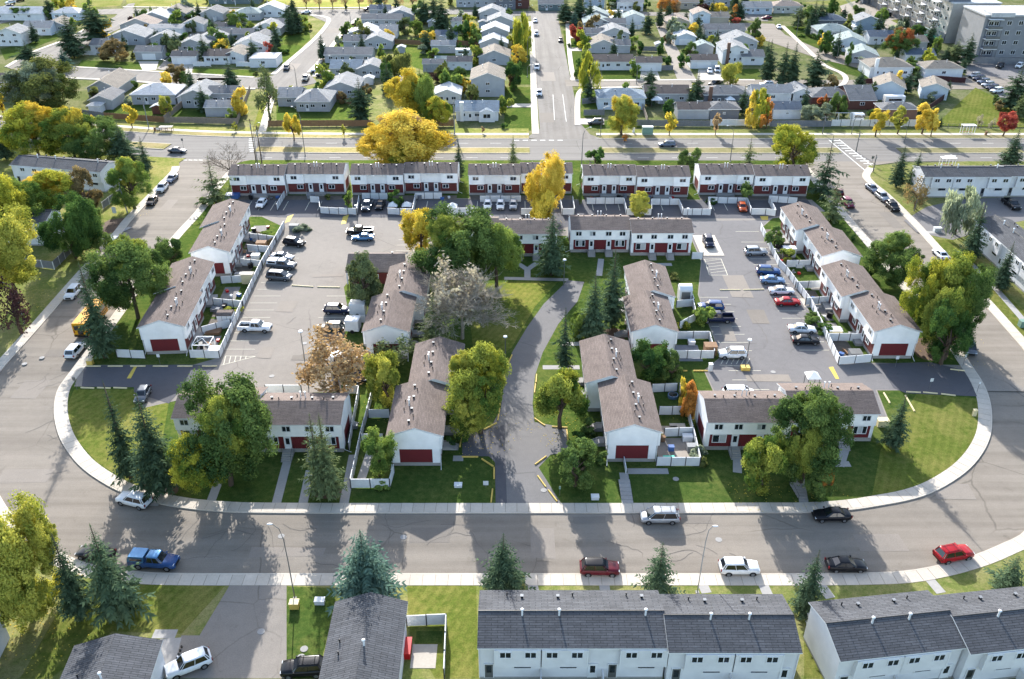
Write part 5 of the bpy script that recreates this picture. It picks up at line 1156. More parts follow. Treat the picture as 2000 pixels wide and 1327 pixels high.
def tree(px, pyb, pyt, wpx, label, scheme='green', proto=None, crown_frac=.84, group=None, bark=None, h=None, kind='leafy_tree', cat='tree', extra=None, trunkr=1.0):
    x, y = at(px, pyb, ground_z(0)); H = h or height_of(px, pyb, pyt); rad = wpx / 2 / ppm(y, H * .6)
    _tc[0] += 1
    p = proto or ('S' if rad < 1.6 or y > 330 else ('Mz' if rad < 3.6 or y > 260 else 'L'))
    crown_frac = min(.95, crown_frac + .02); Hc = H * crown_frac; th = H - Hc
    t = thing(kind, label, cat, (x, y, ground_z(y)), 0, group)
    if crown_frac < .97:
        put(TRK[_tc[0] % 3], 'trunk', t, (0, 0, 0), rnd.uniform(0, 6.28), (min(rad * .8, 3.2), min(rad * .8, 3.2), max(th + Hc * .12, H * .4)), M[bark] if bark else None)
    L = PR[p]; me = L[_tc[0] % len(L)]
    put(me, 'crown', t, (0, 0, th + Hc / 2), rnd.uniform(0, 6.28), (rad * 1.0, rad * 1.0, Hc / 2 * .96), M['leaf_' + scheme])
    for (dx, dy, dz, s_, sch) in extra or ():
        put(L[(_tc[0] + 1) % len(L)], 'crown', t, (dx * rad, dy * rad, th + Hc / 2 + dz * Hc / 2), rnd.uniform(0, 6.28), (rad * s_, rad * s_, Hc / 2 * s_), M['leaf_' + sch])
    return t
def shrub(px, pyb, wpx, hm, label, scheme='green', cat='shrub', group=None):
    x, y = at(px, pyb, ground_z(0)); rad = wpx / 2 / ppm(y)
    t = thing('shrub', label, cat, (x, y, ground_z(y)), 0, group); _tc[0] += 1
    put(PR['S'][_tc[0] % 3] if rad < 1.6 else PR['Mz'][_tc[0] % 4], 'foliage', t, (0, 0, hm * .45), rnd.uniform(0, 6.28), (rad, rad, hm * .55), M['leaf_' + scheme]); return t

# ---------------------------------------------------------------- every tree
C_ = conifer; T_ = tree
C_(720, 1178, 1036, 140, 'large blue green spruce behind the dark grey house, casting its shadow on the roof', 'blue', 3)
C_(984, 1166, 1042, 84, 'dark green spruce left of the long grey block, by the sidewalk', 'spruce', 1)
C_(1281, 1176, 1060, 76, 'spruce overlapping the grey roof below the gable shadow', 'spruce', 2)
C_(1570, 1200, 1072, 62, 'slim spruce between two grey blocks, bare trunk below', 'spruce', 1)
C_(1958, 1168, 1086, 76, 'spruce at the bottom right corner in the dry verge', 'spruce', 2)
C_(160, 1205, 1040, 74, 'dark spruce nearest the yellow tree at bottom left', 'spruce', 0)
C_(234, 1200, 1024, 98, 'dark spruce beside the blue pickup at bottom left', 'spruce', 1)
C_(206, 699, 512, 66, 'tall narrow spruce in front of the maple beside the school bus', 'spruce', 3)
C_(256, 935, 742, 56, 'slender leaning spruce on the left corner lawn', 'spruce', 1)
C_(318, 962, 768, 108, 'massive dark spruce on the left corner before the front block', 'spruce', 3)
C_(628, 972, 808, 60, 'forked spruce left stem in a round bed before the front block', 'pine', 2)
C_(645, 972, 806, 66, 'forked spruce right stem in a round bed before the front block', 'pine', 0)
C_(1193, 636, 482, 64, 'tallest courtyard spruce left of the brown roofed block', 'spruce', 0)
C_(1157, 664, 530, 66, 'courtyard spruce just left of the tallest one', 'spruce', 3)
C_(1101, 724, 600, 46, 'narrow spruce standing alone beside the curving path', 'spruce', 2)
C_(1077, 538, 404, 58, 'tall spruce before the red fronted courtyard row', 'spruce', 1)
C_(850, 688, 572, 58, 'olive spruce at the foot of the bare grey tree', 'pine', 0)
C_(1742, 874, 766, 48, 'young spruce with long bare trunk on the sunlit corner lawn', 'spruce', 1)
C_(1605, 386, 266, 54, 'tall spruce at the right end of the avenue row', 'spruce', 4)
C_(1622, 432, 346, 46, 'sparse spruce beside the maroon cars of the right street', 'pine', 4)
C_(1750, 366, 281, 36, 'left spruce of a pair beside the grey block on the right', 'spruce', 0)
C_(1782, 366, 293, 34, 'right spruce of a pair beside the grey block on the right', 'spruce', 1)
C_(1968, 332, 250, 52, 'spruce rising behind the grey roof at the right edge', 'spruce', 3)
C_(1892, 510, 394, 44, 'spruce with bare lower trunk right of the willow', 'spruce', 1)
C_(1951, 566, 472, 44, 'dense spruce on the right verge near the grey block', 'spruce', 3)
C_(422, 398, 305, 54, 'thin spruce at the left street corner by the bare tree', 'pine', 4)
C_(246, 318, 238, 60, 'spruce behind the left grey block right of the green maple', 'spruce', 1)
C_(288, 338, 265, 30, 'narrow dark spruce near the sidewalk bend on the left', 'spruce', 2)
C_(13, 312, 226, 44, 'spruce at the left edge beside the avenue', 'spruce', 0)
C_(897, 352, 266, 26, 'narrow spruce between two avenue blocks right of the golden elm', 'spruce', 0)
C_(1002, 330, 262, 24, 'small spruce behind the roof left of the straight street junction', 'pine', 2)
C_(1460, 328, 264, 28, 'thin spruce behind the avenue row on the right', 'pine', 4)
C_(706, 236, 150, 48, 'yard spruce behind the brown fence near the yellow trees', 'spruce', 1)
C_(455, 186, 112, 38, 'lone spruce in front of the shuttered white house', 'spruce', 0)
C_(61, 134, 76, 46, 'spruce on the street corner at upper left', 'spruce', 1)
C_(145, 112, 22, 54, 'left giant of the twin spruces at upper left', 'spruce', 0)
C_(192, 86, -4, 60, 'right giant of the twin spruces at upper left', 'spruce', 1)
C_(129, 138, 92, 30, 'short bluish spruce at the street bend, upper left', 'blue', 0)
C_(570, 68, 6, 26, 'left spruce of the close pair on the crooked street', 'spruce', 0)
C_(582, 64, 6, 26, 'right spruce of the close pair on the crooked street', 'spruce', 1)
C_(864, 66, -14, 42, 'broadest of the dark spruces at the top centre', 'spruce', 0)
C_(829, 46, -10, 32, 'left dark spruce at the top centre', 'spruce', 1)
C_(848, 40, -16, 26, 'middle dark spruce at the top centre', 'spruce', 1)
C_(1264, 66, 20, 26, 'dark spruce beside the top of the back alley', 'spruce', 1)
C_(1104, 44, -8, 36, 'left tall spruce at the end of the straight street', 'spruce', 0)
C_(1130, 40, -10, 36, 'right tall spruce at the end of the straight street', 'spruce', 1)
C_(1122, 52, 16, 20, 'small blue spruce below the tall pair by the straight street', 'blue', 0)
C_(1269, 172, 132, 30, 'small spruce behind the brown roofed bungalow', 'spruce', 1)
C_(1497, 160, 76, 34, 'left spruce of the clump at the cul-de-sac', 'spruce', 0)
C_(1526, 168, 80, 28, 'second spruce of the clump at the cul-de-sac', 'spruce', 1)
C_(1544, 166, 80, 34, 'third spruce of the clump at the cul-de-sac', 'spruce', 0)
C_(1587, 174, 88, 44, 'right spruce of the clump at the cul-de-sac', 'spruce', 1)
C_(1443, 40, -6, 30, 'dark spruce near the pink tree at the top', 'spruce', 0)
C_(1558, 54, 4, 26, 'pointed spruce behind the tall curved lamps at the top', 'pine', 1)
C_(1586, 58, -2, 26, 'dark spruce shading the slate roof at the top', 'spruce', 0)
C_(1600, 50, -4, 28, 'second dark spruce shading the slate roof at the top', 'spruce', 1)
C_(1886, 126, 62, 36, 'tall spruce at the corner of the apartment block', 'spruce', 0)
C_(1864, 122, 74, 32, 'spruce left of the tallest one at the apartment block', 'pine', 1)
C_(1846, 120, 88, 22, 'small spruce by the apartment wall', 'spruce', 0)
C_(1974, 214, 124, 48, 'spruce beside the parked row at the right edge', 'spruce', 1)
C_(1990, 232, 168, 30, 'second spruce below the parked row at the right edge', 'pine', 0)
C_(1756, 56, 28, 12, 'left cypress of the trio by the apartment block', 'spruce', 0)
C_(1764, 56, 27, 12, 'middle cypress of the trio by the apartment block', 'spruce', 1)
C_(1770, 56, 28, 12, 'right cypress of the trio by the apartment block', 'spruce', 0)
C_(1834, 250, 225, 14, 'tiny spruce at the corner of the open lawn', 'spruce', 0)
C_(410, 142 - 96, 5, 14, 'slim evergreen by the far road at upper left', 'pine', 0) if False else None
C_(317, 92, 70, 7, 'slim cypress against the pale gabled garage', 'spruce', 0, h=4.5)

GT = 'garden trees'
# foreground and courtyard
T_(66, 1206, 1000, 176, 'spreading yellow green tree in the bottom left corner', 'lime', 'L', .9, extra=((.55, .2, .35, .5, 'lime'), (-.7, .2, .3, .55, 'yellow'), (-.5, -.3, -.3, .6, 'yellow'), (.15, -.4, -.35, .6, 'lime')))
T_(270, 622, 480, 154, 'broad dark green maple left of the second block', 'green', 'L', .82, extra=((0, .3, .45, .6, 'turning'),))
T_(339, 528, 470, 56, 'small green tree beside the street, left of the columns', 'green')
T_(450, 948, 764, 186, 'huge green tree hiding the left front block', 'green', 'L', .86, extra=((-.45, -.45, -.35, .55, 'yg'), (.2, -.1, .25, .6, 'turning')))
T_(662, 772, 652, 146, 'tan brown tree over a parked car and white trailer', 'tan', 'thin', .8, extra=((.1, -.1, .1, .8, 'tan'), (-.2, .1, -.1, .8, 'tan')))
T_(768, 725, 660, 98, 'twiggy grey green tree behind the yellow green one', 'pine', 'thin', .85)
T_(757, 794, 694, 70, 'bright yellow green tree in the yard behind the end block', 'lime', 'Mz', .86)
T_(940, 846, 682, 134, 'green tree turning yellow beside the wheel stops of the path', 'turning', 'L', .86, extra=((-.3, -.5, -.25, .5, 'lime'), (-.5, .1, .45, .4, 'lime'), (.3, .1, .5, .45, 'yg')))
T_(1094, 836, 728, 100, 'yellowing round tree on the bend of the path', 'turning', 'Mz', .74, extra=((.1, .2, .3, .6, 'yg'),))
T_(1122, 950, 866, 86, 'low round green tree on the corner of the entry path', 'green', 'Mz', .86)
T_(742, 936, 850, 66, 'small bright green tree in the corner yard', 'light', 'Mz', .84)
T_(712, 608, 502, 82, 'dark bronze green tree in front of the small office', 'pine', 'Mz', .86)
T_(892, 566, 424, 168, 'big leafy green tree behind the bare grey one', 'green', 'L', .84, extra=((-.2, .1, .4, .5, 'turning'),))
T_(970, 560, 442, 104, 'leafy green tree right of the biggest courtyard tree', 'light', 'L', .8)
T_(824, 498, 412, 66, 'bright yellow tree at the corner of the left car park', 'yellow', 'Mz', .9)
T_(1062, 424, 308, 82, 'round orange yellow tree before the avenue row', 'gold', 'L', .84)
T_(1060, 444, 374, 56, 'yellow tree below the round orange one', 'yellow', 'Mz', .86)
T_(1562, 942, 768, 150, 'tall green tree before the right front block', 'green', 'L', .84, extra=((-.3, -.2, -.3, .55, 'turning'), (.2, .1, .4, .4, 'light')))
T_(1481, 962, 864, 80, 'round green tree beside the right front stairs', 'turning', 'Mz', .9)
T_(1600, 976, 896, 66, 'low green tree with an orange patch by the steps', 'green', 'Mz', .92, extra=((.1, -.3, .2, .4, 'orange'),))
T_(1345, 816, 754, 38, 'small orange tree between the yards and the front block', 'orange', 'Mz', .84)
T_(1327, 800, 738, 18, 'thin yellow shrub tree beside the small orange one', 'yellow', 'S', .9)
T_(1265, 746, 676, 72, 'dense dark bush tree against the red gable panel', 'dark', 'Mz', .94)
T_(1310, 752, 690, 46, 'low dark green bush tree beside the pergola', 'green', 'Mz', .94)
T_(1130, 658, 610, 40, 'loose green shrub tree below the courtyard spruces', 'light', 'Mz', .9)
T_(1736, 552, 460, 104, 'bushy green tree at the street behind the right column', 'green', 'L', .88, extra=((.2, .1, .4, .5, 'turning'),))
T_(1826, 664, 504, 120, 'big maple turning gold over the right street', 'turning', 'L', .84, extra=((-.85, .1, .05, .7, 'yg'), (.55, -.1, -.1, .8, 'green'), (-.3, -.6, -.35, .8, 'turning'), (.2, .5, .3, .6, 'yg')))
T_(1838, 712, 600, 96, 'dark lower maple beside the nearest right block', 'dark', 'L', .8)
T_(1374, 632, 600, 44, 'small green tree beside the navy pickup', 'light', 'S', .9)
T_(1512, 480, 444, 44, 'round green shrub tree in the right yards', 'green', 'S', .9)
T_(1534, 510, 486, 38, 'yellowing shrub tree beside the white awning', 'turning', 'S', .92)
# left edge
T_(16, 478, 338, 118, 'yellow green tree at the left edge behind the lighter one', 'yg', 'L', .84)
T_(44, 462, 354, 118, 'pale green tree overlapping the left edge', 'light', 'L', .8)
T_(36, 588, 424, 148, 'yellow green tree inside the white framed fence', 'lime', 'L', .74)
T_(112, 432, 338, 124, 'golden tree in front of the left grey block', 'yg', 'L', .82, extra=((-.2, .1, .3, .6, 'gold'),))
T_(178, 426, 334, 66, 'orange brown tree at the end of the left grey block', 'bronze', 'Mz', .84)
T_(150, 504, 394, 118, 'dark green tree beside the pale left roof', 'dark', 'L', .88)
T_(195, 494, 412, 60, 'rounded green tree at the street, left', 'green', 'Mz', .86)
T_(264, 408, 314, 78, 'bright green tree with yellow top by the leaning pole', 'light', 'L', .86, extra=((.05, .1, .45, .55, 'lime'),))
T_(44, 652, 544, 82, 'dark purple tree beside the tall left street lamp', 'purple', 'thin', .84)
T_(78, 308, 208, 124, 'golden topped tree at upper left of the avenue', 'yg', 'L', .86, extra=((.1, .1, .4, .65, 'gold'),))
T_(146, 308, 218, 104, 'yellow maple behind the left grey roof', 'turning', 'L', .86, extra=((0, .1, .4, .6, 'yellow'),))
T_(192, 314, 238, 108, 'dark green maple behind the left grey roof', 'green', 'L', .9)
# avenue
T_(788, 322, 222, 172, 'giant golden elm towering over the avenue', 'gold', 'L', .88, extra=((-.5, -.1, -.3, .55, 'gold'), (.5, 0, -.2, .55, 'gold'), (0, .2, .4, .5, 'tan'), (0, -.3, -.4, .5, 'yg')))
T_(798, 226, 138, 84, 'large yellow tree in the yards left of the green one', 'yellow', 'L', .88)
T_(820, 226, 150, 66, 'large green tree merging with the yellow one', 'light', 'L', .9)
T_(853, 250, 190, 60, 'pale gold tree in front of the skylight house', 'yg', 'L', .88, extra=((0, .1, .2, .7, 'gold'),))
T_(1214, 264, 192, 66, 'perfect round yellow maple on the avenue verge', 'lime', 'L', .86, extra=((0, .2, .2, .75, 'yellow'),))
for a in ((1307, 265, 222, 26, 'small egg shaped yellow tree left on the avenue verge', 'yellow'), (1397, 264, 224, 20, 'thin pale pink street tree before the white board fence', 'tan'), (1710, 267, 216, 34, 'round bright yellow tree before the black post fence', 'yellow'), (1752, 262, 210, 34, 'olive yellow street tree before the black post fence', 'lime'), (1800, 262, 207, 44, 'yellow tree at the right end of the black post fence', 'gold'), (1818, 267, 214, 26, 'orange yellow slim tree at the right end of the avenue fence', 'gold'), (1958, 266, 220, 38, 'red maple near the bus shelter', 'red'), (1220, 277, 262, 14, 'tiny orange tree at the foot of the round yellow maple', 'orange'), (574, 274, 222, 32, 'gold street tree before the brown fence', 'yellow'), (259, 250, 205, 26, 'gold slim tree before the tan fence', 'yellow'), (673, 268, 245, 10, 'sapling with yellow leaves on the left avenue verge', 'lime'), (460, 256, 238, 10, 'sapling with yellow green leaves by the corner fence', 'lime'), (943, 260, 247, 8, 'tiny sapling near the straight street corner', 'tan'), (178, 244, 226, 16, 'small gold bush tree by the left lamp', 'gold'), (6, 224, 182, 30, 'yellow tree cut by the left edge above the avenue', 'yellow')):
    T_(*a[:5], a[5], 'S' if a[3] < 30 else 'Mz', .72, group='street trees of the avenue')
T_(1462, 250, 180, 26, 'orange column of the three autumn trees by the white fence', 'gold', 'col', .9)
T_(1477, 250, 172, 36, 'green column of the three autumn trees by the white fence', 'yg', 'col', .92)
T_(1496, 250, 194, 28, 'amber column of the three autumn trees by the white fence', 'orange', 'col', .9)
T_(1545, 334, 254, 98, 'yellow green tree behind the right end of the avenue row', 'yg', 'L', .88)
T_(1162, 326, 290, 34, 'dark green shrub tree behind the avenue row by the lane', 'dark', 'S', .9)
T_(1344, 338, 292, 46, 'dark leafy tree between two avenue blocks', 'green', 'Mz', .86)
T_(1250, 420, 378, 48, 'bright green bush tree in the avenue row yards', 'lime', 'Mz', .94)
T_(1456, 396, 360, 30, 'green yard tree behind the orange hatchback', 'green', 'S', .9)
T_(774, 404, 372, 30, 'dark shrub tree in the yard with pop up tents', 'dark', 'S', .92)
T_(683, 412, 374, 18, 'lime shrub tree beside the bare gap fence', 'light', 'S', .95)
T_(1132, 400, 332, 12, 'narrow green hedge tree beside the lane', 'green', 'col', .95)
# right side
T_(1864, 458, 372, 78, 'silvery willow in front of the right grey blocks', 'silver', 'weep', .84, bark='bark')
T_(1788, 408, 352, 58, 'bronze tree beside the grey block and pole', 'bronze', 'thin', .86)
# far gardens
T_(104, 224, 118, 146, 'giant round willow by the avenue at the left', 'olive', 'L', .96, extra=((-.2, -.2, .2, .7, 'silver'),))
T_(228, 118, 80, 58, 'round bronze tree behind the corner lawn', 'bronze', 'Mz', .92)
T_(346, 164, 128, 36, 'pinkish tree beside the crooked street', 'bronze', 'Mz', .84)
T_(364, 166, 140, 28, 'green companion of the pinkish street tree', 'green', 'Mz', .84)
T_(528, 232, 140, 52, 'tall dark pine with a bushy top beside the walkway', 'pine', 'thin', .92, extra=((0, .1, .5, .8, 'pine'),))
T_(469, 62, 26, 40, 'leafy tree beside the alley at the top', 'green', 'Mz', .9)
T_(328, 228, 188, 26, 'lime tree beside the red shed', 'lime', 'Mz', .92)
T_(452, 236, 212, 22, 'small green tree behind the corner fence', 'light', 'S', .92)
T_(526, 108, 82, 22, 'slim red tree on the crooked street', 'red', 'S', .9)
T_(811, 68, 40, 30, 'green tree in the garden block lawn', 'light', 'Mz', .9)
T_(836, 86, 62, 30, 'gold tree beside the slate blue garage', 'gold', 'Mz', .9)
T_(921, 74, 46, 32, 'golden round tree in the garden block', 'gold', 'Mz', .84)
T_(789, 152, 106, 54, 'olive weeping tree above the yellow one', 'olive', 'weep', .96)
T_(757, 164, 122, 26, 'dark evergreen shrub tree beside the olive weeping tree', 'dark', 'Mz', .96)
T_(847, 120, 94, 26, 'green tree below the pale roofed garage', 'light', 'S', .95)
T_(825, 104, 86, 24, 'grey green tree left of the pale roofed garage', 'silver', 'S', .95)
T_(750, 126, 110, 34, 'lime hedge tree beside the very long roof', 'lime', 'S', .96)
T_(865, 160, 128, 38, 'yellow green garden tree below the mint shed', 'olive', 'Mz', .95)
T_(840, 166, 140, 44, 'brown leaved shrub tree in the garden block', 'purple', 'thin', .95)
T_(898, 172, 134, 44, 'dense green tree beside the stepped gable house', 'green', 'Mz', .95)
T_(1018, 106, 30, 40, 'tall weeping birch left of the straight street', 'yg', 'weep', .92)
T_(1012, 124, 88, 32, 'golden tree below the weeping birch on the straight street', 'gold', 'Mz', .86)
T_(1004, 176, 124, 34, 'dark garden tree beside the straight street sidewalk', 'dark', 'Mz', .94)
T_(1150, 184, 106, 44, 'weeping birch with pale trunk at the side street corner', 'yg', 'weep', .86, bark='bark_pale')
T_(1125, 80, 50, 30, 'crimson tree beside the straight street', 'red', 'Mz', .88)
T_(1132, 152, 116, 26, 'dark shrub tree left of the weeping birch', 'dark', 'Mz', .95)
T_(1238, 146, 118, 24, 'small leafy tree before the white bungalow', 'light', 'S', .88)
T_(1301, 27, -8, 40, 'big orange tree at the top edge', 'orange', 'L', .86)
T_(1316, 28, 4, 26, 'pale orange tree beside the big orange one', 'tan', 'Mz', .86)
T_(1371, 30, 8, 34, 'purple leaved tree at the top', 'purple', 'Mz', .92)
T_(1402, 36, 6, 32, 'yellow tree at the top above beige roofs', 'yellow', 'Mz', .9)
T_(1433, 40, 10, 18, 'orange column tree at the top', 'orange', 'col', .9)
T_(1436, 50, 34, 24, 'pink flowered looking tree near the long grey roof', 'red', 'S', .95)
T_(1354, 68, 44, 24, 'gold tree beside the tall pale blue house', 'gold', 'S', .9)
T_(1334, 66, 46, 26, 'green tree beside the beige gabled alley house', 'green', 'S', .94)
T_(1348, 114, 84, 32, 'leafy tree beside the alley garage', 'green', 'Mz', .92)
T_(1310, 86, 62, 22, 'silvery shrub tree along the alley', 'silver', 'S', .95)
T_(1388, 96, 70, 30, 'lime and green shrubbery tree behind the alley garage', 'yg', 'S', .95)
T_(1425, 164, 122, 42, 'yellow green tree at the side street', 'lime', 'L', .92)
T_(1472, 84, 38, 28, 'round green street tree near the pink car', 'green', 'Mz', .84)
T_(1290, 106, 74, 18, 'dark garden tree beside the little grey shed', 'dark', 'S', .95)
T_(1248, 106, 80, 18, 'round dark bush tree behind the fence of the shed yard', 'dark', 'S', .98)
T_(1582, 238, 206, 38, 'left big dark shrub behind the grey board fence', 'silver', 'Mz', .98)
T_(1612, 238, 204, 40, 'right big dark shrub behind the grey board fence', 'silver', 'Mz', .98)
T_(1634, 226, 182, 34, 'green tree beside the brick house', 'green', 'Mz', .92)
T_(1604, 214, 186, 18, 'rusty topped small tree by the brick house', 'orered', 'S', .92)
T_(1754, 114, 62, 64, 'large tree with orange crown over green, near the white house', 'green', 'L', .88, extra=((-.1, .1, .35, .78, 'orered'), (-.4, .0, .2, .5, 'orered')))
T_(1612, 104, 62, 30, 'round dark spruce like shrub before the mint roof', 'dark', 'Mz', .92)
T_(1600, 84, 58, 16, 'smaller cone shrub before the mint roof', 'dark', 'col', .95)
T_(1657, 126, 84, 18, 'columnar cedar on the street lawn', 'dark', 'col', .98)
T_(1683, 134, 112, 28, 'grey green shrub tree beside the pale green house', 'silver', 'S', .95)
T_(1625, 30, -2, 28, 'dark round tree at the top above the slate roof', 'dark', 'Mz', .9)
T_(1674, 34, 12, 26, 'green tree by the pale green wire fence', 'green', 'Mz', .92)
T_(1825, 106, 72, 20, 'lime slim tree beside the teal tarp', 'light', 'Mz', .94)
T_(1790, 78, 50, 28, 'dark tree in the gap by the apartment wing', 'dark', 'Mz', .95)
T_(1798, 130, 112, 34, 'silver leaved shrub before the dark green roof', 'silver', 'S', .97)
T_(1821, 198, 180, 22, 'silver shrub tree before the smaller pale blue house', 'silver', 'S', .9)
T_(1936, 250, 232, 16, 'grey leafless bush on the open lawn', 'twig', 'thin', .95)
T_(1910, 250, 222, 14, 'thin bare sapling on the open lawn', 'twig', 'thin', .9)
T_(1940, 204, 184, 16, 'small green tree at the edge of the open lawn', 'green', 'S', .86)
T_(1950, 216, 198, 24, 'bronze bush tree at the edge of the open lawn', 'bronze', 'S', .96)
T_(1994, 214, 176, 24, 'dark cedar at the right edge by the open lawn', 'dark', 'Mz', .96)
T_(46, 36, 14, 40, 'bushy dark tree by the school field', 'dark', 'Mz', .95)
T_(24, 36, 16, 20, 'yellow bush tree by the school field', 'yg', 'S', .95)
T_(118, 20, -6, 26, 'yellow tree at the top beside the school field', 'yg', 'Mz', .9)
T_(142, 22, -4, 20, 'gold tree at the top beside the twin spruces', 'gold', 'Mz', .9)
T_(300, 44, 18, 22, 'dark round shrub tree by the far road', 'dark', 'S', .96) if False else None
T_(262, 46, 33, 22, 'dark red shrub by the crooked street', 'purple', 'S', .98)
T_(297, 30, 14, 10, 'narrow dark cedar by the far road', 'dark', 'col', .96)
T_(368, 42, 28, 22, 'dark shrub tree between two gabled roofs', 'dark', 'S', .95)
T_(382, 54, 40, 20, 'yellow green tree beside the small gabled building', 'yg', 'S', .92)
T_(1242, 22, 4, 22, 'pale green tree at the top before the white house', 'olive', 'S', .9)
T_(1196, 20, 4, 24, 'silvery green tree at the top centre right', 'silver', 'S', .9)
T_(916, 44, 28, 26, 'yellow green shrub tree in the top garden', 'yg', 'S', .96)
T_(900, 40, 20, 24, 'pale tree behind the tallest spruces', 'silver', 'S', .92)
for k, xx in enumerate((599, 624, 650, 676, 702, 727, 753, 780, 806)):
    T_(xx, 17 + (k % 2), -14, 20, 'sparse pinkish tree number-less in the row on the playing field edge'.replace(' number-less', ''), 'tan', 'thin', .7, group='row of sparse pinkish trees on the playing field edge')
T_(676, 18, 8, 8, 'tiny spruce like bush in the row of pinkish trees', 'dark', 'S', .95)
# bare trees
def bare(px, pyb, pyt, wpx, label, seed, mat=None, leaves=None, **k):
    x, y = at(px, pyb, ground_z(0)); H = height_of(px, pyb, pyt); rad = wpx / 2 / ppm(y, H * .6)
    t = thing('bare_tree', label, 'bare tree', (x, y, ground_z(y)))
    MB().tube([(0, 0, -.2), (.1, 0, H * .12), (0, .1, H * .24)], [.34, .27, .2], 7).build('trunk', M['bark_pale'] if mat is None else M[mat], t)
    o = put(twig_mesh(rad, H, seed, **k), 'crown', t, (0, 0, H * .55), 0, (1, 1, .72), M[mat] if mat else None)
    if leaves: put(PR['thin'][0], 'leaves', t, (0, 0, H * .55), 0, (rad * .7, rad * .7, H * .3), M['leaf_' + leaves])
    return t
bare(903, 662, 478, 184, 'bare grey tree with fine twigs in the courtyard', 5, leaves='twig', n1=30, n2=11, n3=7, tw=.022)
bare(452, 352, 274, 104, 'leafless brown tree behind the first avenue block', 8, 'bark', n1=12, n2=6, n3=4, tw=.02)
bare(1152, 330, 290, 20, 'small leafless tree at the straight street corner', 9, 'bark_pale', n1=6, n2=4, n3=2, tw=.02)
# shrubs and hedges in yards
for a in ((590, 452, 34, 1.4, 'silvery shrub at the top of the left yards', 'silver'), (524, 466, 34, 1.5, 'lime shrub in the topmost left yard', 'light'), (533, 478, 22, 1.2, 'rusty shrub in the topmost left yard', 'bronze'), (456, 610, 34, 1.0, 'yellow green weeds in the left yard', 'lime'), (1590, 628, 46, 1.4, 'vegetable bed shrub in the right yards', 'green'), (1612, 650, 40, 1.6, 'bushy green shrub below the vegetable bed', 'dark'), (1362, 894, 34, 1.6, 'pale shrub at the edge of the cluttered patio', 'silver'), (1372, 910, 20, 1.4, 'pale flowering shrub beside the front fence', 'olive'), (1178, 905, 30, 1.6, 'white flowered shrub beside the front gable', 'green'), (1222, 648, 22, 1.4, 'dark shrub behind the front tree shadow', 'dark'), (745, 952, 36, 1.2, 'low lime shrub in the corner yard', 'light'), (1340, 814, 24, 1.8, 'dark shrub under the small orange tree', 'dark'), (1332, 642, 30, 1.1, 'flowering yellow shrub in the patio yard', 'yg'),
          (1316, 545, 26, 1.3, 'yellow green shrub by the white shed', 'olive'), (1667, 470, 14, 1.2, 'dark round shrub on the right street lawn', 'dark'), (404, 398, 26, 1.5, 'green hedge shrub at the first avenue block', 'green'), (1390, 398, 22, 1.2, 'dark shrub in the avenue yards right of the bush', 'dark'), (640, 390, 16, 1.3, 'grey shrub beside the garbage bins', 'olive'), (1130, 862, 28, 1.6, 'dark shrub behind the path tree', 'dark'), (1148, 842, 40, 2.2, 'hedge in front of the red panel on the path side', 'green'), (1690, 540, 26, 2.2, 'tall shrub at the back of the third right block', 'green'),
          (470, 372, 26, 1.6, 'dark shrub under the thin spruce', 'green'), (905, 860, 26, 1.6, 'dark shrub by the entry pad stairs', 'dark'), (880, 870, 20, 1.4, 'dark round shrub beside the pad stairs', 'dark'), (985, 250, 14, 1.4, 'dark shrub beside the bay window bungalow', 'dark'), (500, 145, 16, 1, 'round clipped shrub by the crooked street', 'olive'), (558, 104, 20, 1.3, 'dark hedge shrub on the street lawn', 'dark'), (1115, 92, 14, 1.4, 'round clipped shrub on the straight street', 'dark'), (1128, 86, 18, 1.2, 'dark round shrub right of the straight street', 'dark'), (692, 54, 14, 1.6, 'dark red shrub by the parked dark vehicle', 'purple'), (1592, 74, 24, 1.4, 'lime shrub beside the cone shrubs', 'light'), (1566, 72, 14, 1, 'dark low shrub on the street lawn at the top', 'dark'), (1700, 142, 20, 1.5, 'grey shrub beside the chimney house', 'silver')):
    shrub(*a[:5], a[5], group='garden shrubs')

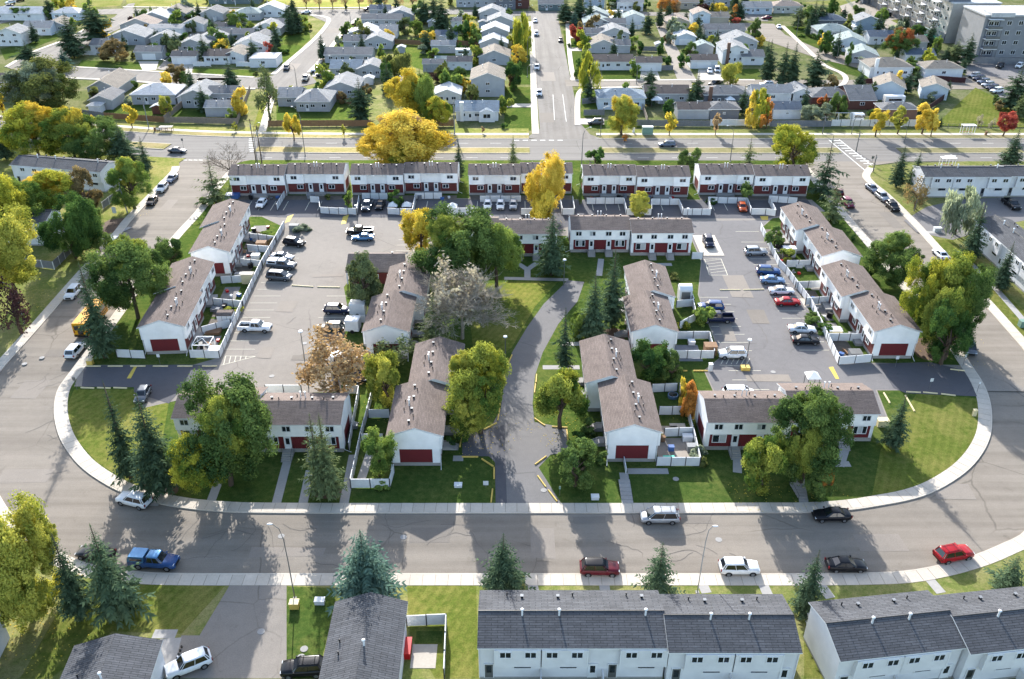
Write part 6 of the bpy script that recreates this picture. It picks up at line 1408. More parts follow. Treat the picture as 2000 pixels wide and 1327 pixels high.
# garden trees and shrubs between the far houses, each beside the house it grows next to
g_ = random.Random(11)
for i, (hx, hy, W_, D_, lb) in enumerate(_HL):
    if D_ < 5.5 or hy < 236: continue
    for q, (side, word) in enumerate((((W_ / 2 + 2.2, D_ * g_.uniform(.3, 1)), 'to the right of'), ((-W_ / 2 - 2.0, D_ * g_.uniform(.2, .9)), 'to the left of'), ((g_.uniform(-.3, .3) * W_, D_ + 3), 'behind'))):
        if g_.random() > (.85 if q < 2 else .7): continue
        x, y = hx + side[0] + g_.uniform(-.4, .4), hy + side[1]
        if any(abs(x - a) < w2 / 2 + .8 and b - .8 < y < b + d2 + .8 for a, b, w2, d2, _ in _HL): continue
        if 6 < x < 22 or 289 < y < 301 and x > 15: continue
        hm = g_.choice((2.2, 2.8, 3.6, 4.5, 6, 7)); sch = g_.choice(('dark', 'dark', 'green', 'green', 'pine', 'olive', 'light', 'silver', 'turning', 'yg', 'bronze', 'gold'))
        con = g_.random() < .36; word2 = {'dark': 'dark green', 'green': 'green', 'pine': 'dull green', 'olive': 'olive', 'light': 'bright green', 'silver': 'grey green', 'turning': 'yellowing', 'yg': 'yellow green', 'bronze': 'bronze', 'gold': 'golden'}[sch]
        lw_ = lb.split()[:7]
        while lw_[-1] in ('the', 'a', 'with', 'of', 'at', 'in', 'by', 'behind', 'beside', 'and', 'above', 'below', 'near', 'whose', 'facing', 'right', 'left', 'between', 'on', 'from', 'its', 'along', 'to', 'up', 'just', 'directly', 'inside', 'before'): lw_.pop()
        low = ' '.join(lw_)
        t = thing('spruce_tree' if con else ('garden_tree' if hm > 3 else 'garden_shrub'), ('dark spruce' if con else word2 + (' tree' if hm > 3 else ' shrub')) + ' ' + word + ' the ' + low, 'spruce tree' if con else ('tree' if hm > 3 else 'shrub'), (x, y, -.05), g_.uniform(0, 6), 'garden trees between the far houses')
        if con:
            hm = g_.uniform(5, 11); rad = hm * g_.uniform(.17, .24); put(STR, 'trunk', t, (0, 0, 0), 0, (hm, hm, hm)); put(SPR_F[i % 2], 'crown', t, (0, 0, 0), 0, (rad / .235, rad / .235, hm), M['leaf_spruce'])
        else:
            rad = g_.uniform(.32, .5) * hm + .4
            if hm > 3: put(TRK[i % 3], 'trunk', t, (0, 0, 0), 0, (1, 1, hm * .4))
            put(PR['S'][(i + q) % 3], 'crown', t, (0, 0, hm * .55), 0, (rad, rad, hm * .5), M['leaf_' + sch])
# leaves that have dropped under the autumn trees
fl = np.random.RandomState(9); P_, U_, V_, T2 = [], [], [], []
for px, py, r_, n_ in ((66, 1200, 9, 900), (668, 770, 6, 260), (757, 796, 4, 200), (940, 846, 6, 350), (1094, 838, 5, 300), (1481, 962, 4, 200), (1600, 974, 4, 160), (792, 322, 12, 500), (1062, 428, 5, 240), (824, 500, 4, 240), (1822, 670, 9, 420), (112, 440, 8, 400), (40, 590, 8, 400), (264, 412, 5, 200), (1214, 268, 5, 240), (1345, 818, 2.4, 120)):
    x, y = at(px, py, .15)
    for _ in range(int(n_ * .4)):
        a = fl.rand() * 6.283; d = r_ * fl.rand() ** .6; s_ = .05 + .05 * fl.rand(); an = fl.rand() * 3.14
        P_.append((x + d * math.cos(a), y + d * math.sin(a), .165 + .01 * fl.rand() + (0 if y < 214 else -.03))); U_.append((s_ * math.cos(an), s_ * math.sin(an), 0)); V_.append((-s_ * .7 * math.sin(an), s_ * .7 * math.cos(an), .01)); T2.append(fl.rand())
o = put(quads_mesh('fallen_leaves', np.array(P_, np.float32), np.array(U_), np.array(V_), np.array(T2), M['leaf_gold']), 'fallen_leaves'); o['kind'] = 'stuff'

# ---------------------------------------------------------------- vehicles
CARCOL = dict(white=(214, 216, 218), silver=(160, 163, 167), grey=(96, 100, 106), black=(22, 22, 26), maroon=(88, 24, 34), red=(150, 20, 28), blue=(44, 74, 120), navy=(28, 36, 62), lblue=(108, 134, 166), skyblue=(84, 128, 168), green=(38, 48, 44), orange=(196, 84, 34), brown=(92, 60, 52), magenta=(112, 36, 58), yellow=(214, 150, 28), greyblue=(98, 108, 124), beige=(176, 168, 154))
for k_, c_ in CARCOL.items(): M['car_' + k_] = paint('car_' + k_, c_, .35 if k_ in ('silver', 'grey', 'greyblue', 'lblue', 'skyblue') else .0)
def ring(x, zl, zt, hw):
    d = zt - zl
    return [(x, -.8 * hw, zl), (x, .8 * hw, zl), (x, hw, zl + .22 * d), (x, hw, zl + .68 * d), (x, .9 * hw, zt - .03), (x, .5 * hw, zt + .015), (x, -.5 * hw, zt + .015), (x, -.9 * hw, zt - .03), (x, -hw, zl + .68 * d), (x, -hw, zl + .22 * d)]
def loft(b, rings, mi=0):
    n = len(rings[0]); o = len(b.v)
    for r in rings: b.v += r
    for i in range(len(rings) - 1):
        for k in range(n):
            j = (k + 1) % n; b.f.append((o + i * n + k, o + (i + 1) * n + k, o + (i + 1) * n + j, o + i * n + j)); b.m.append(mi)
    b.f.append(tuple(o + k for k in range(n))); b.m.append(mi); b.f.append(tuple(o + (len(rings) - 1) * n + k for k in range(n - 1, -1, -1))); b.m.append(mi)
SPEC = dict(                                                        # body stations (x, low, high, half width); glasshouse (front base, front top, rear top, rear base, roof height, half width base, half width top, belt)
    sedan=([(2.35, .36, .60, .66), (2.2, .26, .72, .82), (1.5, .22, .86, .9), (.9, .22, .94, .91), (0, .22, .96, .92), (-1.1, .22, .98, .92), (-1.8, .24, 1.02, .9), (-2.2, .28, .99, .84), (-2.36, .4, .9, .72)], (1.0, .25, -1.0, -1.75, 1.43, .82, .62, .94), 1.42, .33),
    suv=([(2.3, .4, .78, .72), (2.18, .32, .94, .88), (1.5, .28, 1.06, .95), (.9, .28, 1.1, .96), (0, .28, 1.12, .97), (-1.2, .28, 1.13, .97), (-2.0, .3, 1.13, .95), (-2.3, .4, 1.06, .88), (-2.36, .5, .95, .8)], (1.05, .4, -1.85, -2.2, 1.72, .87, .7, 1.08), 1.42, .37),
    hatch=([(2.0, .36, .66, .7), (1.88, .28, .8, .84), (1.3, .24, .94, .88), (.7, .24, 1.0, .89), (0, .24, 1.02, .89), (-1.1, .24, 1.03, .89), (-1.75, .28, 1.02, .86), (-2.0, .4, .95, .76)], (.95, .3, -1.4, -1.85, 1.52, .8, .64, .98), 1.25, .32),
    van=([(2.45, .36, .72, .74), (2.3, .28, .86, .9), (1.8, .24, 1.0, .97), (1.2, .24, 1.06, .98), (0, .24, 1.08, .98), (-1.5, .24, 1.1, .98), (-2.3, .28, 1.1, .94), (-2.45, .4, 1.0, .86)], (1.7, .85, -2.0, -2.35, 1.76, .9, .72, 1.04), 1.5, .34),
    pickup=([(2.85, .45, .9, .8), (2.7, .36, 1.04, .95), (2.0, .34, 1.14, .99), (1.2, .34, 1.18, .99), (.2, .34, 1.18, .99), (-.75, .34, 1.18, .99), (-.8, .34, 1.17, .99)], (1.45, .85, -.55, -.78, 1.86, .88, .72, 1.14), 1.75, .4),
)
def vehicle_meshes(typ):
    st, gh, wb, wr = SPEC[typ]
    b = MB(); loft(b, [ring(*s) for s in st])
    fb, ft, rt, rb, rz_, hb, ht, belt = gh
    N0 = [(fb, -hb * .86), (fb - .25, -hb), ((fb + rb) / 2, -hb - .02), (rb + .2, -hb), (rb, -hb * .86), (rb, hb * .86), (rb + .2, hb), ((fb + rb) / 2, hb + .02), (fb - .25, hb), (fb, hb * .86)]
    N1 = [(ft, -ht * .86), (ft - .15, -ht), ((ft + rt) / 2, -ht - .01), (rt + .15, -ht), (rt, -ht * .86), (rt, ht * .86), (rt + .15, ht), ((ft + rt) / 2, ht + .01), (ft - .15, ht), (ft, ht * .86)]
    zt = rz_ - .07
    g = MB(); g.v += [(x, y, belt - .03) for x, y in N0] + [(x, y, zt) for x, y in N1]
    for k in range(10): j = (k + 1) % 10; g.f.append((k, j, 10 + j, 10 + k)); g.m.append(0)
    r = MB(); r.v += [(x, y, zt - .01) for x, y in N1] + [(x * .985 + .0, y * .97, rz_ - .015) for x, y in N1] + [((x - (ft + rt) / 2) * .8 + (ft + rt) / 2, y * .7, rz_ + .02) for x, y in N1]
    for q in (0, 10):
        for k in range(10): j = (k + 1) % 10; r.f.append((q + k, q + j, q + 10 + j, q + 10 + k)); r.m.append(0)
    r.f.append(tuple(20 + k for k in range(10))); r.m.append(0)
    for k in (0, 1, 2, 3, 4, 5, 6, 7, 8, 9):
        if k in (0, 9, 1, 8, 2, 7, 3, 6, 4, 5): b.tube([(N0[k][0], N0[k][1] * 1.005, belt - .04), (N1[k][0], N1[k][1] * 1.01, zt + .02)], .035 if k not in (3, 6, 4, 5) else .06, 4)
    for sx in (1, -1):
        for sy in (1, -1):
            x = sx * wb + (.0 if typ != 'pickup' else .15)
            o = len(b.v); hw_ = max(s[3] for s in st)
            b.v += [(x + math.cos(math.pi * k / 8) * (wr + .08), sy * (hw_ + .008), wr * .75 + math.sin(math.pi * k / 8) * (wr + .13)) for k in range(9)]
            b.f.append(tuple(range(o, o + 9)) if sy < 0 else tuple(range(o + 8, o - 1, -1))); b.m.append(1)
    if typ == 'pickup':
        for y0, y1 in ((-.99, -.86), (.86, .99)): b.box(-2.85, y0, .42, -.78, y1, 1.2)
        b.box(-2.88, -.97, .42, -2.76, .97, 1.18); b.box(-2.8, -.88, .42, -.78, .88, .7, 1)
    b.box(st[0][0] - .06, -.5, st[0][1] + .03, st[0][0] + .015, .5, st[0][2] - .02, 1)
    xb = st[-1][0] if typ != 'pickup' else -2.88
    b.box(xb - .02, -.72, .42, xb + .06, .72, .58, 1)
    body = b.mesh('body', [M['car_white'], M['black']], False)
    fl = np.zeros(len(b.f), bool); fl[:(len(st) - 1) * 10] = True; body.polygons.foreach_set('use_smooth', fl.tolist())
    wh = MB().tube([(0, -.11, 0), (0, .11, 0)], wr, 12, 0); rim = MB().tube([(0, -.125, 0), (0, .125, 0)], wr * .62, 8, 0)
    hx, hz, hw_ = st[1][0], st[1][2] - .1, st[1][3]
    hl = MB().box(-.14, -.17, -.07, .07, .17, .07); tl = MB().box(-.04, -.1, -.16, .05, .1, .16)
    return dict(body=body, windows=g.mesh('windows', M['car_glass']), roof=r.mesh('roof', M['car_white'], True), wheel=wh.mesh('wheel', M['rubber']), rim=rim.mesh('rim', M['rim']), headlight=hl.mesh('headlight', M['lamp_white']), taillight=tl.mesh('tail_light', M['lamp_red']),
                hl=(hx, hw_ * .72, hz), tl=(xb + .02, hw_ * .9, st[-1][2] - .05 if typ != 'pickup' else .98), wb=wb, wr=wr, hw=max(s[3] for s in st), dx=.15 if typ == 'pickup' else 0, roofz=rz_, gh=gh)
def car(typ, nose, tail, label, col, roof=None, group='parked cars', z=None, topper=False, rack=False, name=None):
    V = cached(('veh', typ), lambda: vehicle_meshes(typ))
    a, c = at(*nose), at(*tail); x, y = (a[0] + c[0]) / 2, (a[1] + c[1]) / 2
    h = math.atan2(a[1] - c[1], a[0] - c[0])
    z = z if z is not None else (.15 if -75 < x < 80 and 108 < y < 192 and abs(x) < 70 else .01)
    t = thing(name or {'sedan': 'sedan_car', 'suv': 'suv_car', 'hatch': 'hatchback_car', 'van': 'minivan', 'pickup': 'pickup_truck'}[typ], label, {'pickup': 'pickup truck', 'van': 'van'}.get(typ, 'car'), (x, y, z), h, group)
    near = y < 215
    put(V['body'], 'body', t, mat=M['car_' + col]); put(V['windows'], 'windows', t); put(V['roof'], 'roof', t, mat=M['car_' + (roof or col)])
    for sx in (1, -1):
        for sy in (1, -1):
            w_ = put(V['wheel'], 'wheel', t, (sx * V['wb'] + V['dx'], sy * (V['hw'] - .1), V['wr']))
            if near: put(V['rim'], 'rim', w_)
    for sy in (1, -1):
        put(V['headlight'], 'headlight', t, (V['hl'][0], sy * V['hl'][1], V['hl'][2])); put(V['taillight'], 'tail_light', t, (V['tl'][0], sy * V['tl'][1], V['tl'][2]))
    if near:
        for sy in (1, -1): MB().box(-.06, -.1, -.06, .1, .1, .08).build('wing_mirror', M['car_' + col], t, (V['gh'][0] - .3, sy * (V['hw'] + .08), V['gh'][7] + .08)) if False else put(cached(('mir', col), lambda: MB().box(-.06, -.1, -.06, .1, .1, .08).mesh('wing_mirror', M['car_' + col])), 'wing_mirror', t, (V['gh'][0] - .3, sy * (V['hw'] + .06), V['gh'][7] + .06))
    if topper:
        tp = MB(); tp.v += [(px_, sy * hy, pz) for px_, hy, pz in ((-.85, .97, 1.2), (-2.85, .97, 1.2), (-2.7, .78, 1.84), (-.85, .78, 1.86)) for sy in (-1, 1)]
        tp.f += [(0, 2, 4, 6), (1, 7, 5, 3), (6, 4, 5, 7), (2, 3, 5, 4), (0, 6, 7, 1)]; tp.m += [0] * 5
        c_ = tp.build('canopy', M['car_' + (roof or col)], t)
        MB().box(-2.5, -.945, 1.32, -1.0, -.88, 1.7).box(-2.5, .88, 1.32, -1.0, .945, 1.7).build('canopy_window', M['car_glass'], c_)
    if rack:
        k = MB()
        for sy in (-.55, .55): k.tube([(.2, sy, V['roofz'] + .08), (-1.6, sy, V['roofz'] + .08)], .025, 4)
        for xx in (-.1, -1.3): k.tube([(xx, -.62, V['roofz'] + .1), (xx, .62, V['roofz'] + .1)], .025, 4)
        k.build('roof_rack', M['black'], t)
    return t
G_R = 'cars parked along the crescent'
car('suv', (232, 976), (296, 992), 'white coupe style car at the left bend of the crescent', 'white', group=G_R)
car('pickup', (350, 1107), (258, 1100), 'blue pickup with a canopy beside the two dark spruces', 'blue', 'skyblue', group=G_R, topper=True)  # lighter blue on roof and canopy is a reflection put into the colour
car('sedan', (172, 1085), (205, 1090), 'dark car almost hidden behind the bottom left spruce', 'black', group=G_R)
car('van', (1252, 1016), (1323, 1016), 'silver minivan at the upper kerb of the lower street', 'silver', group=G_R, rack=True)
car('sedan', (1587, 1013), (1657, 1012), 'black sports sedan in shade at the upper kerb', 'black', group=G_R)
car('suv', (1205, 1118), (1137, 1117), 'maroon car with a black roof at the lower kerb', 'maroon', 'black', group=G_R)
car('suv', (1479, 1116), (1406, 1116), 'white car at the lower kerb beside the leaning street lamp', 'white', group=G_R)
car('sedan', (1688, 1110), (1614, 1110), 'black sedan at the lower kerb above the slim spruce', 'black', group=G_R)
car('suv', (1892, 1083), (1828, 1096), 'red boxy car with roof racks on the right bend', 'red', group=G_R, rack=True)
car('suv', (332, 1322), (408, 1292), 'white car parked beside the bottom left garage apron', 'white', group='cars in driveways', z=.14)
car('suv', (556, 1316), (632, 1312), 'black car with a roof rack half behind the dark grey house', 'black', group='cars in driveways', z=.14, rack=True)
car('van', (1897, 700), (1882, 668), 'dark grey van facing us on the right street', 'grey', group=G_R)
car('suv', (160, 678), (138, 704), 'white van with dark glass behind the school bus', 'white', group=G_R)
car('suv', (132, 592), (156, 564), 'white car on the left street above the school bus', 'white', group=G_R)
car('suv', (213, 493), (231, 472), 'white car on the left street by the dirt verge', 'white', group=G_R)
car('sedan', (289, 409), (306, 386), 'black sedan on the left street in tree shade', 'black', group=G_R)
car('suv', (309, 382), (326, 363), 'white car second from the avenue on the left street', 'white', group=G_R)
car('sedan', (327, 362), (346, 345), 'grey car nearest the avenue on the left street', 'greyblue', group=G_R)
car('sedan', (364, 299), (331, 298), 'grey sedan driving on the avenue at the left', 'grey', group='cars driving on the avenue')
car('suv', (1285, 287), (1319, 287), 'dark silver car driving on the avenue beside the round yellow maple', 'greyblue', group='cars driving on the avenue')
car('hatch', (1634, 372), (1641, 388), 'maroon car beside the sparse spruce, right street', 'maroon', group=G_R)
car('hatch', (1640, 384), (1646, 392), 'brown car behind the maroon one on the right street', 'brown', group=G_R) if False else None
car('suv', (1664, 412), (1646, 393), 'plum coloured car on the left kerb of the right street', 'magenta', group=G_R)
car('sedan', (1712, 380), (1694, 366), 'blue grey sedan topmost on the right street', 'greyblue', group=G_R)
car('suv', (1731, 397), (1714, 383), 'silver car second from the top on the right street', 'silver', group=G_R)
car('suv', (1752, 418), (1733, 400), 'black car third from the top on the right street', 'black', group=G_R)
car('sedan', (1826, 492), (1846, 512), 'white and red car half hidden by the maple on the right street', 'white', group=G_R)
car('pickup', (1986, 414), (1962, 396), 'dark pickup in the court at the right edge', 'black', group='cars in the car parks')
PK = 'cars in the car parks'
car('suv', (598, 484), (554, 478), 'black car topmost in the left car park', 'black', group=PK)
car('sedan', (577, 510), (528, 506), 'silver sedan in the left car park below the black one', 'silver', group=PK)
car('pickup', (582, 527), (522, 523), 'grey pickup with a white box in the left car park', 'grey', 'white', group=PK, topper=True)
car('van', (573, 549), (520, 545), 'dark grey minivan lowest of the left car park trio', 'grey', group=PK)
car('pickup', (678, 459), (728, 458), 'black open bed pickup beside a blue sedan', 'black', group=PK)
car('sedan', (690, 470), (728, 470), 'blue sedan alongside the black pickup', 'skyblue', group=PK)
car('pickup', (534, 648), (466, 646), 'white flatbed pickup in the left car park', 'white', group=PK)
car('suv', (683, 613), (636, 612), 'dark blue car beside the upper white trailer', 'navy', group=PK)
car('suv', (622, 649), (671, 648), 'dark green car beside the lower white trailer', 'green', group=PK)
car('hatch', (505, 412), (518, 396), 'white hatchback at the first pads of the avenue row', 'white', group=PK)
car('pickup', (713, 418), (723, 398), 'grey pickup nose out at the avenue row pads', 'grey', group=PK)
car('sedan', (739, 414), (747, 399), 'black sedan beside the grey pickup at the pads', 'black', group=PK)
for xx, c_, lb in ((953, 'white', 'left white car at the avenue row pads'), (978, 'white', 'second white car at the avenue row pads, between two others'), (1003, 'silver', 'pale silver car right of the white ones at the pads')): car('hatch', (xx - 1, 415), (xx, 399), lb, c_, group=PK)
car('hatch', (1452, 419), (1446, 403), 'orange hatchback in the shaded pads', 'orange', group=PK)
car('sedan', (706, 752), (688, 728), 'dark car under the tan brown tree', 'black', group=PK)
car('suv', (1496, 498), (1454, 499), 'silver car alone at the top of the right car park', 'silver', group=PK)
car('suv', (1519, 538), (1480, 536), 'blue car above the pale blue sedan, right car park', 'blue', group=PK)
car('sedan', (1529, 554), (1486, 553), 'pale blue sedan in the right car park', 'lblue', group=PK)
car('sedan', (1546, 574), (1504, 575), 'white sedan with dark windows above the red one', 'white', group=PK)
car('sedan', (1561, 596), (1513, 597), 'bright red sedan in the right car park', 'red', group=PK)
car('sedan', (1588, 650), (1542, 649), 'white sedan beside the black one, right car park', 'white', 'white', group=PK)
car('sedan', (1600, 672), (1544, 671), 'black sedan lowest in the right car park', 'black', group=PK)
car('suv', (1400, 699), (1458, 699), 'large white car beside the painted hatching', 'white', group=PK)
car('suv', (1364, 606), (1410, 607), 'blue car behind the navy pickup', 'blue', group=PK)
car('pickup', (1366, 629), (1434, 629), 'navy pickup with a silver bed rail in the right car park', 'navy', group=PK)
car('suv', (1388, 492), (1378, 468), 'dark car with open back on the white carport pad', 'navy', group=PK, z=.2)
car('hatch', (276, 788), (285, 770), 'dark car tucked behind the leaning spruce', 'grey', group=PK)
car('van', (1468, 776), (1415, 776), 'white van whose roof shows above the front block', 'white', group=PK)
FC = 'cars on the far streets'
for typ, n, q, lb, c_ in (('sedan', (1045, 48), (1045.5, 39), 'first white car from the top on the straight street', 'white'), ('suv', (1047, 75), (1047.3, 64), 'second white car from the top on the straight street', 'white'), ('sedan', (1095.5, 87), (1094.5, 76), 'black car alone on the right side of the straight street', 'black'), ('suv', (1048.5, 142), (1048.4, 130), 'third white car on the straight street', 'white'), ('suv', (1053, 193), (1053, 180), 'white car nearest the avenue on the straight street', 'white'),
    ('suv', (557, 141), (563, 132), 'grey car at the lower left of the crooked street', 'grey'), ('van', (629, 103), (633, 91), 'white van in the middle of the crooked street', 'white'), ('pickup', (593, 164), (601, 150), 'grey work truck at the foot of the crooked street', 'beige'), ('pickup', (613, 142), (632, 141), 'white pickup on the pad of the blue grey house', 'white'), ('suv', (620, 150), (640, 149), 'dark grey vehicle on the pad of the blue grey house', 'grey'), ('suv', (670, 74), (686, 74), 'dark vehicle backed up to the white gabled house', 'navy'), ('sedan', (682, 63), (694, 62), 'grey sedan beyond the dark vehicle on the crooked street', 'silver'), ('pickup', (712, 22), (730, 21), 'dark pickup on the far cross street', 'black'), ('sedan', (592, 27), (604, 26), 'white car beside the spruce pair', 'white'),
    ('suv', (1146, 243), (1180, 243), 'grey car on the corner driveway behind the round maple', 'grey'), ('sedan', (1364, 192), (1362, 180), 'dark car on the pad between two bungalows', 'greyblue'), ('pickup', (1388, 170), (1406, 165), 'black truck on the side street', 'black'), ('sedan', (1387, 148), (1385, 136), 'white car before the brown roofed double garage', 'white'), ('van', (1402, 148), (1399, 132), 'white motor home beside the brown roofed double garage', 'white'), ('suv', (1486, 169), (1507, 169), 'white car beside the cul-de-sac spruces', 'white'), ('sedan', (1487, 38), (1507, 37), 'pink red car at the top right street', 'magenta'), ('sedan', (1523, 60), (1519, 51), 'white car on the bend of the right far street', 'white'), ('sedan', (1649, 31), (1645, 22), 'plum car beside the fence at the top', 'magenta'), ('pickup', (1660, 58), (1666, 47), 'white truck between the mint roofs', 'white'), ('sedan', (1498, 39), (1506, 35), 'maroon car at the edge of the far bend', 'maroon'), ('pickup', (1742, 12), (1764, 11), 'dark truck in the storage yard', 'black'), ('suv', (1722, 33), (1740, 32), 'dark machine on the storage yard apron', 'green'), ('suv', (1788, 17), (1802, 14), 'pale car beside the apartment wing', 'silver'),
    ('sedan', (8, 16), (24, 14), 'first dark car in the upper left corner lot', 'navy'), ('suv', (12, 9), (30, 7), 'white car in the upper left corner lot', 'white'), ('sedan', (32, 4), (46, 2), 'second dark car in the upper left corner lot', 'black')):
    car(typ, n, q, lb, c_, group=FC) if lb != 'maroon car at the edge of the far bend' else None
for k, (c_, lb) in enumerate((('silver', 'first parked car of the slanted row by the open lawn, farthest'), ('navy', 'second parked car of the slanted row by the open lawn'), ('greyblue', 'third parked car of the slanted row by the open lawn'), ('silver', 'fourth parked car of the slanted row by the open lawn'), ('navy', 'fifth parked car of the slanted row by the open lawn'), ('white', 'sixth parked car of the slanted row by the open lawn, nearest'))):
    x0 = 1902 + k * 8.6; y0 = 154 + k * 6.0; car('suv', (x0 - 9, y0 - 1), (x0 + 10, y0 - 4), lb, c_, group=FC)
car('suv', (1946, 137), (1958, 128), 'dark car in the apartment lot', 'black', group=FC); car('suv', (1983, 137), (1996, 128), 'white car in the apartment lot', 'white', group=FC)

def boxy(name, label, cat, a, c, W, H, mat, wheels=(), z=.14, extra=None, lift=.5, group=None):
    p, q = at(*a), at(*c); L = math.dist(p, q); t = thing(name, label, cat, ((p[0] + q[0]) / 2, (p[1] + q[1]) / 2, z), math.atan2(p[1] - q[1], p[0] - q[0]), group)
    b = MB(); e = .12
    b.profile([(-W / 2, lift), (W / 2, lift), (W / 2, H - e), (W / 2 - e, H), (-W / 2 + e, H), (-W / 2, H - e)], -L / 2, L / 2).build('body', M[mat], t)
    for xx in wheels:
        for sy in (-1, 1): MB().tube([(0, -.12, 0), (0, .12, 0)], .36, 10).build('wheel', M['rubber'], t, (xx * L / 2, sy * (W / 2 - .1), .36))
    return t, L
t, L = boxy('school_bus', 'yellow school bus parked behind the tall narrow spruce', 'bus', (200, 612), (161, 662), 2.4, 3.0, 'car_yellow', (.55, -.6), .01, lift=.55)
for sy in (-1, 1):
    MB().box(-L / 2 + .6, sy * 1.2 - .02, 1.75, L / 2 - .9, sy * 1.2 + .02, 2.4).build('window_band', M['car_glass'], t)
    for zz in (1.1, 1.5): MB().box(-L / 2 + .1, sy * 1.215 - .02, zz, L / 2 - .2, sy * 1.215 + .02, zz + .08).build('black_rail', M['black'], t)
for y0, y1, z0_, z1 in ((-.95, -.15, 1.75, 2.45), (.15, .95, 1.75, 2.45), (-.45, .45, .85, 1.6)): MB().box(-L / 2 - .03, y0, z0_, -L / 2 + .02, y1, z1).build('rear_window', M['car_glass'], t)
for zz in (.75, 1.66, 2.5): MB().box(-L / 2 - .04, -1.15, zz, -L / 2 + .02, 1.15, zz + .07).build('black_rail', M['black'], t)
for yy in (-1.02, 1.02): MB().box(-L / 2 - .05, yy - .1, 1.2, -L / 2 + .02, yy + .1, 1.5).build('tail_light', M['lamp_red'], t)
MB().box(-L / 2 - .15, -1.15, .45, -L / 2 + .02, 1.15, .7).build('bumper', M['black'], t)
for a, c, lb in (((716, 616), (686, 615), 'upper white cargo trailer between dark cars and the yard'), ((704, 648), (678, 647), 'lower white cargo trailer beside the dark green car')):
    t, L = boxy('cargo_trailer', lb, 'trailer', a, c, 2.1, 2.5, 'fence_white', (0,), lift=.45, group='white cargo trailers'); MB().box(-L / 2 - .02, -.9, .6, -L / 2 + .02, .9, 2.3).build('rear_door', M['trim'], t); MB().tube([(L / 2, 0, .5), (L / 2 + 1, 0, .45)], .05, 5).build('tow_bar', M['black'], t)
t, L = boxy('travel_trailer', 'white travel trailer behind the tan brown tree', 'trailer', (712, 722), (650, 722), 2.3, 2.9, 'fence_white', (-.1, .1), lift=.5); MB().box(-L / 4, -1.17, 1.5, L / 4, -1.13, 2.1).build('window', M['car_glass'], t)
t, L = boxy('travel_trailer', 'white camper trailer in the garden block near the dark garage', 'trailer', (922, 110), (890, 110), 2.3, 2.7, 'fence_white', (0,), 0, lift=.5); MB().box(-2, -1.17, 1.4, 2, -1.13, 2.0).build('window', M['car_glass'], t)
t, L = boxy('box_trailer', 'long white trailer behind the gables right of the straight street', 'trailer', (1216, 34), (1184, 34), 2.4, 2.8, 'fence_white', (-.5,), 0, lift=.5); MB().box(-2, -1.22, 1.4, 2, -1.18, 2.1).build('window', M['car_glass'], t)
t, L = boxy('utility_trailer', 'white boat trailer under a cover beside the blue grey building', 'trailer', (1672, 62), (1660, 56), 2.2, 2.0, 'fence_white', (0,), 0, lift=.5); MB().box(-.8, -.9, 1.95, .8, .9, 2.2).build('cover', M['trim'], t)
t, L = boxy('motor_home', 'white motor home beside the pale blue gabled houses', 'motor home', (1762, 206), (1724, 206), 2.4, 3.1, 'fence_white', (.6, -.6), 0, lift=.5); MB().box(-2, -1.22, 1.7, 2, -1.18, 2.3).build('window', M['car_glass'], t)
t, L = boxy('white_van', 'white van behind the swing set at the black post fence', 'van', (1684, 236), (1662, 236), 2.0, 2.2, 'car_white', (.6, -.6), 0, lift=.35); MB().box(-1.2, -1.02, 1.2, 2, -.98, 1.9).build('windows', M['car_glass'], t)

# ---------------------------------------------------------------- street furniture
def lamp(px, pyb, pyt, side, label, col='dark_steel', arm=1.8, name='street_lamp', group='street lamps'):
    x, y = at(px, pyb, ground_z(0)); h = height_of(px, pyb, pyt)
    t = thing(name, label, 'street lamp', (x, y, ground_z(y)), 0, group); r = .06 if y < 200 else .09
    MB().tube([(0, 0, -.2), (0, 0, h * .5), (side * .06, 0, h * .8), (side * arm * .35, 0, h * .94), (side * arm, 0, h)], [r * 1.3, r, r * .8, r * .7, r * .6], 6).build('pole', M[col], t)
    MB().ell((side * (arm + .25), 0, h), (.34, .14, .08), 8, 4).build('lamp_head', M['trim'], t); MB().box(-.2, -.2, -.2, .2, .2, .15).build('base', M['conc'], t)
lamp(576, 1170, 1024, -1, 'tall bowed street lamp above the yellow grit bin', arm=1.0)
lamp(1362, 1158, 1028, 1, 'leaning pale street lamp between maroon and white cars', 'steel', .6)
lamp(49, 632, 552, -1, 'tall curved street lamp at the left street', 'steel', 1.5)
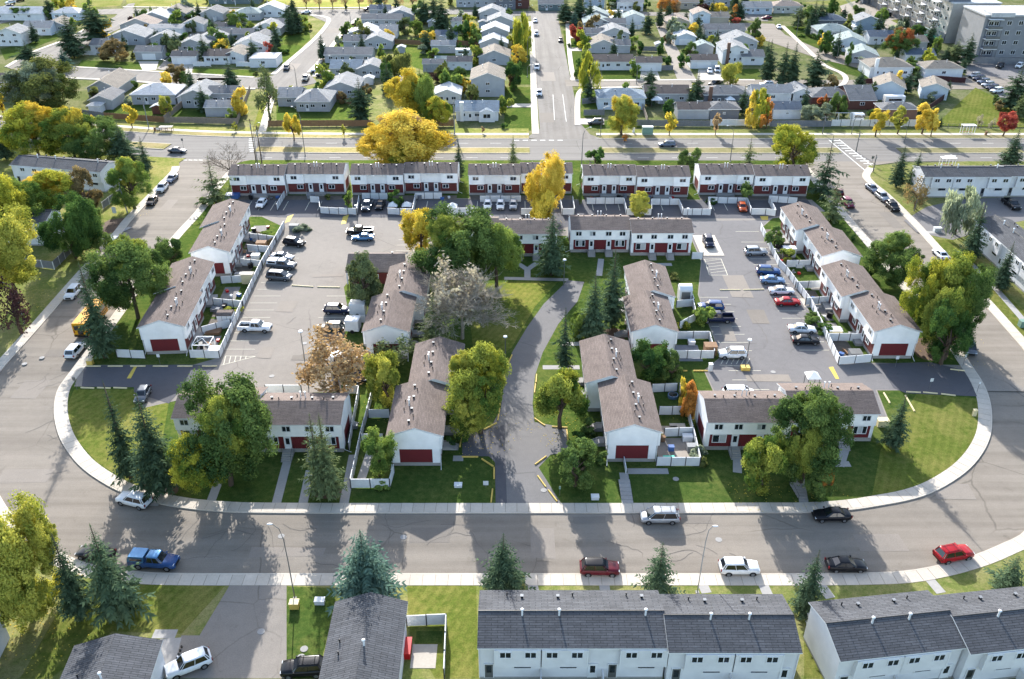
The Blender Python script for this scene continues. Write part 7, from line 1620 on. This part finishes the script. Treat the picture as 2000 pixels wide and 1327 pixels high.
for px, pyb, pyt, sd, lb in ((196, 248, 231, 1, 'left avenue lamp beside the golden tree'), (505, 330, 240, 1, 'thin lamp at the crosswalk behind the first avenue block'), (1426, 316, 245, -1, 'curved avenue lamp behind the right avenue row'), (1766, 280, 247, -1, 'white headed avenue lamp by the black post fence'), (1136, 322, 248, 1, 'dark lamp at the straight street junction'), (1173, 265, 207, 1, 'lamp with a banner left of the round yellow maple'), (1663, 262, 226, 1, 'lamp at the crosswalk by the grey board fence') , (596, 304, 208, -1, 'tall pole lamp in front of the pale corner house'), (1718, 262, 200, 1, 'lamp behind the round bright yellow tree'), (1030, 78, 10, 1, 'curved lamp at the top of the straight street'), (1030, 118, 68, 1, 'curved lamp beside the weeping birch'), (1030, 150, 126, 1, 'low curved lamp beside the white car on the straight street'), (1243, 164, 118, -1, 'white headed lamp before the white bungalow'), (580, 169, 124, -1, 'lamp at the foot of the crooked street'), (632, 92, 72, -1, 'lamp in the middle of the crooked street'), (685, 46, 22, -1, 'lamp at the top of the crooked street'), (1555, 72, 27, -1, 'double curved lamp at the upper right street'), (1634, 118, 86, -1, 'lamp beside the round dark shrub, upper right street'), (334, 160, 116, -1, 'lamp beside the pinkish street tree'), (278, 28, 20, 1, 'short lamp on the far road'), (636, 136, 108, 1, 'dark lamp by the blue grey house')):
    lamp(px, pyb, pyt, sd, lb, 'dark_steel', 1.6)
def pole(px, pyb, pyt, label, cross=True, lean=0, col='bark', name='utility_pole'):
    x, y = at(px, pyb, ground_z(0)); h = height_of(px, pyb, pyt); t = thing(name, label, 'pole', (x, y, ground_z(y)), 0, 'utility poles')
    MB().tube([(0, 0, -.2), (lean * h * .5, 0, h * .5), (lean * h, 0, h)], [.16, .13, .1], 6).build('shaft', M[col], t)
    if cross: MB().box(-.9 + lean * h, -.05, h - .5, .9 + lean * h, .05, h - .38).build('crossarm', M[col], t)
    MB().tube([(lean * h * .8, -.22, h * .75), (lean * h * .8, -.22, h * .88)], .16, 6).build('transformer', M['steel'], t)
pole(249, 416, 359, 'leaning grey pole beside the bright green tree', False, -.05, 'steel'); pole(1785, 412, 338, 'slanted pale pole beside the bronze tree on the right', False, .06, 'steel'); pole(291, 252, 198, 'pole behind the avenue bus shelter', False, 0, 'steel')
pole(500, 314, 232, 'dark pole at the left crosswalk'); pole(512, 322, 244, 'second dark pole at the left crosswalk'); pole(1606, 262, 226, 'pole with a street sign at the right crosswalk', True, 0, 'dark_steel'); pole(1672, 296, 257, 'traffic pole at the right end of the median crosswalk', True, 0, 'dark_steel'); pole(1705, 336, 302, 'traffic pole on the right street corner', False, 0, 'dark_steel'); pole(888, 262, 198, 'white pole between the yellow trees and the bay window house', False, 0, 'steel'); pole(1785, 262, 206, 'thin grey pole right of the yellow tree', False, 0, 'steel') if False else None
pole(460, 10, -14, 'white flag pole at the top near the green building', False, 0, 'trim'); pole(1182, 24, -10, 'white pole at the top above the pale gables', False, 0, 'steel'); pole(1784, 42, 10, 'dark pole beside the apartment wing', False, 0, 'bark')
for px, pyb, pyt, lb in ((603, 759, 648, 'tall pole with round white light in the left car park'), (1455, 722, 664, 'pole light standing on a yellow base in the right car park'), (1101, 558, 508, 'white topped pole light at the courtyard walk'), (987, 700, 658, 'green tinted pole light on the courtyard lawn'), (1342, 426, 408, 'short pole light beside the avenue row fence'), (698, 432, 402, 'pole light by the black pickup')):
    x, y = at(px, pyb, .12); h = height_of(px, pyb, pyt); t = thing('pole_light', lb, 'pole light', (x, y, .12), 0, 'car park pole lights')
    MB().tube([(0, 0, -.1), (0, 0, h)], [.09, .06], 6).build('pole', M['dark_steel'], t); MB().tube([(0, 0, h - .05), (0, 0, h + .12)], [.36, .3], 10).build('lamp_head', M['trim'], t)
    if px == 1455: MB().box(-.7, -.5, -.1, .7, .5, .6).build('base', M['yellow'], t)
def block(px, py, w_, d_, h_, label, mat, name, cat, rz=0, z=None, group=None, lid=None, top=0):
    x, y = at(px, py, ground_z(0)); t = thing(name, label, cat, (x, y, z if z is not None else ground_z(y)), rz, group)
    b = MB(); e = min(.06, w_ * .1); b.prism([(-w_ / 2, -d_ / 2), (w_ / 2, -d_ / 2), (w_ / 2, d_ / 2), (-w_ / 2, d_ / 2)], -.05, h_ - e); b.build('body', M[mat], t)
    MB().box(-w_ / 2 - .04, -d_ / 2 - .04, h_ - e, w_ / 2 + .04, d_ / 2 + .04, h_ + top).build('lid', M[lid or mat], t); return t
block(576, 1186, 1.0, .8, .9, 'yellow grit bin at the foot of the bowed lamp', 'yellow', 'grit_bin', 'grit bin', lid='cream'); block(177, 712, .9, .7, .9, 'yellow grit bin at the corner of the entry road', 'yellow', 'grit_bin', 'grit bin', lid='cream')
block(625, 1178, 1.1, .7, .6, 'white utility box on the watered patch', 'fence_white', 'utility_box', 'utility box'); block(895, 950, 1.0, .7, .4, 'white utility box on the lawn right of the end block', 'fence_white', 'utility_box', 'utility box'); block(1162, 974, 1.0, .7, .5, 'white utility box near the entry path lawn', 'fence_white', 'utility_box', 'utility box')
block(1264, 262, 3.0, 1.4, 2.2, 'large green utility cabinet on the avenue verge', 'green_box', 'utility_cabinet', 'utility cabinet', lid='fence_white', z=.1); block(1237, 259, .6, .5, 1.3, 'slim white utility box beside the round yellow maple', 'fence_white', 'utility_box', 'utility box', z=.1)
block(1387, 724, .6, .6, 1.3, 'white bin beside the hatched parking', 'fence_white', 'bin', 'bin', z=.15); block(1902, 812, .5, .4, 1.1, 'small brown box on the corner lawn', 'cream', 'meter_box', 'utility box'); block(1925, 264, .5, .5, 1.1, 'wooden litter bin by the bus shelter', 'wood_brown', 'litter_bin', 'bin', z=.12); block(303, 256, .5, .5, 1.0, 'litter bin beside the left bus shelter', 'wood_brown', 'litter_bin', 'bin', z=.12)
block(1722, 831, 1.6, 1.0, 1.1, 'cream bins beside the right end of the front block', 'cream', 'bin', 'bin'); block(1996, 638, 1.2, 1, 1.2, 'green bin at the right edge verge', 'green_box', 'bin', 'bin'); block(1830, 452, 1.5, .9, .9, 'white bench like box by the court entrance', 'fence_white', 'storage_box', 'storage box')
block(575, 448, 2.0, 1.2, 1.1, 'pale storage box at the top of the left car park', 'conc', 'storage_box', 'storage box', z=.14); block(1284, 720, 2.2, 1.6, 1.9, 'dark lattice shelter beside the low bush', 'wood_grey', 'garden_pergola', 'pergola', lid='dark_steel')
block(1386, 690, 2.0, 1.6, 1.7, 'rusty brown garden shed in the patio corner', 'wood_brown', 'garden_shed', 'shed', lid='wood_brown'); block(1669, 696, 1.9, 1.6, 1.0, 'dark hot tub beside the nearest right block', 'greybox' if 'greybox' in M else 'wood_grey', 'hot_tub', 'hot tub', lid='dark_steel')
t = block(1336, 586, 2.3, 2.3, 2.6, 'tall white arched shed on the patio', 'fence_white', 'garden_shed', 'shed', lid='trim'); MB().profile([(-1.15, 2.6), (1.15, 2.6), (.6, 3.1), (0, 3.25), (-.6, 3.1)], -1.15, 1.15).build('arched_roof', M['trim'], t); MB().box(-.8, -1.19, .1, .8, -1.15, 2.2).build('door', M['dark_steel'], t)
t = block(444, 632, 2.6, 2.0, 2.1, 'white shed with brown arched roof in the left yards', 'fence_white', 'garden_shed', 'shed', lid='brown_roof'); MB().profile([(-1.05, 2.1), (1.05, 2.1), (.5, 2.5), (-.5, 2.5)], -1.35, 1.35).build('arched_roof', M['brown_roof'], t)
for q in (-.43, .43): MB().box(q - .02, -1.02, .1, q + .02, -.99, 2.0).build('door_trim', M['black'], t)
block(486, 552, 2.2, 1.4, 2.0, 'tan storage cabinet in the left yards', 'cream', 'storage_cabinet', 'storage cabinet', lid='drive'); block(512, 486, 2.0, 1.4, 1.6, 'brown storage chest in the upper left yard', 'wood_brown', 'storage_chest', 'storage chest'); block(1540, 500, 2.4, 1.6, 1.9, 'white awning shed in the right yards', 'fence_white', 'garden_shed', 'shed', lid='trim'); block(1628, 656, 2.2, 1.6, 1.4, 'tarpaulin covered pile by the vegetable bed', 'cream', 'covered_pile', 'covered pile', lid='fence_white')
block(1383, 480, 4.6, 10, .1, 'white concrete carport pad beside the courtyard row', 'slab', 'carport_pad', 'concrete pad', z=.12)
# bus shelters
for px, py, lb, z in ((1888, 262, 'pale glass bus shelter on the avenue by the open lawn', .12), (326, 257, 'dark bus bench shelter on the left avenue', .12), (1848, 327, 'white bus shelter behind the right grey block', .12)):
    x, y = at(px, py); t = thing('bus_shelter', lb, 'bus shelter', (x, y, z), 0, 'bus shelters'); dk = 'black' if px < 400 else 'trim'; h = 1.2 if px < 400 else 2.4
    f = MB()
    for a in (-1.7, 0, 1.7):
        for b_ in (-.7, .7): f.box(a - .05, b_ - .05, 0, a + .05, b_ + .05, h)
    for zz in (.3, h - .1): f.box(-1.7, .65, zz, 1.7, .72, zz + .07); f.box(-1.7, -.72, zz, 1.7, -.65, zz + .07)
    f.build('frame', M[dk], t); MB().box(-1.85, -.85, h, 1.85, .85, h + .1).build('roof', M[dk], t); MB().box(-1.5, .2, .4, 1.5, .6, .5).build('bench', M['wood_brown'], t)
# wheel stops and kerb blocks
k = 0
def stop(a, c, label, mat='yellow', h=.16, w_=.22):
    p, q = at(*a, .14), at(*c, .14); L = math.dist(p, q)
    t = MB().profile([(-w_ / 2, 0), (w_ / 2, 0), (w_ / 2 - .04, h), (-w_ / 2 + .04, h)], -L / 2, L / 2).build('wheel_stop', M[mat], None, ((p[0] + q[0]) / 2, (p[1] + q[1]) / 2, .135), math.atan2(q[1] - p[1], q[0] - p[0]))
    tag(t, label, 'wheel stop', 'yellow concrete wheel stops')
EN = 'painted concrete wheel stop '
for a, c, lb in (((903, 842), (943, 842), 'across the end of the left path pad'), ((945, 840), (970, 827), 'slanting at the corner of the left path pad'), ((972, 822), (976, 798), 'lowest upright one left of the path'), ((976, 794), (979, 768), 'middle upright one left of the path'), ((981, 750), (988, 722), 'topmost one left of the path'), ((992, 712), (1000, 694), 'beside the pole light on the courtyard lawn'), ((901, 856), (898, 874), 'upright at the stairs of the left pad'), ((902, 893), (934, 893), 'along the lower edge of the left path pad'), ((941, 897), (964, 912), 'slanting right of the left path pad'), ((965, 914), (965, 936), 'upright beside the white lawn sign'), ((962, 956), (959, 982), 'upright at the bottom of the entry path'), ((1048, 732), (1047, 748), 'topmost one right of the path'), ((1046, 750), (1044, 768), 'second one right of the path'), ((1044, 818), (1064, 832), 'slanting at the bend right of the path'), ((1078, 834), (1108, 836), 'across the top of the right path pad'), ((1107, 840), (1110, 864), 'upright beside the right path pad'), ((1045, 908), (1067, 892), 'slanting below the right path pad'), ((1050, 930), (1066, 952), 'upper slanting one at the entry lawn'), ((1071, 958), (1088, 980), 'lower slanting one at the entry lawn'),
    ((1318, 725), (1342, 725), 'left one before the right car park yard'), ((1354, 725), (1382, 725), 'right one before the right car park yard'), ((1406, 567), (1446, 567), 'left long one in the right car park aisle'), ((1452, 567), (1492, 566), 'right long one in the right car park aisle'), ((570, 558), (612, 561), 'left long one in the left car park aisle'), ((620, 561), (664, 562), 'right long one in the left car park aisle')):
    stop(a, c, EN + lb, 'cream' if 'aisle' in lb else 'yellow')
for kk, xx in enumerate((168, 211, 255, 299, 347, 395)): stop((xx, 716), (xx + 29, 716), EN + ('first', 'second', 'third', 'fourth', 'fifth', 'sixth')[kk] + ' from the street along the left entry road', 'cream')
for kk, (xx, yy) in enumerate(((1770, 766), (1803, 767), (1838, 770))): stop((xx, yy), (xx + 28, yy + 1.5 + kk), EN + ('first', 'second', 'third')[kk] + ' from the car park along the right entry lawn', 'cream')
stop((1768, 773), (1786, 804), EN + 'slanting at the tip of the sunlit corner lawn', 'cream'); stop((1856, 722), (1884, 725), EN + 'at the street end of the right entry road', 'cream'); stop((1726, 768), (1738, 788), EN + 'slanting beside the front block bins', 'cream')
for kk, xx in enumerate((158, 190, 222)): stop((xx, 758), (xx + 26, 759), EN + ('first', 'second', 'third')[kk] + ' from the street below the left entry road', 'cream')
# signs
def sign(px, pyb, hm, label, w_=.5, h_=.6, mat='fence_white', rz=0):
    x, y = at(px, pyb, .12); t = thing('sign', label, 'sign', (x, y, ground_z(y)), rz, 'small signs'); MB().tube([(0, 0, -.1), (0, 0, hm)], .035, 5).build('post', M['dark_steel'], t); MB().box(-w_ / 2, -.05, hm - h_, w_ / 2, -.03, hm).build('sign_plate', M[mat], t)
sign(151, 762, 2.4, 'dark backed street sign at the left entry', mat='dark_steel'); sign(313, 712, 2.0, 'small sign in front of the left red gable'); sign(1748, 718, 2.2, 'small sign in front of the right red gable'); sign(1880, 716, 2.4, 'white street sign at the right entry', rz=.5); sign(1815, 760, 2.0, 'small post sign at the right entry lawn'); sign(1908, 766, 1.9, 'thin sign post beside the right sidewalk', .3, .4); sign(949, 952, 1.1, 'white lawn sign beside the entry path', .7, .7); sign(225, 420, 1.9, 'white sign board by the white framed fence', .9, 1.5); sign(609, 962, 1.6, 'white leaning for sale post by the forked spruce', .25, 1.3); sign(1093, 968, 1.6, 'thin green post sign at the entry lawn', .25, .5, 'green_box'); sign(359, 291, 3.0, 'traffic sign on the left median end', .5, .7, 'dark_steel'); sign(1702, 322, 2.4, 'round stop like sign on the right street corner', .7, .7, 'dark_steel')
# manholes
for kk, (px, py, lb) in enumerate(((788, 1048, 'touching the gable shadow on the lower street'), (549, 1046, 'between tree shadows on the lower street'), (1404, 1053, 'right of the second gable shadow'), (510, 1234, 'in the driveway at the bottom'), (594, 1268, 'upper one beside the black car'), (82, 699, 'larger one on the left bend'), (48, 711, 'smaller one on the left bend'), (531, 735, 'in the left car park'), (595, 671, 'upper one in the left car park'), (1510, 727, 'in the right car park'), (1320, 936, 'in the shaded front lawn'), (1062, 958, 'near the entry lawn'), (588, 1284, 'grated one beside the black car'))):
    x, y = at(px, py, .13); t = tag(MB().tube([(0, 0, -.1), (0, 0, .012)], .42, 14).build('manhole_cover', M['conc'] if kk not in (12,) else M['dark_steel'], None, (x, y, .16 if y > 108 or px in (510, 594, 588, 1320, 1062) else .012)), 'round manhole cover ' + lb, 'manhole cover', 'manhole covers')
# yard things
def gazebo(px, py, w_, label, mat='trim', h=2.1):
    x, y = at(px, py, ground_z(0)); t = thing('gazebo', label, 'gazebo', (x, y, ground_z(y)), 0, 'gazebos and canopies'); f = MB()
    for a in (-1, 1):
        for b_ in (-1, 1): f.box(a * w_ / 2 - .05, b_ * w_ / 2 - .05, 0, a * w_ / 2 + .05, b_ * w_ / 2 + .05, h)
    f.build('frame', M['dark_steel'], t); r = MB(); w2 = w_ / 2 + .2
    r.v += [(-w2, -w2, h), (w2, -w2, h), (w2, w2, h), (-w2, w2, h), (0, 0, h + .9)]; r.f += [(0, 1, 4), (1, 2, 4), (2, 3, 4), (3, 0, 4)]; r.m += [0] * 4; r.build('canopy', M[mat], t)
gazebo(1281, 206, 3.2, 'white and dark deck gazebo behind the grey bungalow'); gazebo(1199, 44, 3.4, 'white topped gazebo beside the long trailer'); gazebo(1583, 756, 1.7, 'white pointed canopy behind the right front block'); gazebo(1424, 206, 2.6, 'white canopy beside the dark sided bungalow')
for px, py, lb in ((768, 408, 'left white pop up tent in the avenue yards'), (795, 408, 'right white pop up tent in the avenue yards'), (884, 410, 'white covered bundle in the avenue yards')): gazebo(px, py, 1.8, lb, 'fence_white', .9)
x, y = at(400, 686, .12); t = thing('bare_gazebo', 'bare gazebo frame over a hot tub in the nearest left yard', 'gazebo', (x, y, .12)); f = MB()
for a in (-1.4, 1.4):
    for b_ in (-1.4, 1.4): f.box(a - .05, b_ - .05, 0, a + .05, b_ + .05, 2.0); f.tube([(a, b_, 2.0), (0, 0, 2.5)], .05, 4)
for a in (-1.4, 1.4): f.box(-1.4, a - .05, 1.95, 1.4, a + .05, 2.05); f.box(a - .05, -1.4, 1.95, a + .05, 1.4, 2.05)
f.build('frame', M['trim'], t)
block(420, 690, 1.9, 1.9, .9, 'white hot tub with a dark grille in the nearest left yard', 'fence_white', 'hot_tub', 'hot tub', lid='trim')
def disc(px, py, r, h, label, mat, name, cat):
    x, y = at(px, py, .12); t = thing(name, label, cat, (x, y, ground_z(y) + .02)); MB().tube([(0, 0, 0), (0, 0, h)], [r, r], 14).build('wall', M[mat], t); MB().tube([(0, 0, h - .04), (0, 0, h + .02)], [r * .85, r * .85], 14).build('water', M['car_glass'], t)
disc(1314, 776, .8, .5, 'small round blue paddling pool in the turf yard', 'car_lblue', 'paddling_pool', 'paddling pool')
for px, py, w_, d_, h_, lb, m, nm, ct in ((1310, 880, .8, .6, .8, 'blue covered barbecue on the cluttered patio', 'blue_tarp', 'barbecue', 'barbecue'), (1342, 860, 1.4, .9, .9, 'white table in the cluttered patio', 'fence_white', 'patio_table', 'table'), (1350, 880, 1.3, .9, 1.0, 'grey barbecue beside the white patio table', 'steel', 'barbecue', 'barbecue'), (1306, 896, 1.5, .6, .3, 'turquoise kiddie slide on the cluttered patio', 'teal', 'toy_slide', 'toy'), (1294, 862, .6, .6, .9, 'brown garden chair against the patio wall', 'wood_brown', 'garden_chair', 'chair'), (1350, 672, 1.1, 1.1, .7, 'white round table on the rusty shed patio', 'fence_white', 'patio_table', 'table'), (796, 1272, .8, 2.2, .9, 'red covered patio furniture in the turf yard', 'red_thing', 'covered_sofa', 'covered furniture'), (828, 1282, 2.6, 3.0, .03, 'pale patio square in the turf yard', 'drive', 'patio_slab', 'patio'), (838, 1245, 2.8, 1.6, .02, 'dark green artificial turf in the fenced yard', 'lawn', 'turf_mat', 'turf'), (690, 835, 1.3, .9, .6, 'grey covered seat behind the end block', 'steel', 'garden_sofa', 'covered furniture'), (605, 388, 1.0, .7, 1.0, 'first garbage bin at the bare gap', 'steel', 'garbage_bin', 'bin'), (612, 388, .8, .7, 1.0, 'second garbage bin at the bare gap', 'wood_grey', 'garbage_bin', 'bin'), (455, 386, 3.0, 2.0, .9, 'blue tarpaulin beside the first avenue block', 'blue_tarp', 'tarpaulin', 'tarpaulin'), (1560, 522, 1.2, .9, .7, 'white patio chair set in the right yards', 'fence_white', 'patio_set', 'patio furniture'), (500, 504, 1.6, 1.2, .8, 'white garden furniture pile in the left yards', 'fence_white', 'garden_furniture', 'garden furniture'), (466, 540, 1.2, 1.0, .7, 'grey patio chairs beside the tan cabinet', 'steel', 'patio_chairs', 'patio furniture'), (425, 606, 2.2, 1.4, .5, 'grey deck platform in the left yard', 'wood_grey', 'deck', 'deck'), (418, 650, 2.4, 1.8, .5, 'red brown deck in the left yard', 'wood_brown', 'deck', 'deck'), (1306, 840, 2.6, 1.8, .03, 'dark paved square in the bright turf yard', 'joint', 'paving_square', 'patio'), (1325, 838, 2.2, 2.6, .03, 'beige paved square in the bright turf yard', 'drive', 'paving_square', 'patio'), (1340, 690, 4.6, 5.0, .03, 'grey paver patio with the rusty shed', 'wood_grey', 'paver_patio', 'patio'), (1320, 880, 5.4, 5.6, .03, 'dark paver patio full of clutter', 'joint', 'paver_patio', 'patio'), (1595, 562, 2.4, 2.0, .04, 'pale patio in the sunny right yard', 'drive', 'patio_slab', 'patio'), (1588, 592, 4.0, 3.4, .03, 'beige gravel square below the sunny right yard', 'drive', 'gravel_square', 'patio'), (1818, 76, 11, 7, 1.0, 'teal tarpaulin draped near the apartment wing', 'teal', 'tarpaulin', 'tarpaulin')):
    block(px, py, w_, d_, h_, lb, m, nm, ct)
t = thing('swing_set', 'white swing set frame behind the black post fence', 'swing set', (*at(1647, 236), 0)); f = MB()
for xx in (-5, -1.7, 1.7, 5):
    for yy in (-1, 1): f.tube([(xx, yy, 0), (xx, 0, 2.3)], .08, 4)
f.tube([(-5.2, 0, 2.3), (5.2, 0, 2.3)], .08, 4); f.build('frame', M['trim'], t)
t = thing('retaining_rail', 'white ramp wall and railing before the front gable right of the path', 'ramp wall', (*at(1222, 924, .12), .12)); MB().box(-.06, -.2, 0, .06, 4.0, .95).build('wall', M['trim'], t)
t = thing('garden_steps', 'pale concrete steps down the front lawn to the sidewalk', 'steps', (*at(1226, 984, .12), .1))
for j in range(6): MB().box(-.75, j * .75, 0, .75, (j + 1) * .75, .06 + .05 * j).build('step', M['conc'], t)
t = thing('garden_steps', 'shaded steps with railing below the orange patched tree', 'steps', (*at(1570, 978, .12), .1))
for j in range(6): MB().box(-.6 - .07 * j, j * .55, 0, .6 - .07 * j, (j + 1) * .55, .06 + .05 * j).build('step', M['conc'], t)
MB().tube([(-.75, 0, 0), (-.75, 0, .9), (-1.1, 3.2, 1.2), (-1.1, 3.2, .3)], .03, 4).build('handrail', M['black'], t)
t = thing('bollards', 'four small dark bollards beside the bottom left garage apron', 'bollards', (*at(355, 1265, .12), .12))
for j in range(4): MB().tube([(0, -j * .5, 0), (0, -j * .5, .25)], .12, 6).build('bollard', M['black'], t)

# small belongings in the yards
ORD = ('first', 'second', 'third', 'fourth', 'fifth', 'sixth', 'seventh', 'eighth')
KIT = (('black barbecue', 'barbecue', 'black', .9, .55, 1.0), ('grey patio chair', 'patio_chair', 'steel', .6, .6, .8), ('white planter tub', 'planter', 'fence_white', .5, .5, .45), ('brown wooden bench', 'bench', 'wood_brown', 1.4, .5, .5), ('dark storage bin', 'storage_bin', 'wood_grey', .7, .7, 1.0), ('blue plastic box', 'plastic_box', 'blue_tarp', .8, .6, .5), ('red toy box', 'toy_box', 'red_thing', .6, .5, .4))
g_ = random.Random(21)
def belong(x, y, k, where):
    lb, nm, m, w_, d_, h_ = KIT[k % len(KIT)]
    t = thing(nm, lb + ' in ' + where, lb.split()[-1], (x, y, .12), g_.uniform(0, 3), 'small yard belongings')
    b = MB()
    if nm in ('patio_chair', 'bench'):
        b.box(-w_ / 2, -d_ / 2, h_ * .45, w_ / 2, d_ / 2, h_ * .52); b.box(-w_ / 2, d_ / 2 - .06, h_ * .5, w_ / 2, d_ / 2, h_)
        b.build('seat', M[m], t); l_ = MB()
        for a in (-1, 1):
            for c in (-1, 1): put(cached(('cl', nm), lambda: MB().box(-.03, -.03, 0, .03, .03, h_ * .46).mesh('leg', M['black'])), 'leg', t, (a * (w_ / 2 - .05), c * (d_ / 2 - .05), 0))
    else:
        b.prism([(-w_ / 2, -d_ / 2), (w_ / 2, -d_ / 2), (w_ / 2 * .95, d_ / 2), (-w_ / 2 * .95, d_ / 2)], 0, h_ * .85).build('body', M[m], t)
        MB().box(-w_ / 2 * 1.05, -d_ / 2 * 1.05, h_ * .85, w_ / 2 * 1.05, d_ / 2 * 1.05, h_).build('lid', M[m], t)
for k in range(8):
    u = 3 + k * 6.1 + (4.6 if k > 3 else 0)
    for q in range(3): x, y = ly(u + g_.uniform(-1.6, 1.6), .8 + q * 1.2 + g_.uniform(0, .5)); belong(x, y, k * 2 + q * 3, 'the ' + ORD[k] + ' left column yard from the entry')
    for q in range(3): belong(57.6 - .9 - q * 1.0 + (-.6 if k > 3 else 0), 123.8 + k * 6.1 + (4 if k > 3 else 0) + g_.uniform(-1.4, 1.4), k * 3 + q * 2 + 1, 'the ' + ORD[k] + ' right column yard from the exit')
for k, xx in enumerate((-62, -56, -34, -29, -22, -16, 20, 26, 32, 38)):
    for q in range(2): belong(xx + g_.uniform(-1.5, 1.5), 191.2 + q * .8, k + q * 4, 'the avenue row beside the ' + ('first', 'second', 'third', 'fourth', 'fifth', 'sixth', 'seventh', 'eighth', 'ninth', 'tenth')[k] + ' yard from the left')
